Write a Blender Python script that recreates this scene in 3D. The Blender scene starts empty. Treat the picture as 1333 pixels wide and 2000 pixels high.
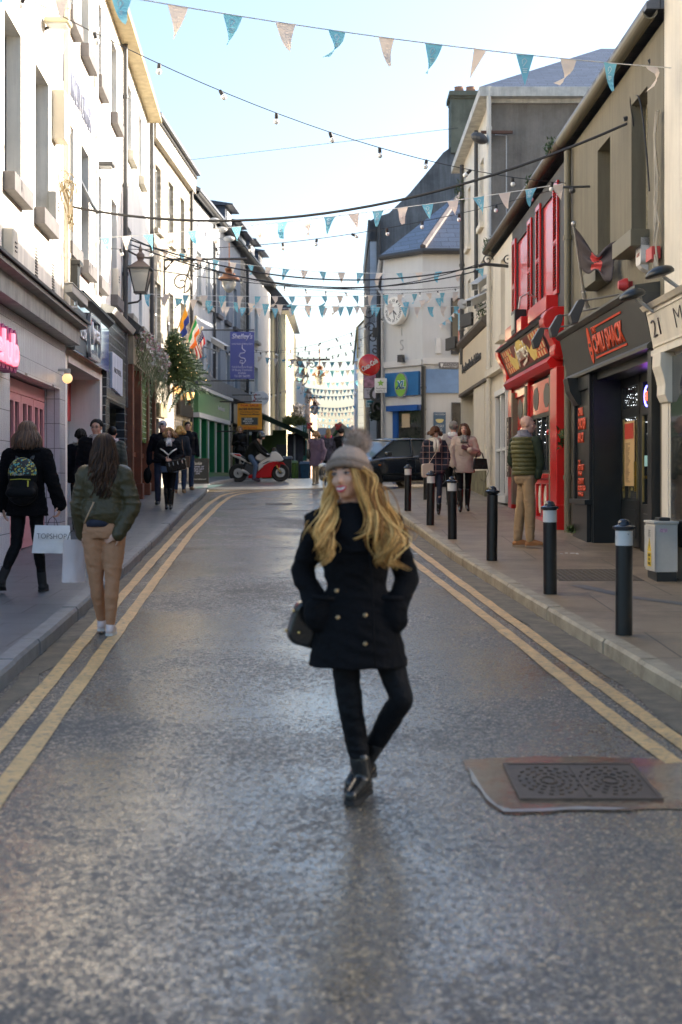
import bpy,bmesh,math,random
import numpy as np
from mathutils import Vector,Matrix,Euler
SC=bpy.context.scene
COL=SC.collection
R=math.radians
F=2777.8
EYE=1.74
cam_d=bpy.data.cameras.new('camera')
cam_d.lens=50;cam_d.sensor_fit='VERTICAL';cam_d.sensor_height=36;cam_d.sensor_width=24
cam_d.shift_y=-0.034
cam_d.clip_start=0.05;cam_d.clip_end=6000
cam_d.dof.use_dof=True;cam_d.dof.focus_distance=19.0;cam_d.dof.aperture_fstop=2.6
cam=bpy.data.objects.new('camera',cam_d);COL.objects.link(cam)
cam.location=(0,0,EYE);cam.rotation_euler=(R(90),0,0)
SC.camera=cam
WB=(1.10,.975,.86)
SUN_EL,SUN_AZ=19.0,68.0
world=bpy.data.worlds.new("World");SC.world=world;world.use_nodes=True
wn=world.node_tree
for n in list(wn.nodes):wn.nodes.remove(n)
sky=wn.nodes.new('ShaderNodeTexSky');sky.sky_type='NISHITA';sky.sun_disc=False
sky.sun_elevation=R(SUN_EL);sky.sun_rotation=R(SUN_AZ)
sky.air_density=1.0;sky.dust_density=3.3;sky.ozone_density=4.0
bg=wn.nodes.new('ShaderNodeBackground');bg.inputs[1].default_value=0.15
wo=wn.nodes.new('ShaderNodeOutputWorld')
wb=wn.nodes.new('ShaderNodeVectorMath');wb.operation='MULTIPLY';wb.inputs[1].default_value=WB;wn.links.new(sky.outputs[0],wb.inputs[0]);wn.links.new(wb.outputs[0],bg.inputs[0]);wn.links.new(bg.outputs[0],wo.inputs[0])
sl=bpy.data.lights.new('sun','SUN');sl.energy=5.0;sl.angle=R(0.5);sl.color=(1,.90,.76)
sun=bpy.data.objects.new('sun',sl);COL.objects.link(sun)
sd=Vector((math.sin(R(SUN_AZ))*math.cos(R(SUN_EL)),math.cos(R(SUN_AZ))*math.cos(R(SUN_EL)),math.sin(R(SUN_EL))))
sun.rotation_euler=sd.to_track_quat('Z','Y').to_euler()
SC.view_settings.view_transform='Standard';SC.view_settings.look='None'
SC.view_settings.gamma=1;SC.view_settings.exposure=1.85
SC.cycles.use_denoising=True
SC.cycles.max_bounces=6;SC.cycles.diffuse_bounces=5;SC.cycles.glossy_bounces=3
SC.cycles.transmission_bounces=4;SC.cycles.caustics_reflective=False;SC.cycles.caustics_refractive=False
def hexc(h):
 h=h.lstrip('#');o=[]
 for i in(0,2,4):
  c=int(h[i:i+2],16)/255
  o.append(c/12.92 if c<=.04045 else((c+.055)/1.055)**2.4)
 return tuple(o)
SLOPE=0.0349
def G(Y):
 if Y<46:return SLOPE*Y
 if Y<50:
  t=Y-46;return SLOPE*(46+t-t*t/8)
 return SLOPE*48
PV=0.12
def GP(Y):return G(Y)+PV
def X_(px,Y):return(px-666.5)*Y/F
def Z_(py,Y):return EYE+(932-py)*Y/F
MATS={}
def nd(nt,t,**kw):
 n=nt.nodes.new('ShaderNode'+t)
 for k,v in kw.items():setattr(n,k,v)
 return n
def mat(name,col,rough=.7,metal=0,var=.12,vs=3.0,bump=0,bs=40,streak=0,dirt=None,spec=.5,
emit=None,es=1,coat=0,brick=None,trans=0,ss=None):
 """procedural principled material; brick=(axis, w, h, mortar, mortar colour, colour2)"""
 if name in MATS:return MATS[name]
 if isinstance(col,str):col=hexc(col)
 m=bpy.data.materials.new(name);m.use_nodes=True;nt=m.node_tree
 b=nt.nodes['Principled BSDF']
 b.inputs['Roughness'].default_value=rough;b.inputs['Metallic'].default_value=metal
 b.inputs['Specular IOR Level'].default_value=spec
 if coat:b.inputs['Coat Weight'].default_value=coat;b.inputs['Coat Roughness'].default_value=.05
 if trans:b.inputs['Transmission Weight'].default_value=trans
 if emit is not None:
  b.inputs['Emission Color'].default_value=(*(hexc(emit)if isinstance(emit,str)else emit),1)
  b.inputs['Emission Strength'].default_value=es
 L=nt.links.new
 geo=nd(nt,'NewGeometry')
 cur=None
 rgb=nd(nt,'RGB');rgb.outputs[0].default_value=(*col,1);cur=rgb.outputs[0]
 bfac=None
 if brick:
  ax,bw,bh,mo,mc,c2=brick[:6]
  sep=nd(nt,'SeparateXYZ');L(geo.outputs['Position'],sep.inputs[0])
  cmb=nd(nt,'CombineXYZ')
  a,c={'yz':(1,2),'xz':(0,2),'xy':(0,1)}[ax]
  L(sep.outputs[a],cmb.inputs[0]);L(sep.outputs[c],cmb.inputs[1])
  bt=nd(nt,'TexBrick');bt.offset=brick[6]if len(brick)>6 else.5;L(cmb.outputs[0],bt.inputs[0])
  bt.inputs['Color1'].default_value=(*col,1);bt.inputs['Color2'].default_value=(*(c2 or col),1)
  bt.inputs['Mortar'].default_value=(*mc,1);bt.inputs['Scale'].default_value=1
  bt.inputs['Mortar Size'].default_value=mo;bt.inputs['Brick Width'].default_value=bw
  bt.inputs['Row Height'].default_value=bh;bt.inputs['Mortar Smooth'].default_value=.1
  cur=bt.outputs[0];bfac=bt.outputs[1]
 if var or streak:
  no=nd(nt,'TexNoise');no.inputs['Scale'].default_value=vs;no.inputs['Detail'].default_value=8
  no.inputs['Roughness'].default_value=.65
  L(geo.outputs['Position'],no.inputs[0])
  mr=nd(nt,'MapRange');mr.inputs[1].default_value=.3;mr.inputs[2].default_value=.7
  mr.inputs[3].default_value=1-var;mr.inputs[4].default_value=1+var*.6
  L(no.outputs[0],mr.inputs[0])
  fac=mr.outputs[0]
  if streak:
   mp=nd(nt,'Mapping');mp.inputs['Scale'].default_value=(4.5,4.5,.35)
   L(geo.outputs['Position'],mp.inputs[0])
   n2=nd(nt,'TexNoise');n2.inputs['Scale'].default_value=1.3;n2.inputs['Detail'].default_value=9
   n2.inputs['Roughness'].default_value=.7
   L(mp.outputs[0],n2.inputs[0])
   m2=nd(nt,'MapRange');m2.inputs[1].default_value=.42;m2.inputs[2].default_value=.72
   m2.inputs[3].default_value=1;m2.inputs[4].default_value=1-streak
   L(n2.outputs[0],m2.inputs[0])
   mm=nd(nt,'Math',operation='MULTIPLY');L(fac,mm.inputs[0]);L(m2.outputs[0],mm.inputs[1]);fac=mm.outputs[0]
  vm=nd(nt,'VectorMath',operation='SCALE');L(cur,vm.inputs[0]);L(fac,vm.inputs['Scale']);cur=vm.outputs[0]
 if dirt:
  n3=nd(nt,'TexNoise');n3.inputs['Scale'].default_value=dirt[1];n3.inputs['Detail'].default_value=10
  n3.inputs['Roughness'].default_value=.75
  L(geo.outputs['Position'],n3.inputs[0])
  m3=nd(nt,'MapRange');m3.inputs[1].default_value=dirt[2];m3.inputs[2].default_value=dirt[3]
  L(n3.outputs[0],m3.inputs[0])
  mx=nd(nt,'Mix',data_type='RGBA');L(m3.outputs[0],mx.inputs[0]);L(cur,mx.inputs[6])
  mx.inputs[7].default_value=(*(hexc(dirt[0])if isinstance(dirt[0],str)else dirt[0]),1);cur=mx.outputs[2]
 L(cur,b.inputs['Base Color'])
 if bump or bfac is not None:
  bp=nd(nt,'Bump');bp.inputs['Strength'].default_value=min(1,bump or.5);bp.inputs['Distance'].default_value=.01
  nb=nd(nt,'TexNoise');nb.inputs['Scale'].default_value=bs;nb.inputs['Detail'].default_value=6
  L(geo.outputs['Position'],nb.inputs[0])
  h=nb.outputs[0]
  if bfac is not None:
   sb=nd(nt,'Math',operation='MULTIPLY_ADD');L(bfac,sb.inputs[0]);sb.inputs[1].default_value=-1.5;L(h,sb.inputs[2]);h=sb.outputs[0]
  L(h,bp.inputs['Height']);L(bp.outputs[0],b.inputs['Normal'])
 MATS[name]=m
 return m
WL={}
def link(o):COL.objects.link(o);return o
def root(name,label=None,cat=None,loc=(0,0,0),group=None,kind=None):
 o=link(bpy.data.objects.new(name,None));o.location=loc;o.empty_display_size=.1
 WL[o.name]=Vector(loc);tag(o,label,cat,group,kind);return o
def tag(o,label=None,cat=None,group=None,kind=None):
 if label:o['label']=label
 if cat:o['category']=cat
 if group:o['group']=group
 if kind:o['kind']=kind
 return o
def obj(name,me,mats,parent=None,smooth=False,bevel=0,label=None,autos=False):
 """me: MB or Mesh in world coordinates"""
 if isinstance(me,MB):me=me.mesh(name)
 if not isinstance(mats,(list,tuple)):mats=[mats]
 for m in mats:me.materials.append(m)
 o=link(bpy.data.objects.new(name,me))
 w=Vector((0,0,0))
 if parent is not None:
  w=WL[parent.name];o.parent=parent
  if w.length>0:me.transform(Matrix.Translation(-w))
 WL[o.name]=w
 if smooth:
  me.polygons.foreach_set('use_smooth',[True]*len(me.polygons))
  if smooth=='a':
   try:me.set_sharp_from_angle(angle=R(40))
   except Exception:pass
 if bevel:
  bv=o.modifiers.new('bevel','BEVEL');bv.width=bevel;bv.segments=2;bv.limit_method='ANGLE'
 if label:o['label']=label
 return o
def struct(name,me,mats,**k):
 o=obj(name,me,mats,**k);o['kind']='structure';return o
def copy_tree(o,parent=None,name=None):
 c=o.copy();link(c);WL[c.name]=WL[o.name]
 if parent is not None:c.parent=parent
 for ch in list(o.children):copy_tree(ch,c)
 return c
class Fr:
 """local frame: u along, v up, w out of the face"""
 def __init__(s,O,U,N=None,V=(0,0,1)):
  s.O=Vector(O);s.U=Vector(U).normalized();s.V=Vector(V).normalized()
  s.N=Vector(N).normalized()if N is not None else s.U.cross(s.V).normalized()
 def P(s,u,v,w):return s.O+s.U*u+s.V*v+s.N*w
 def sub(s,u,v,w,tilt=0):
  f=Fr(s.P(u,v,w),s.U,s.N,s.V)
  if tilt:
   q=Matrix.Rotation(tilt,3,s.U);f.N=q@s.N;f.V=q@s.V
  return f
ID=Fr((0,0,0),(1,0,0),(0,1,0))
class MB:
 def __init__(s,fr=None):s.v=[];s.f=[];s.mi=[];s.fr=fr;s.cur=0
 def m(s,i):s.cur=i;return s
 def add(s,V,Fc,fr=None):
  fr=fr or s.fr;n=len(s.v)
  if fr is None:s.v+=[Vector(p)for p in V]
  else:s.v+=[fr.P(*p)for p in V]
  s.f+=[tuple(n+i for i in f)for f in Fc];s.mi+=[s.cur]*len(Fc);return s
 def box(s,a0,a1,b0,b1,c0,c1,fr=None):
  V=[(a,b,c)for a in(a0,a1)for b in(b0,b1)for c in(c0,c1)]
  return s.add(V,[(0,1,3,2),(4,6,7,5),(0,4,5,1),(2,3,7,6),(0,2,6,4),(1,5,7,3)],fr)
 def quad(s,*P,fr=None):return s.add(P,[tuple(range(len(P)))],fr)
 def prism(s,poly,c0,c1,fr=None):
  """polygon in (u,v), extruded from w=c0 to c1"""
  n=len(poly);V=[(p[0],p[1],c0)for p in poly]+[(p[0],p[1],c1)for p in poly]
  Fc=[tuple(range(n)),tuple(range(2*n-1,n-1,-1))]+[(i,(i+1)%n,n+(i+1)%n,n+i)for i in range(n)]
  return s.add(V,Fc,fr)
 def prismx(s,poly,c0,c1,fr=None):
  """polygon in (w,v) extruded along u"""
  n=len(poly);V=[(c0,p[1],p[0])for p in poly]+[(c1,p[1],p[0])for p in poly]
  Fc=[tuple(range(n)),tuple(range(2*n-1,n-1,-1))]+[(i,(i+1)%n,n+(i+1)%n,n+i)for i in range(n)]
  return s.add(V,Fc,fr)
 def tube(s,path,r,seg=8,fr=None,caps=True,flat=None):
  P=[Vector(p)for p in path]
  if(fr or s.fr)is not None:P=[(fr or s.fr).P(*p)for p in P]
  n=len(P);rs=r if isinstance(r,(list,tuple))else[r]*n
  V=[];up=None
  for i in range(n):
   t=(P[min(i+1,n-1)]-P[max(i-1,0)])
   if t.length<1e-9:t=Vector((0,0,1))
   t.normalize()
   if up is None:
    up=Vector((0,0,1))if abs(t.z)<.9 else Vector((1,0,0))
   a=(up-t*up.dot(t))
   if a.length<1e-6:a=t.orthogonal()
   a.normalize();up=a;b=t.cross(a)
   for k in range(seg):
    th=2*math.pi*k/seg
    V.append(P[i]+a*(math.cos(th)*rs[i]*(flat or 1))+b*(math.sin(th)*rs[i]))
  Fc=[(i*seg+k,i*seg+(k+1)%seg,(i+1)*seg+(k+1)%seg,(i+1)*seg+k)for i in range(n-1)for k in range(seg)]
  if caps:Fc+=[tuple(range(seg-1,-1,-1)),tuple((n-1)*seg+k for k in range(seg))]
  n0=len(s.v);s.v+=V;s.f+=[tuple(n0+i for i in f)for f in Fc];s.mi+=[s.cur]*len(Fc);return s
 def lathe(s,prof,c=(0,0,0),axis=(0,0,1),seg=16,sx=1,sy=1):
  """prof: (r, h) pairs round axis through c (world coordinates)"""
  ax=Vector(axis).normalized();a=ax.orthogonal().normalized();b=ax.cross(a);c=Vector(c)
  V=[]
  for r,h in prof:
   for k in range(seg):
    th=2*math.pi*k/seg
    V.append(c+ax*h+a*(r*math.cos(th)*sx)+b*(r*math.sin(th)*sy))
  n=len(prof)
  Fc=[(i*seg+k,i*seg+(k+1)%seg,(i+1)*seg+(k+1)%seg,(i+1)*seg+k)for i in range(n-1)for k in range(seg)]
  Fc+=[tuple(range(seg-1,-1,-1)),tuple((n-1)*seg+k for k in range(seg))]
  n0=len(s.v);s.v+=V;s.f+=[tuple(n0+i for i in f)for f in Fc];s.mi+=[s.cur]*len(Fc);return s
 def ball(s,c,r,seg=12,rings=7,R3=None):
  r=r if isinstance(r,(list,tuple))else(r,r,r);c=Vector(c);V=[]
  for i in range(rings+1):
   ph=math.pi*i/rings
   for k in range(seg):
    th=2*math.pi*k/seg
    p=Vector((r[0]*math.sin(ph)*math.cos(th),r[1]*math.sin(ph)*math.sin(th),r[2]*math.cos(ph)))
    if R3 is not None:p=R3@p
    V.append(c+p)
  Fc=[(i*seg+k,i*seg+(k+1)%seg,(i+1)*seg+(k+1)%seg,(i+1)*seg+k)for i in range(rings)for k in range(seg)]
  n0=len(s.v);s.v+=V;s.f+=[tuple(n0+i for i in f)for f in Fc];s.mi+=[s.cur]*len(Fc);return s
 def mesh(s,name='mesh',norm=True):
  me=bpy.data.meshes.new(name);me.from_pydata([tuple(v)for v in s.v],[],s.f)
  me.polygons.foreach_set('material_index',s.mi)
  bm=bmesh.new();bm.from_mesh(me)
  bmesh.ops.remove_doubles(bm,verts=bm.verts,dist=1e-5)
  if norm:bmesh.ops.recalc_face_normals(bm,faces=bm.faces)
  bm.to_mesh(me);bm.free();return me
def text(body,fr,w,h,m,name='lettering',parent=None,depth=.01,shear=0,bold=0,off=0,tracking=1,arc=0,align_keep=False):
 """lettering centred on the origin of frame fr, fitted to w x h (either may be None)"""
 cu=bpy.data.curves.new('t','FONT');cu.body=body;cu.size=1;cu.align_x='CENTER'
 cu.shear=shear;cu.offset=bold;cu.space_character=tracking;cu.resolution_u=4
 o=bpy.data.objects.new('t',cu)
 me=bpy.data.meshes.new_from_object(o)
 co=np.zeros(len(me.vertices)*3,dtype=np.float32);me.vertices.foreach_get('co',co);co=co.reshape(-1,3)
 mn,mx=co.min(0),co.max(0);s=mx-mn
 if w is None:w=h*s[0]/s[1]
 if h is None:h=w*s[1]/s[0]
 co=(co-(mn+mx)/2)/np.maximum(s,1e-6)*np.array([w,h,0])
 bm=bmesh.new();bm.from_mesh(me)
 if depth:
  r=bmesh.ops.extrude_face_region(bm,geom=list(bm.faces))
  nv=len(co)
  top=set(v for v in r['geom']if isinstance(v,bmesh.types.BMVert))
  bm.verts.ensure_lookup_table()
 bm.verts.ensure_lookup_table()
 for v in bm.verts:
  x=(v.co.x-(mn[0]+mx[0])/2)/max(s[0],1e-6)*w;y=(v.co.y-(mn[1]+mx[1])/2)/max(s[1],1e-6)*h
  z=depth if(depth and v in top)else 0
  if arc:y+=arc*(1-(2*x/w)**2)
  v.co=fr.P(x,y,z+off)
 bmesh.ops.recalc_face_normals(bm,faces=bm.faces)
 bm.to_mesh(me);bm.free()
 bpy.data.objects.remove(o);bpy.data.curves.remove(cu)
 me.name=name
 return obj(name,me,m,parent)
class Wall:
 """street wall X = a + m*Y ; side = +1 faces +X (left side of the street), -1 faces -X"""
 def __init__(s,a,m,side):
  s.a,s.m,s.side=a,m,side
  s.k=math.sqrt(1+m*m)
  s.fr=Fr((a,0,0),(m,1,0),Vector((1,-m,0))*side)
 def X(s,Y):return s.a+s.m*Y
 def Y(s,px,w=0):
  return(s.a+w*s.side)/((px-666.5)/F-s.m)
 def P(s,Y,z,w=0):return s.fr.P(Y*s.k,z,w)
 def mb(s):return WMB(s)
 def tf(s,Y,z,w=0,tilt=0):
  U=Vector((s.m,1,0)).normalized()*s.side
  f=Fr(s.P(Y,z,w),U)
  if tilt:
   q=Matrix.Rotation(tilt,3,U);f.V=q@f.V;f.N=q@f.N
  return f
class WMB(MB):
 def __init__(s,wall):super().__init__(wall.fr);s.w=wall
 def bx(s,Y0,Y1,z0,z1,w0,w1):return s.box(Y0*s.w.k,Y1*s.w.k,z0,z1,w0,w1)
def facade(wall,name,m,parent,Y0,Y1,zb,zt,openings=(),reveal=.16,back=7.0,roofed=False):
 mb=wall.mb();k=wall.k
 us=sorted(set([Y0,Y1]+[c for o in openings for c in(o[0],o[1])]))
 vs=sorted(set([zb,zt]+[c for o in openings for c in(o[2],o[3])]))
 for i in range(len(us)-1):
  for j in range(len(vs)-1):
   cu,cv=(us[i]+us[i+1])/2,(vs[j]+vs[j+1])/2
   if any(o[0]<cu<o[1]and o[2]<cv<o[3]for o in openings):continue
   mb.quad((us[i]*k,vs[j],0),(us[i+1]*k,vs[j],0),(us[i+1]*k,vs[j+1],0),(us[i]*k,vs[j+1],0))
 for a,b,c,d in[o[:4]for o in openings]:
  a*=k;b*=k
  for q in(((a,c),(b,c)),((b,c),(b,d)),((b,d),(a,d)),((a,d),(a,c))):
   mb.quad((q[0][0],q[0][1],0),(q[1][0],q[1][1],0),(q[1][0],q[1][1],-reveal-.15),(q[0][0],q[0][1],-reveal-.15))
 a,b=Y0*k,Y1*k
 mb.quad((a,zb,0),(a,zt,0),(a,zt,-back),(a,zb,-back))
 mb.quad((b,zb,0),(b,zt,0),(b,zt,-back),(b,zb,-back))
 mb.quad((a,zb,-back),(b,zb,-back),(b,zt,-back),(a,zt,-back))
 mb.quad((a,zt,0),(b,zt,0),(b,zt,-back),(a,zt,-back))
 return obj(name,mb,m,parent)
def window(wall,parent,Ya,Yb,za,zb,fm,gm,reveal=.16,style='sash',sill=None,sillm=None,sillp=.14,fw=.06,tilt=0):
 mb=wall.mb();d=-reveal
 mb.bx(Ya,Yb,za,za+fw,d,d+.06);mb.bx(Ya,Yb,zb-fw,zb,d,d+.06)
 mb.bx(Ya,Ya+fw,za+fw,zb-fw,d,d+.06);mb.bx(Yb-fw,Yb,za+fw,zb-fw,d,d+.06)
 mz=(za+zb)/2
 if style=='sash':mb.bx(Ya+fw,Yb-fw,mz-.025,mz+.025,d+.005,d+.055)
 if style=='cross':
  mb.bx(Ya+fw,Yb-fw,mz-.025,mz+.025,d+.005,d+.055)
  mb.bx((Ya+Yb)/2-.02,(Ya+Yb)/2+.02,za+fw,zb-fw,d+.008,d+.05)
 if style=='top':mb.bx(Ya+fw,Yb-fw,zb-.45,zb-.4,d+.005,d+.055)
 f=obj('window',mb,fm,parent)
 g=wall.mb();g.bx(Ya+fw*.6,Yb-fw*.6,za+fw*.6,zb-fw*.6,d+.012,d+.022);obj('pane',g,gm,f)
 if sill:
  s=wall.mb();s.bx(Ya-.1,Yb+.1,za-sill,za-.003,-.05,sillp);obj('sill',s,sillm,f,bevel=.006)
 return f
def interp(pts):
 xs=[p[0]for p in pts];ys=[p[1]for p in pts]
 return lambda y:float(np.interp(y,xs,ys))
KL=interp([(-12,-1.75),(5,-2.08),(9.4,-2.25),(12.3,-2.35),(17.1,-2.56),(22,-2.78),(27.2,-3.05),(30,-3.2),(36,-3.45),(39.6,-3.68),(41.5,-3.8),(44,-3.62),(45.4,-3.35),(47.5,-3.0)])
KR=interp([(-12,3.0),(5,2.38),(8.95,2.15),(14.2,1.75),(18.6,1.46),(23.5,1.24),(26,1.13),(32,1.02),(35.5,1.04),(36.6,1.12),(37.4,1.32),(38,1.65),(38.4,2.1),(38.9,3.2),(39.6,5.2),(41,12)])
def road_material():
 m=bpy.data.materials.new('wet_asphalt');m.use_nodes=True;nt=m.node_tree;b=nt.nodes['Principled BSDF'];L=nt.links.new
 geo=nd(nt,'NewGeometry')
 def noi(scale,det=4,rough=.6,vec=None):
  n=nd(nt,'TexNoise');n.inputs['Scale'].default_value=scale;n.inputs['Detail'].default_value=det
  n.inputs['Roughness'].default_value=rough;L(vec or geo.outputs['Position'],n.inputs[0]);return n.outputs[0]
 def mr(x,a,b_,c,d):
  n=nd(nt,'MapRange');L(x,n.inputs[0])
  for i,v in enumerate((a,b_,c,d)):n.inputs[i+1].default_value=v
  return n.outputs[0]
 def math_(op,x,y):
  n=nd(nt,'Math',operation=op)
  for i,v in enumerate((x,y)):
   if isinstance(v,(int,float)):n.inputs[i].default_value=v
   else:L(v,n.inputs[i])
  return n.outputs[0]
 grain=noi(22,7,.72);fine=noi(120,3,.6);big=noi(.55,5,.62)
 vo=nd(nt,'TexVoronoi');vo.inputs['Scale'].default_value=88;L(geo.outputs['Position'],vo.inputs[0])
 sc_=nd(nt,'SeparateColor');L(vo.outputs['Color'],sc_.inputs[0]);c_r,c_g,c_b=sc_.outputs
 lvl=math_('ADD',math_('MULTIPLY',c_r,.34),math_('MULTIPLY',grain,1.0))
 lvl=math_('ADD',lvl,math_('MULTIPLY',math_('SUBTRACT',big,.5),.85))
 pits=mr(lvl,.60,.67,1,0)
 c1=nd(nt,'Mix',data_type='RGBA');L(c_b,c1.inputs[0])
 c1.inputs[6].default_value=(.05,.040,.030,1);c1.inputs[7].default_value=(.26,.20,.13,1)
 c2=nd(nt,'Mix',data_type='RGBA');L(mr(c_g,.88,.90,0,1),c2.inputs[0]);L(c1.outputs[2],c2.inputs[6]);c2.inputs[7].default_value=(.50,.36,.20,1)
 c3=nd(nt,'Mix',data_type='RGBA');L(math_('MULTIPLY',pits,.85),c3.inputs[0]);L(c2.outputs[2],c3.inputs[6]);c3.inputs[7].default_value=(.022,.020,.019,1)
 L(c3.outputs[2],b.inputs['Base Color'])
 wet=math_('ADD',mr(big,.36,.60,.30,.05),math_('MULTIPLY',c_g,.12))
 L(math_('ADD',wet,math_('MULTIPLY',pits,.40)),b.inputs['Roughness'])
 b.inputs['IOR'].default_value=1.9
 h=math_('ADD',math_('MULTIPLY',pits,-1.0),math_('MULTIPLY',fine,.25))
 h=math_('ADD',h,math_('MULTIPLY',c_b,.30));h=math_('ADD',h,math_('MULTIPLY',vo.outputs['Distance'],-.35))
 bp=nd(nt,'Bump');bp.inputs['Strength'].default_value=.42;bp.inputs['Distance'].default_value=.005
 L(h,bp.inputs['Height']);L(bp.outputs[0],b.inputs['Normal'])
 return m
ROAD=road_material()
M_ground=mat('ground_earth',(.10,.095,.085),.9)
M_cob=mat('wet_cobbles',(.16,.155,.15),.28,brick=('xy',.24,.13,.012,(.05,.05,.05),(.23,.22,.21)),bump=.6,bs=30,var=.35,vs=2)
M_paveL=mat('blue_grey_flags',(.10,.108,.115),.42,brick=('xy',.62,.62,.007,(.04,.04,.045),(.13,.138,.145)),bump=.35,bs=120,var=.3,vs=1.6)
M_paveR=mat('brown_wet_pavement',(.25,.185,.115),.5,brick=('xy',1.6,1.25,.008,(.10,.075,.05),(.27,.21,.145)),bump=.4,bs=90,var=.35,vs=1.2,dirt=((.12,.09,.065),1.6,.5,.74))
M_kerbL=mat('kerb_granite_grey',(.2,.2,.2),.5,var=.3,vs=7,bump=.4,bs=70)
M_kerbR=mat('kerb_concrete_tan',(.36,.30,.21),.6,var=.3,vs=5,bump=.4,bs=60,dirt=((.13,.10,.06),3,.5,.75))
M_line=mat('yellow_road_paint',(.64,.40,.16),.5,var=.3,vs=5,bump=.5,bs=60,dirt=((.20,.15,.10),22,.50,.64))
def sheet(Ys,fl,fr_,dz,nx=1,zf=G):
 mb=MB()
 for j,y in enumerate(Ys):
  a,b=fl(y),fr_(y)
  for i in range(nx+1):mb.v.append(Vector((a+(b-a)*i/nx,y,zf(y)+dz)))
 for j in range(len(Ys)-1):
  for i in range(nx):
   q=j*(nx+1)+i;mb.f.append((q,q+1,q+nx+2,q+nx+1));mb.mi.append(0)
 return mb
YS=[-12,-6,0]+[1.5*i for i in range(1,31)]+[46,46.7,47.4,48.1,48.8,49.4,50,55,150]
struct('ground',sheet(YS+[600,3000],lambda y:-900,lambda y:900,-.03,2),M_ground)
struct('road',sheet(YS,lambda y:-5.4,lambda y:22,.004,4),ROAD)
cob=MB();yf=lambda x:39.5+1.1*(max(0,x+4)/5.6)**1.5*2.0
xs=[-5.2+.4*i for i in range(18)]
for x in xs:
 y0=yf(x);yy=sorted([y0+t*(46-y0)for t in(0,.3,.6)]+[46,47,48,49,50,60,150])
 for y in yy:cob.v.append(Vector((x,y,G(y)+.012)))
n=10
for i in range(len(xs)-1):
 for j in range(n-1):cob.f.append((i*n+j,(i+1)*n+j,(i+1)*n+j+1,i*n+j+1));cob.mi.append(0)
struct('cobbled_street',cob,M_cob)
# kerbs, stone by stone
def kerb(K,side,Y0,Y1,m,L_=.92,name='kerb'):
 mb=MB();y=Y0;rnd=random.Random(4)
 while y<Y1:
  l=L_*rnd.uniform(.9,1.1);y2=min(y+l,Y1);a,b=Vector((K(y),y)),Vector((K(y2),y2))
  t=(b-a)
  if t.length<1e-3:break
  if t.length>1.4*L_:y2=y+(y2-y)*L_/t.length;b=Vector((K(y2),y2));t=b-a
  t.normalize();nn=Vector((t.y,-t.x))*(-side)
  nn=Vector((-t.y,t.x))if side<0 else Vector((t.y,-t.x))
  j=rnd.uniform(-.006,.006);w=.14
  a2=a+t*.009;b2=b-t*.009;zj=rnd.uniform(-.003,.003)
  prof=[(j,-.08),(j,PV-.022+zj),(j+.018,PV+.004+zj),(w,PV+.004+zj),(w,-.08)]
  V=[(a2.x+nn.x*p,a2.y+nn.y*p,G(a2.y)+q)for p,q in prof]+[(b2.x+nn.x*p,b2.y+nn.y*p,G(b2.y)+q)for p,q in prof]
  mb.add(V,[(0,1,2,3,4),(9,8,7,6,5)]+[(i,(i+1)%5,5+(i+1)%5,5+i)for i in range(5)])
  y=y2
 struct(name,mb,m)
kerb(KL,-1,3.5,47.4,M_kerbL)
kerb(KR,1,3.5,40.9,M_kerbR)
struct('pavement',sheet(YS[:-8]+[46,46.7,47.4],lambda y:-8.5,lambda y:KL(y)-.12,PV),M_paveL)
ysr=[y for y in YS if y<33]+[33+.4*i for i in range(0,20)]
struct('pavement',sheet(ysr,lambda y:KR(y)+.12,lambda y:30,PV),M_paveR)
def ribbon(pts,w,dz,m,name='road_marking',jag=0,zf=G,step=.35):
 P=[]
 for(x0,y0),(x1,y1)in zip(pts[:-1],pts[1:]):
  n=max(1,int(math.hypot(x1-x0,y1-y0)/step))
  P+=[Vector((x0+(x1-x0)*i/n,y0+(y1-y0)*i/n))for i in range(n)]
 P.append(Vector(pts[-1]));rnd=random.Random(int(abs(pts[0][0])*1000))
 V=[];n=len(P)
 for i,p in enumerate(P):
  t=(P[min(i+1,n-1)]-P[max(0,i-1)]).normalized();nn=Vector((t.y,-t.x))
  for s in(-1,1):
   q=p+nn*s*(w/2+rnd.uniform(-jag,jag));V.append((q.x,q.y,zf(q.y)+dz))
 mb=MB();mb.add(V,[(2*i,2*i+1,2*i+3,2*i+2)for i in range(n-1)])
 return struct(name,mb,m)
ribbon([(-1.30,2.0),(-1.615,6.73),(-1.957,13.24),(-2.2,18.0),(-2.468,23.6),(-2.74,32.2),(-2.77,35.2),(-2.72,36.4),(-2.6,37.3),(-2.42,38.0),(-2.18,38.6),(-1.86,39.15),(-1.5,39.6),(-.75,40.3),(0,40.9)],.105,.010,M_line,jag=.005)
ribbon([(-1.56,2.0),(-1.88,7.85),(-2.13,12.2),(-2.42,18),(-2.69,23.8),(-3.0,32.2),(-3.04,35.9),(-2.98,37),(-2.85,37.8),(-2.65,38.5),(-2.3,39.1),(-1.86,39.65),(-1.3,40.2),(-.6,40.8)],.105,.010,M_line,jag=.005)
ribbon([(2.1,4.6),(1.97,6.4),(1.819,8.55),(1.664,10.86),(1.281,16.7),(.986,21.7),(.84,26),(.74,30),(.72,34)],.105,.010,M_line,jag=.006)
ribbon([(1.72,7.33),(1.618,8.55),(1.445,11.3),(1.155,15.4),(.913,18.6),(.72,22.5),(.58,26),(.48,30),(.46,34)],.105,.010,M_line,jag=.006)
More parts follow.
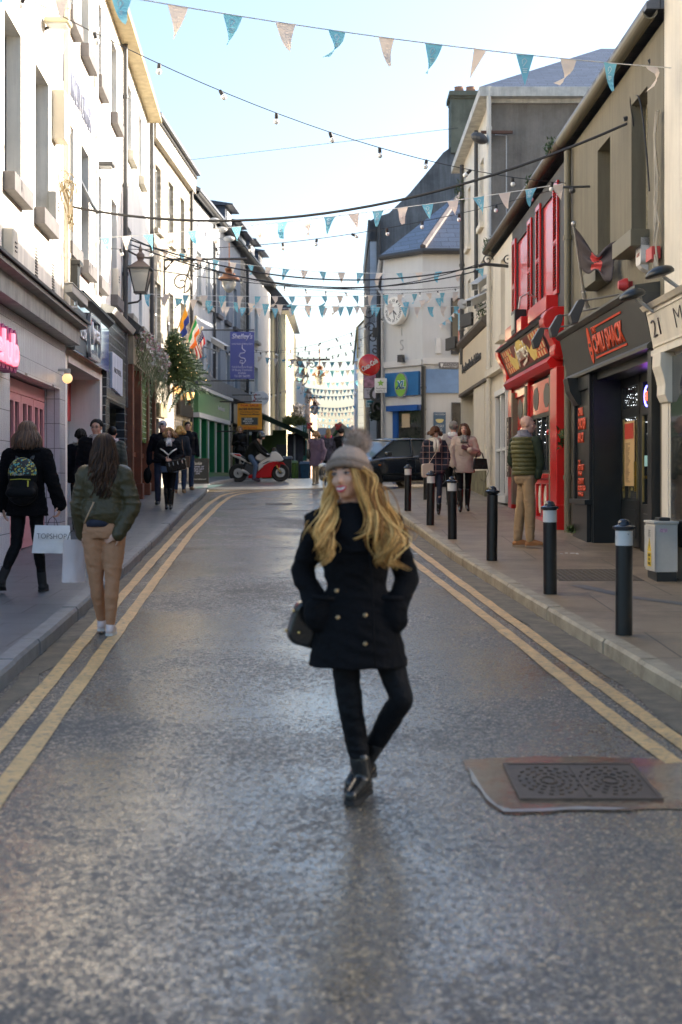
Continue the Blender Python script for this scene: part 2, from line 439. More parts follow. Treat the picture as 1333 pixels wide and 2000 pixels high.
# gutter silt beside the right kerb
M_silt=mat('gutter_silt',(.17,.135,.09),.7,var=.5,vs=6,bump=.6,bs=120)
ribbon([(KR(y)-.13,y)for y in np.arange(4,34,1.0)],.24,.0075,M_silt,'gutter_silt',jag=.05)
ribbon([(KL(y)+.10,y)for y in np.arange(4,38,1.0)],.18,.0075,M_silt,'gutter_silt',jag=.05)
# smooth repair patch, puddle and the iron cover
M_patch=mat('smooth_wet_concrete',(.17,.125,.085),.12,var=.25,vs=3,bump=.15,bs=25,dirt=((.20,.075,.04),3.2,.50,.60))
def dY(y):return EYE*F/(y-835)
def gpt(px,py,h=0):
 """ground point seen at a pixel of the photograph"""
 Y=(EYE-h)*F/(py-835);return Vector((X_(px,Y),Y))
pp=[(905,1488),(960,1484),(1050,1480),(1160,1481),(1280,1484),(1345,1490),(1345,1583),(1270,1583),(1200,1590),(1120,1588),(1060,1592),(985,1594),(950,1570),(935,1548),(920,1532),(918,1515)]
mb=MB();rnd=random.Random(3)
P=[gpt(*p)for p in pp]
P2=[]
for i in range(len(P)):
 a,b=P[i],P[(i+1)%len(P)]
 for t in(0,.33,.66):P2.append(a.lerp(b,t)+Vector((rnd.uniform(-.008,.008),rnd.uniform(-.012,.012))))
mb.add([(p.x,p.y,G(p.y)+.009)for p in P2],[tuple(range(len(P2)))])
struct('road_patch',mb,M_patch)
M_foam=mat('pale_wet_edge',(.30,.29,.27),.15,var=.2,vs=8)
fo=[(912,1500),(925,1515),(935,1532),(950,1556),(972,1578),(1000,1586),(1060,1584),(1130,1580),(1200,1582),(1230,1583),(1200,1587),(1120,1586),(1060,1590),(985,1591),(952,1568),(937,1546),(922,1530),(918,1512)]
mb=MB();P=[gpt(*p)for p in fo];mb.add([(p.x,p.y,G(p.y)+.013)for p in P],[tuple(range(len(P)))])
struct('pale_puddle_edge',mb,M_foam)
M_iron=mat('wet_cast_iron',(.085,.055,.035),.6,metal=0,var=.4,vs=9,bump=.3,bs=60)
c0=gpt(1132,1531);mh=root('access_cover','rusty iron manhole cover with raised curved ribs in the wet road patch','manhole cover',(c0.x,c0.y,G(c0.y)+.012))
q=[gpt(1007,1497),gpt(1255,1502),gpt(1268,1566),gpt(1005,1560)]
fr_mh=Fr((c0.x,c0.y,G(c0.y)+.012),(1,0,0),V=(0,1,SLOPE))
hw,hd=.315,.33
mb=MB(fr_mh);mb.box(-hw,hw,-hd,hd,-.01,.004)
obj('cover_plate',mb,M_iron,mh)
mb=MB(fr_mh)
for a,b,c,d in((-hw-.02,hw+.02,-hd-.02,-hd),(-hw-.02,hw+.02,hd,hd+.02),(-hw-.02,-hw,-hd,hd),(hw,hw+.02,-hd,hd)):mb.box(a,b,c,d,-.01,.009)
obj('frame',mb,M_iron,mh)
mb=MB(fr_mh);rnd=random.Random(8)
for cx in(-.15,.15):
 for r_ in(.035,.07,.105,.14):
  n=int(6+r_*90)
  for k in range(n):
   th=2*math.pi*k/n;x,y=cx+r_*math.cos(th),r_*1.9*math.sin(th)
   if abs(y)>.3:continue
   dx,dy=-math.sin(th)*.011,math.cos(th)*.016
   nx_,ny_=math.cos(th)*.006,math.sin(th)*.006
   mb.add([(x-dx-nx_,y-dy-ny_,.003),(x+dx-nx_,y+dy-ny_,.003),(x+dx+nx_,y+dy+ny_,.003),(x-dx+nx_,y-dy+ny_,.003),
(x-dx-nx_,y-dy-ny_,.011),(x+dx-nx_,y+dy-ny_,.011),(x+dx+nx_,y+dy+ny_,.011),(x-dx+nx_,y-dy+ny_,.011)],
[(0,1,2,3),(4,5,6,7),(0,1,5,4),(1,2,6,5),(2,3,7,6),(3,0,4,7)])
mb.box(-.008,.008,-.3,.3,.003,.010)
obj('tread_ribs',mb,M_iron,mh)
# a flush cover far up the road
c0=gpt(545,985);t=MB(Fr((c0.x,c0.y,G(c0.y)+.006),(1,0,0),V=(0,1,SLOPE)));t.box(-.3,.3,-.3,.3,0,.006)
o=obj('access_cover',t,M_iron);tag(o,'small flat drain cover far up the road before the bend','manhole cover')
# mesh grating and service strip in the right pavement
g0=root('pavement_grating','flat steel mesh grating let into the brown pavement','grating',(2.85,15.9,GP(15.9)))
fr_g=Fr((2.75,15.6,GP(15.6)+.003),(1,0,0),V=(0,1,SLOPE));mb=MB(fr_g)
for i in range(17):mb.box(-.45+i*.056,-.442+i*.056,-.6,.6,0,.006)
for i in range(19):mb.box(-.45,.455,-.6+i*.066,-.592+i*.066,.0005,.0055)
obj('bars',mb,mat('grating_worn',(.15,.12,.09),.6),g0)
ribbon([(2.42,14.6),(2.75,13.6),(3.25,12.9),(3.9,12.3)],.16,.004,mat('grey_service_strip',(.12,.12,.12),.5),'service_strip',zf=GP)
ribbon([(-3.55,40.2),(-3.75,37.6)],.5,.004,mat('green_grey_tactile_paving',(.10,.16,.15),.4,bump=.5,bs=60),'tactile_paving',zf=GP)
# litter
M_lit=mat('white_litter',(.7,.7,.68),.7)
rnd=random.Random(12)
for i,(x,y,lab)in enumerate([(2.95,18.2,'white paper scraps beside the foot of the black shopfront'),(1.12,19.5,'white scrap of litter lying in the gutter below the kerb')]):
 mb=MB()
 for k in range(6):
  a,b=x+rnd.uniform(-.15,.15),y+rnd.uniform(-.1,.1);z=(GP if x>1.5 else G)(b)+.006
  mb.box(a,a+.03,b,b+.02,z,z+.006)
 tag(obj('litter',mb,M_lit),lab,'litter')
M_cream=mat('cream_render',(.82,.78,.70),.85,var=.12,vs=1.2,streak=.26,dirt=((.52,.47,.38),2.2,.60,.85),bump=.25,bs=40)
M_creamB=mat('white_render',(.82,.80,.75),.85,var=.10,vs=1.5,streak=.26,dirt=((.5,.47,.4),2.0,.60,.85),bump=.25,bs=40)
M_white=mat('white_render_clean',(.83,.82,.78),.8,var=.08,vs=1.5,streak=.16,bump=.2)
M_sill=mat('sill_slate',(.13,.12,.12),.8,var=.25,vs=6)
M_sillL=mat('sill_stone',(.42,.39,.33),.8,var=.25,vs=6)
M_wf=mat('window_white_paint',(.72,.71,.68),.5,var=.05)
M_wfd=mat('window_dark_frame',(.06,.065,.07),.4)
M_glass=mat('window_glass',(.035,.045,.055),.04,var=.3,vs=.9,spec=.9)
M_glassw=mat('window_glass_curtained',(.30,.32,.33),.08,var=.4,vs=1.2,spec=.9)
M_shop=mat('shop_glass_dim',(.05,.05,.045),.05,var=.8,vs=1.8,spec=.8)
M_black=mat('black_paint',(.018,.020,.020),.35,var=.2,vs=6)
M_dgrey=mat('dark_grey_metal',(.06,.06,.06),.45,var=.2)
M_lgrey=mat('light_grey_metal',(.45,.45,.44),.45)
M_slate=mat('roof_slate',(.085,.10,.13),.5,brick=('xy',.34,.24,.008,(.035,.04,.05),(.12,.135,.165)),bump=.3,var=.2)
M_slatez=mat('hung_slate',(.07,.08,.10),.5,brick=('xz',.34,.22,.008,(.03,.035,.045),(.10,.11,.14)),bump=.3,var=.25)
M_pipe=mat('cast_pipe_dark',(.05,.05,.05),.5,var=.2)
M_cable=mat('black_cable',(.02,.02,.022),.6,var=0)
M_leaf=mat('weed_green',(.07,.11,.03),.7,var=.5,vs=20)
def tuft(name,label,c,r,n,m,seed=1,parent=None,up=1.0,leaf=.06,cat='plant',group=None):
 rnd=random.Random(seed);mb=MB()
 for i in range(n):
  a=rnd.uniform(0,2*math.pi);d=rnd.random()**.6
  p=Vector((c[0]+math.cos(a)*d*r[0],c[1]+math.sin(a)*d*r[1],c[2]+rnd.uniform(-1,1)*r[2]))
  q=Vector((rnd.gauss(0,1),rnd.gauss(0,1),rnd.gauss(0,1)+up)).normalized()
  s=q.orthogonal().normalized();l=leaf*rnd.uniform(.6,1.6)
  mb.add([p-s*l*.22,p+s*l*.22,p+q*l],[(0,1,2)])
 me=mb.mesh(name,norm=False)
 o=obj(name,me,m,parent)
 if label:tag(o,label,cat,group)
 return o
WLf=Wall(-3.1,-.0499,1)
def downpipe(wall,Y,z0,z1,m,parent,r=.045,w=.08,name='downpipe'):
 mb=MB();mb.tube([wall.P(Y,z0,w),wall.P(Y,z1,w)],r,10)
 z=z0+.9
 while z<z1:mb.tube([wall.P(Y,z,w),wall.P(Y,z+.07,w)],r*1.3,10);z+=1.85
 return obj(name,mb,m,parent,smooth='a')
def gutter(wall,Y0,Y1,z,m,parent,w=.14,r=.07,seg=8):
 mb=wall.mb();prof=[(w+r*math.cos(a),z+r*math.sin(a))for a in[math.pi+math.pi*i/seg for i in range(seg+1)]]
 prof+=[(p[0]*1+(-.012 if p[0]>w else.012),p[1]+.012)for p in reversed(prof)]
 mb.prismx(prof,Y0*wall.k,Y1*wall.k);return obj('gutter',mb,m,parent)
def bld(name,label,wall,Y0,Y1):
 return root(name,label,'building',wall.P((Y0+Y1)/2,G((Y0+Y1)/2),0))
JLo={'A':[(16.6,17.7),(18.8,19.9)],'B':[(21.45,22.45),(23.35,24.35),(25.15,26.15),(27.75,28.75)],'C':[(30.95,31.8),(33.6,34.4)]}
HiA=[(14.4,15.5),(16.6,17.7),(18.8,19.9)]
# ---- building A : pink shop
A=bld('corner_building','cream three-storey building over the pink and white tiled shop',WLf,12,21.4)
opsA=[(a,b,5.3,7.22)for a,b in JLo['A']+[(14.4,15.5)]]+[(a,b,8.85,10.35)for a,b in HiA]
door_op=(16.75,20.75,G(18)+.05,3.03)
facade(WLf,'wall',M_cream,A,11.5,21.37,-.5,10.85,opsA+[door_op],back=8,reveal=.3)
for i,(a,b,c,d)in enumerate(opsA):
 window(WLf,A,a,b,c,d,M_wfd if i<3 else M_wf,M_glass,style='top',sill=.22,sillm=M_sill,reveal=.24)
gutter(WLf,11.5,36.3,10.93,M_sillL,A,w=.22,r=.1)
mb=WLf.mb();mb.bx(11.5,36.3,10.78,10.84,.0,.34);obj('eaves_board',mb,mat('eaves_tan',(.42,.34,.2),.8,var=.3,vs=5),A)
M_slate_roof=M_slate
def roof(wall,Y0,Y1,z,parent,rise=2.6,depth=4.5,over=.3,m=None):
 mb=wall.mb();mb.prismx([(over,z),(over,z+.08),(-depth,z+rise+.08),(-2*depth-over,z),],Y0*wall.k,Y1*wall.k)
 return obj('roof',mb,m or M_slate,parent)
roof(WLf,11.5,36.3,11.0,A,rise=2.2,depth=3.9)
downpipe(WLf,21.15,4.1,10.8,mat('cream_pipe',(.6,.55,.45),.6),A)
# vents and boxes
mb=WLf.mb()
for yv in(18.85,):
 for k in range(12):mb.bx(yv-.09,yv+.09,4.32+k*.04,4.335+k*.04,0,.012)
obj('wall_vent',mb,M_dgrey,A)
mb=WLf.mb()
for k in range(12):mb.bx(20.21,20.39,4.32+k*.04,4.335+k*.04,0,.012)
obj('wall_vent',mb,M_dgrey,A)
# tiled shopfront
M_wtile=mat('white_wall_tile',(.62,.62,.68),.16,brick=('yz',.13,.36,.004,(.20,.20,.22),(.66,.66,.72),0),var=.06)
mb=WLf.mb();d=.035
mb.bx(11.5,16.72,.3,3.70,.002,d);mb.bx(16.72,20.78,3.05,3.70,.002,d);mb.bx(20.78,21.3,.6,3.70,.002,d)
M_wtile2=mat('white_reveal_tile',(.62,.62,.68),.16,brick=('xz',.11,.36,.005,(.20,.20,.22),(.66,.66,.72),0),var=.06)
obj('tile_cladding',mb,M_wtile,A)
mb=WLf.mb();mb.bx(20.735,20.778,.6,3.02,-.28,d-.002);mb.bx(16.722,16.76,.5,3.02,-.28,d-.002);mb.bx(16.76,20.735,3.02,3.048,-.28,d-.002)
obj('tile_reveal',mb,M_wtile2,A)
mb=WLf.mb();mb.prismx([(.02,3.72),(.24,3.72),(.24,3.95),(.36,3.97),(.36,4.02),(.0,4.12)],11.5*WLf.k,21.4*WLf.k)
obj('cornice',mb,mat('cornice_grey_lead',(.30,.31,.31),.6,var=.3,vs=4,streak=.3),A)
mb=WLf.mb();mb.prismx([(.005,4.125),(.40,4.025),(.40,4.06),(.005,4.17)],11.5*WLf.k,21.43*WLf.k)
obj('cornice_flashing',mb,M_dgrey,A)
M_pink=mat('pink_paint',(.70,.30,.33),.4,var=.08)
leaf=4
for k in range(leaf):
 y0=16.8+k*.98;y1=y0+.95;zb=GP(17)+.02+(k*.033)
 mb=WLf.mb();w0,w1=-.24,-.18
 mb.bx(y0,y1,2.72,2.82,w0,w1);mb.bx(y0,y1,zb,zb+.5,w0,w1)
 for a,b in((y0,y0+.12),(y1-.12,y1),((y0+y1)/2-.05,(y0+y1)/2+.05)):mb.bx(a,b,zb+.5,2.72,w0,w1)
 dd=obj('door',mb,M_pink,A,bevel=.006)
 mb=WLf.mb();mb.bx(y0+.1,y1-.1,zb+.45,2.75,-.225,-.21);obj('glass',mb,M_shop,dd)
 mb=WLf.mb();mb.bx(y0+.12,y1-.12,zb+.1,zb+.4,-.18,-.17);obj('door_panel',mb,M_pink,dd)
mb=WLf.mb();mb.bx(16.78,20.72,2.83,3.0,-.25,-.18);obj('door_head',mb,M_pink,A)
# neon sign
ns=root('neon_sign','magenta scalloped box sign with glowing pink neon letters','shop sign',WLf.P(16.0,3.3,.1))
mb=WLf.mb();mb.bx(14.2,16.35,2.98,3.32,.04,.20)
for k in range(9):
 yc=14.32+k*.24;mb.prism([((yc+.12*math.cos(a))*WLf.k,3.30+.12*math.sin(a))for a in[math.pi*i/8 for i in range(9)]],.05,.19)
 mb.prism([((yc+.11*math.cos(a))*WLf.k,3.0-.07*math.sin(a))for a in[math.pi*i/8 for i in range(9)]],.05,.19)
obj('sign_box',mb,mat('magenta_plastic',(.42,.03,.20),.35),ns)
text('relub',WLf.tf(15.45,3.17,.205),1.6,.36,mat('pink_neon',(.9,.3,.35),emit=(1,.18,.24),es=.75,var=0),'lettering',ns,depth=.03,bold=.02)
# house lettering on the wall
text("HARKIN CITY CHIPPER.",WLf.tf(22.9,7.86,.004),3.35,.42,mat('blue_grey_letters',(.20,.22,.30),.6),'wall_lettering',A,depth=.02,bold=-.01)
# ---- building B
B=bld('terrace_building','white rendered building above the mirrored phone shop and black tiled shop',WLf,21.4,30.2)
opsB=[(a,b,5.3,7.22)for a,b in JLo['B']]+[(a,b,8.85,10.35)for a,b in JLo['B']]
facade(WLf,'wall',M_creamB,B,21.41,30.15,3.6,10.85,opsB,back=8,reveal=.3)
for i,(a,b,c,d)in enumerate(opsB):
 f=window(WLf,B,a,b,c,d,M_wf if i!=1 else M_wfd,M_glass,style='top',sill=.22,sillm=M_sill,reveal=.24)
mb=WLf.mb();h=Fr(WLf.P(23.85,7.0,-.2),(WLf.m,1,0),V=Vector((.45,0,-.9)));mb2=MB(h);mb2.box(-.42,.42,0,.85,0,.04);obj('open_casement',mb2,M_wfd,B)
downpipe(WLf,24.75,4.9,10.8,mat('white_pipe',(.6,.6,.58),.5),B,r=.035)
downpipe(WLf,29.7,3.2,10.8,M_pipe,B,r=.05)
# ground floor B: piers and deep recess
for a_,b_,c_,d_ in((21.41,21.75,-.5,.0),(25.75,26.1,-1.2,.02)):mb=WLf.mb();mb.bx(a_,b_,.4,3.62,c_,d_);obj('shop_pier',mb,M_white,B)
mb=WLf.mb();mb.bx(21.75,25.75,3.5,3.6,-2.2,.02);obj('recess_ceiling',mb,mat('recess_white',(.62,.58,.58),.8),B)
mb=WLf.mb();mb.bx(21.75,25.75,.6,3.5,-2.2,-2.1);mb.bx(21.5,21.75,.5,3.5,-2.2,-.5);obj('recess_wall',mb,mat('recess_tan',(.45,.40,.36),.8),B)
mb=WLf.mb();mb.bx(24.3,25.74,.75,3.45,-1.2,-.55);obj('shop_kiosk',mb,mat('kiosk_lilac_grey',(.42,.42,.47),.5),B)
kf=Fr(WLf.P(24.28,0,0),Vector((1,.05,0)))
M_red=mat('shop_red_board',(.52,.05,.05),.4)
mb=WLf.mb();mb.bx(24.2,25.73,2.75,3.45,-1.35,-.5);rb=obj('red_fascia',mb,M_red,B)
mb=WLf.mb();mb.bx(24.19,24.2,2.84,3.32,-1.34,-.95);obj('black_shield',mb,M_black,rb)
text('ee',Fr(WLf.P(24.18,3.08,-1.12),Vector((1,.0,0))),.26,.2,mat('sign_white',(.8,.8,.8),.5),'lettering',rb,shear=.3)
mb=WLf.mb();mb.bx(24.6,25.1,2.85,3.3,-.5,-.492);obj('small_badge',mb,M_lgrey,rb)
mb=WLf.mb();mb.bx(24.24,24.29,1.1,2.72,-1.32,-1.05);obj('yellow_poster',mb,mat('poster_yellow',(.75,.45,.10),.6),B)
mb=WLf.mb();mb.bx(24.24,24.29,1.1,2.72,-1.04,-.75);po=obj('red_poster',mb,mat('poster_red',(.6,.05,.05),.6),B)
mb=WLf.mb();mb.bx(24.23,24.24,1.45,2.1,-.98,-.78);obj('green_panel',mb,mat('poster_green',(.05,.30,.06),.6),po)
# mirrored fascia
mb=WLf.mb();mb.bx(21.5,26.1,3.66,4.46,.004,.14)
fa=obj('mirror_fascia',mb,mat('mirror_panel',(.62,.66,.70),.06,metal=1,var=.04),B)
mb=WLf.mb();mb.bx(21.55,22.85,3.68,4.35,.14,.146);obj('dark_panel',mb,mat('slate_blue_panel',(.07,.09,.11),.35),B)
M_sil=mat('silver_letters',(.62,.63,.66),.25,metal=.7)
text('The Professional',WLf.tf(22.2,4.08,.15),1.2,.36,M_sil,'script_lettering',B,depth=.02,shear=.35,bold=-.015)
fl=root('phone_shop_logo','rounded silver framed logo panel on the mirrored shop fascia','shop sign',WLf.P(24.2,4.1,.14))
def rrect(u0,u1,v0,v1,r,n=5):
 P=[]
 for cx,cy,a0 in((u1-r,v1-r,0),(u0+r,v1-r,90),(u0+r,v0+r,180),(u1-r,v0+r,270)):
  for i in range(n+1):a=R(a0+90*i/n);P.append((cx+r*math.cos(a),cy+r*math.sin(a)))
 return P
mb=WLf.mb();k=WLf.k
outer=rrect(22.95*k,24.45*k,3.68,4.42,.18);inner=rrect(23.05*k,24.35*k,3.76,4.34,.12);n=len(outer)
V=[(p[0],p[1],.15)for p in outer]+[(p[0],p[1],.20)for p in outer]+[(p[0],p[1],.20)for p in inner]+[(p[0],p[1],.15)for p in inner]
Fc=[]
for i in range(n):
 j=(i+1)%n
 Fc+=[(i,j,n+j,n+i),(n+i,n+j,2*n+j,2*n+i),(2*n+i,2*n+j,3*n+j,3*n+i)]
mb.add(V,Fc);obj('silver_rim',mb,M_sil,fl)
text('lyca',WLf.tf(23.72,4.10,.15),1.05,.36,mat('white_letters',(.78,.78,.8),.3),'lettering',fl,depth=.06,bold=.03)
text('mobile',WLf.tf(23.85,3.83,.15),.5,.10,M_sil,'small_lettering',fl,depth=.02)
mb=WLf.mb();mb.bx(23.12,23.22,4.22,4.31,.15,.19);obj('red_mark',mb,M_red,fl)
mb=WLf.mb();mb.prismx([(.0,4.46),(.15,4.46),(.15,4.49),(.22,4.55),(.25,4.55),(.25,4.60),(0,4.64)],21.75*k,26.15*k)
obj('dark_cornice',mb,mat('cornice_black',(.03,.035,.035),.4,var=.3),B)
mb=WLf.mb();mb.bx(21.42,21.70,4.46,4.95,.004,.20);mb.bx(21.4,21.74,4.95,5.01,.0,.24);obj('console_bracket',mb,M_black,B)
# black tile shop
M_btile=mat('black_wall_tile',(.02,.025,.035),.12,brick=('yz',.38,.17,.007,(.33,.35,.36),(.03,.035,.045)),var=.1)
mb=WLf.mb();mb.bx(26.1,30.1,3.2,4.75,.004,.1);mb.bx(26.1,26.75,.6,3.2,-.1,.08);mb.bx(29.5,30.1,.6,3.2,-.1,.08)
mb.bx(26.75,29.5,.6,3.2,-1.2,-1.1)
obj('black_tiling',mb,M_btile,B)
mb=WLf.mb();mb.bx(26.75,29.5,3.16,3.2,-1.1,.08);obj('lintel',mb,M_black,B)
mb=WLf.mb();mb.bx(28.0,29.0,1.1,2.9,-.4,-.34);po=obj('poster_frame',mb,M_lgrey,B)
mb=WLf.mb();mb.bx(28.05,28.95,1.15,2.85,-.34,-.33);obj('poster',mb,mat('poster_blue_white',(.25,.32,.5),.5,var=.9,vs=3),po)
bs_=root('blade_sign','white panel sign with thin dark letters on black tiles','shop sign',WLf.P(28.2,3.9,.1))
mb=WLf.mb()
for i in range(4):mb.bx(26.7+i*.47,27.15+i*.47,3.42-.02*i,4.1,.10,.14)
obj('panel',mb,mat('pale_blue_white',(.55,.60,.72),.4),bs_)
text('HOTEL',WLf.tf(27.62,3.78,.142),1.3,.10,M_dgrey,'lettering',bs_,depth=.006)
mb=WLf.mb();mb.prismx([(.0,4.76),(.2,4.76),(.26,4.86),(0,4.95)],26.1*k,30.15*k);obj('small_cornice',mb,mat('cornice_pale',(.5,.5,.47),.7),B)
Cb=bld('sunlit_building','plain white sunlit building over brown shopfront hung with flowers',WLf,30.2,36.6)
opsC=[(a,b,5.3,7.22)for a,b in JLo['C']]+[(a,b,8.85,10.35)for a,b in JLo['C']]
facade(WLf,'wall',M_white,Cb,30.17,36.6,3.5,10.85,opsC,back=8,reveal=.3)
for a,b,c,d in opsC:window(WLf,Cb,a,b,c,d,M_wf,M_glass,style='top',sill=.2,sillm=M_sillL,reveal=.24)
downpipe(WLf,36.4,3.2,10.8,M_pipe,Cb,r=.05)
M_brown=mat('red_brown_timber',(.20,.065,.03),.4,var=.35,vs=5,bump=.2)
M_gtile=mat('green_wall_tile',(.17,.33,.07),.18,brick=('yz',3,.14,.008,(.7,.75,.6),(.2,.36,.08)),var=.1)
M_gtile2=mat('dark_green_tile',(.03,.10,.055),.18,brick=('yz',3,.14,.008,(.45,.5,.42),(.03,.11,.06)),var=.1)
for y in(30.4,32.35,34.3,36.3):mb=WLf.mb();mb.bx(y-.16,y+.16,1.6,4.15,-.1,.18);mb.bx(y-.2,y+.2,.9,1.6,-.1,.22);obj('column',mb,M_brown,Cb,bevel=.01)
mb=WLf.mb()
for a,b in((30.56,32.19),(32.51,34.14),(34.46,36.14)):mb.bx(a,b,.9,2.2,-.05,.0);mb.bx(a,b,2.2,2.3,-.05,.06)
obj('stall_riser',mb,M_brown,Cb)
mb=WLf.mb();mb.bx(30.56,36.14,2.3,3.0,-.06,-.04);obj('shop_window',mb,M_shop,Cb)
mb=WLf.mb();mb.bx(32.6,34.1,2.55,4.1,.06,.13);obj('green_tile_panel',mb,M_gtile,Cb)
mb=WLf.mb();mb.bx(34.5,36.1,2.35,4.1,.03,.10);obj('dark_tile_panel',mb,M_gtile2,Cb)
mb=WLf.mb();mb.bx(30.2,36.6,4.15,4.75,.0,.2);obj('fascia',mb,mat('fascia_cream_dull',(.40,.33,.22),.6,var=.3),Cb)
mb=WLf.mb();mb.prismx([(.0,4.75),(.3,4.8),(.36,4.95),(.3,5.0),(0,5.25)],30.2*k,36.6*k);obj('fascia_cornice',mb,mat('cornice_old_black',(.05,.05,.05),.6,var=.5,vs=8),Cb)
# flower garland
fg=root('flower_garland','long garland of white and pink flowers with hanging grey grasses above the brown shop','garland',WLf.P(33,4.5,.3))
M_f1=mat('petal_white',(.55,.50,.42),.7,var=.3,vs=15);M_f2=mat('petal_pink',(.55,.25,.28),.7,var=.3,vs=15);M_f3=mat('dry_grass',(.17,.19,.09),.8,var=.4,vs=12)
rnd=random.Random(5)
for nm,m_,n_,lf,fall in(('white_flowers',M_f1,1500,.09,.55),('pink_flowers',M_f2,420,.09,.4),('hanging_grass',M_f3,1100,.2,1.2)):
 mb=MB()
 for i in range(n_):
  t=rnd.random();y=30.3+6.4*t;dens=.55+.45*math.sin(t*9+.6)
  if rnd.random()>dens:continue
  z=4.95-.35*t*0-rnd.random()**1.6*fall*(.6+.5*math.sin(t*5.5)**2)-.1
  p=WLf.P(y,z,.22+rnd.uniform(0,.28))
  q=Vector((rnd.gauss(0,1),rnd.gauss(0,1),rnd.gauss(0,1)if nm!='hanging_grass' else-3)).normalized()
  s=q.orthogonal().normalized();l=lf*rnd.uniform(.6,1.4);ww=.35 if nm!='hanging_grass' else.07
  mb.add([p-s*l*ww,p+s*l*ww,p+q*l],[(0,1,2)])
 obj(nm,mb.mesh(nm,norm=False),m_,fg)
# ---- building D : stone pub
WLd=Wall(-4.92-.0373*-36.5*-1,.0373,1)
WLd=Wall(-4.92-.0373*36.5,.0373,1)
D_=bld('stone_pub','old rough stone pub with carved boards and lanterns',WLd,36.6,44)
M_rub=mat('rubble_stone',(.40,.36,.29),.9,brick=('yz',.42,.21,.03,(.46,.42,.35),(.27,.25,.21)),var=.45,vs=4,bump=.9,bs=14)
opsD=[(37.4,38.3,8.3,10.0),(39.6,40.5,8.3,10.0),(41.8,42.6,8.3,10.0),(37.4,38.3,5.3,6.9),(39.6,40.5,5.3,6.9),(41.8,42.6,5.3,6.9)]
lowD=[(37.2,38.0,1.5,3.3),(39.0,39.8,1.5,3.1),(40.6,41.5,1.5,3.0),(42.1,43.2,1.5,3.0)]
facade(WLd,'wall',M_rub,D_,36.62,43.95,-.3,10.95,opsD+lowD,back=8)
for a,b,c,d in opsD:window(WLd,D_,a,b,c,d,M_wf,M_glass,style='cross',sill=.12,sillm=M_sillL,sillp=.1)
for a,b,c,d in lowD:window(WLd,D_,a,b,c,d,M_dgrey,M_shop,style='sash')
gutter(WLd,36.6,44,11.0,M_pipe,D_);roof(WLd,36.6,44,11.05,D_,rise=2.2,depth=3.9)
mb=WLd.mb();mb.bx(36.62,43.95,10.5,10.93,.0,.16);obj('eaves_course',mb,M_sillL,D_)
mb=WLd.mb();mb.bx(37.5,38.9,3.35,3.7,.02,.09);obj('carved_board',mb,mat('old_gold_board',(.30,.25,.13),.6,var=.6,vs=12),D_)
mb=WLd.mb();mb.bx(41.0,43.6,3.55,5.2,.03,.12);mb.bx(40.9,43.7,5.2,5.32,.0,.2);pb=obj('name_board',mb,M_black,D_)
text("Quays",WLd.tf(42.3,4.4,.125),2.2,1.0,mat('gold_letters',(.65,.45,.16),.35,metal=.5),'lettering',pb,depth=.03,bold=.02)
mb=WLd.mb();mb.bx(42.2,43.7,3.0,3.42,.03,.1);pb2=obj('small_board',mb,mat('board_gold',(.45,.33,.12),.5),D_)
text('BELLA',WLd.tf(42.95,3.2,.105),1.2,.28,M_black,'lettering',pb2)
downpipe(WLd,43.6,1.6,10.8,M_pipe,D_,r=.05)
# ---- E : grey rendered terrace that turns into view
WLe=Wall(-7.39,.0625,1)
M_g1=mat('light_grey_render',(.52,.54,.56),.85,var=.12,vs=1,streak=.25,bump=.3);M_g2=mat('mid_grey_render',(.30,.33,.37),.85,var=.12,vs=1,streak=.2,bump=.3)
E1=bld('grey_terrace_building','light grey rendered building over the green fronted shop',WLe,44,48.6)
E2=bld('grey_terrace_building','mid grey rendered building behind the blue hanging banner',WLe,48.6,55.3)
E3=bld('stone_terrace_building','narrow dark stone building beside the mid grey terrace',WLe,55.3,57)
E4=bld('white_terrace_building','white rendered building behind the orange board and oval sign',WLe,57,65)
def eops(ps,top,bot,w=1.0):
 return[(WLe.Y(p)-w,WLe.Y(p),bot,top)for p in ps]
o1=eops([374,394,412],8.95,7.45)+eops([376,398,413],6.3,4.85)
o2=eops([430,447,463],8.9,7.4)+eops([431,449,464],6.3,4.85)
o4=eops([490,504],8.9,7.5,1.1)+eops([490,504],6.4,5.0,1.1)
yb1,yb2,yb3=WLe.Y(415),WLe.Y(470),WLe.Y(480)
g_op=[(WLe.Y(376),WLe.Y(434),1.3,3.72)]
facade(WLe,'wall',M_g1,E1,44.0,yb1,-.3,10.5,[o for o in o1 if o[0]>44.05],back=9)
for o in o1:
 if o[0]>44.05:window(WLe,E1,*o,M_wf,M_glassw,style='cross',sill=.14,sillm=M_sillL,sillp=.12)
facade(WLe,'wall',M_g2,E2,yb1,yb2,-.3,10.5,o2,back=9)
for o in o2:window(WLe,E2,*o,M_wf,M_glassw,style='cross',sill=.14,sillm=M_sill,sillp=.12)
facade(WLe,'wall',M_rub,E3,yb2,yb3,-.3,10.3,[],back=9)
facade(WLe,'wall',M_white,E4,yb3,66,-.3,10.2,o4,back=9)
for o in o4:window(WLe,E4,*o,M_wf,M_glass,style='sash',sill=.12,sillm=M_sillL)
for b,y0,y1 in((E1,44,yb1),(E2,yb1,yb2),(E3,yb2,yb3),(E4,yb3,66)):
 gutter(WLe,y0,y1,10.58,M_pipe,b,w=.18,r=.09);roof(WLe,y0,y1,10.6,b,rise=2.6,depth=4.4)
downpipe(WLe,yb1,1.8,10.5,M_pipe,E2,r=.05);downpipe(WLe,yb3,1.8,10.3,M_pipe,E4,r=.06)
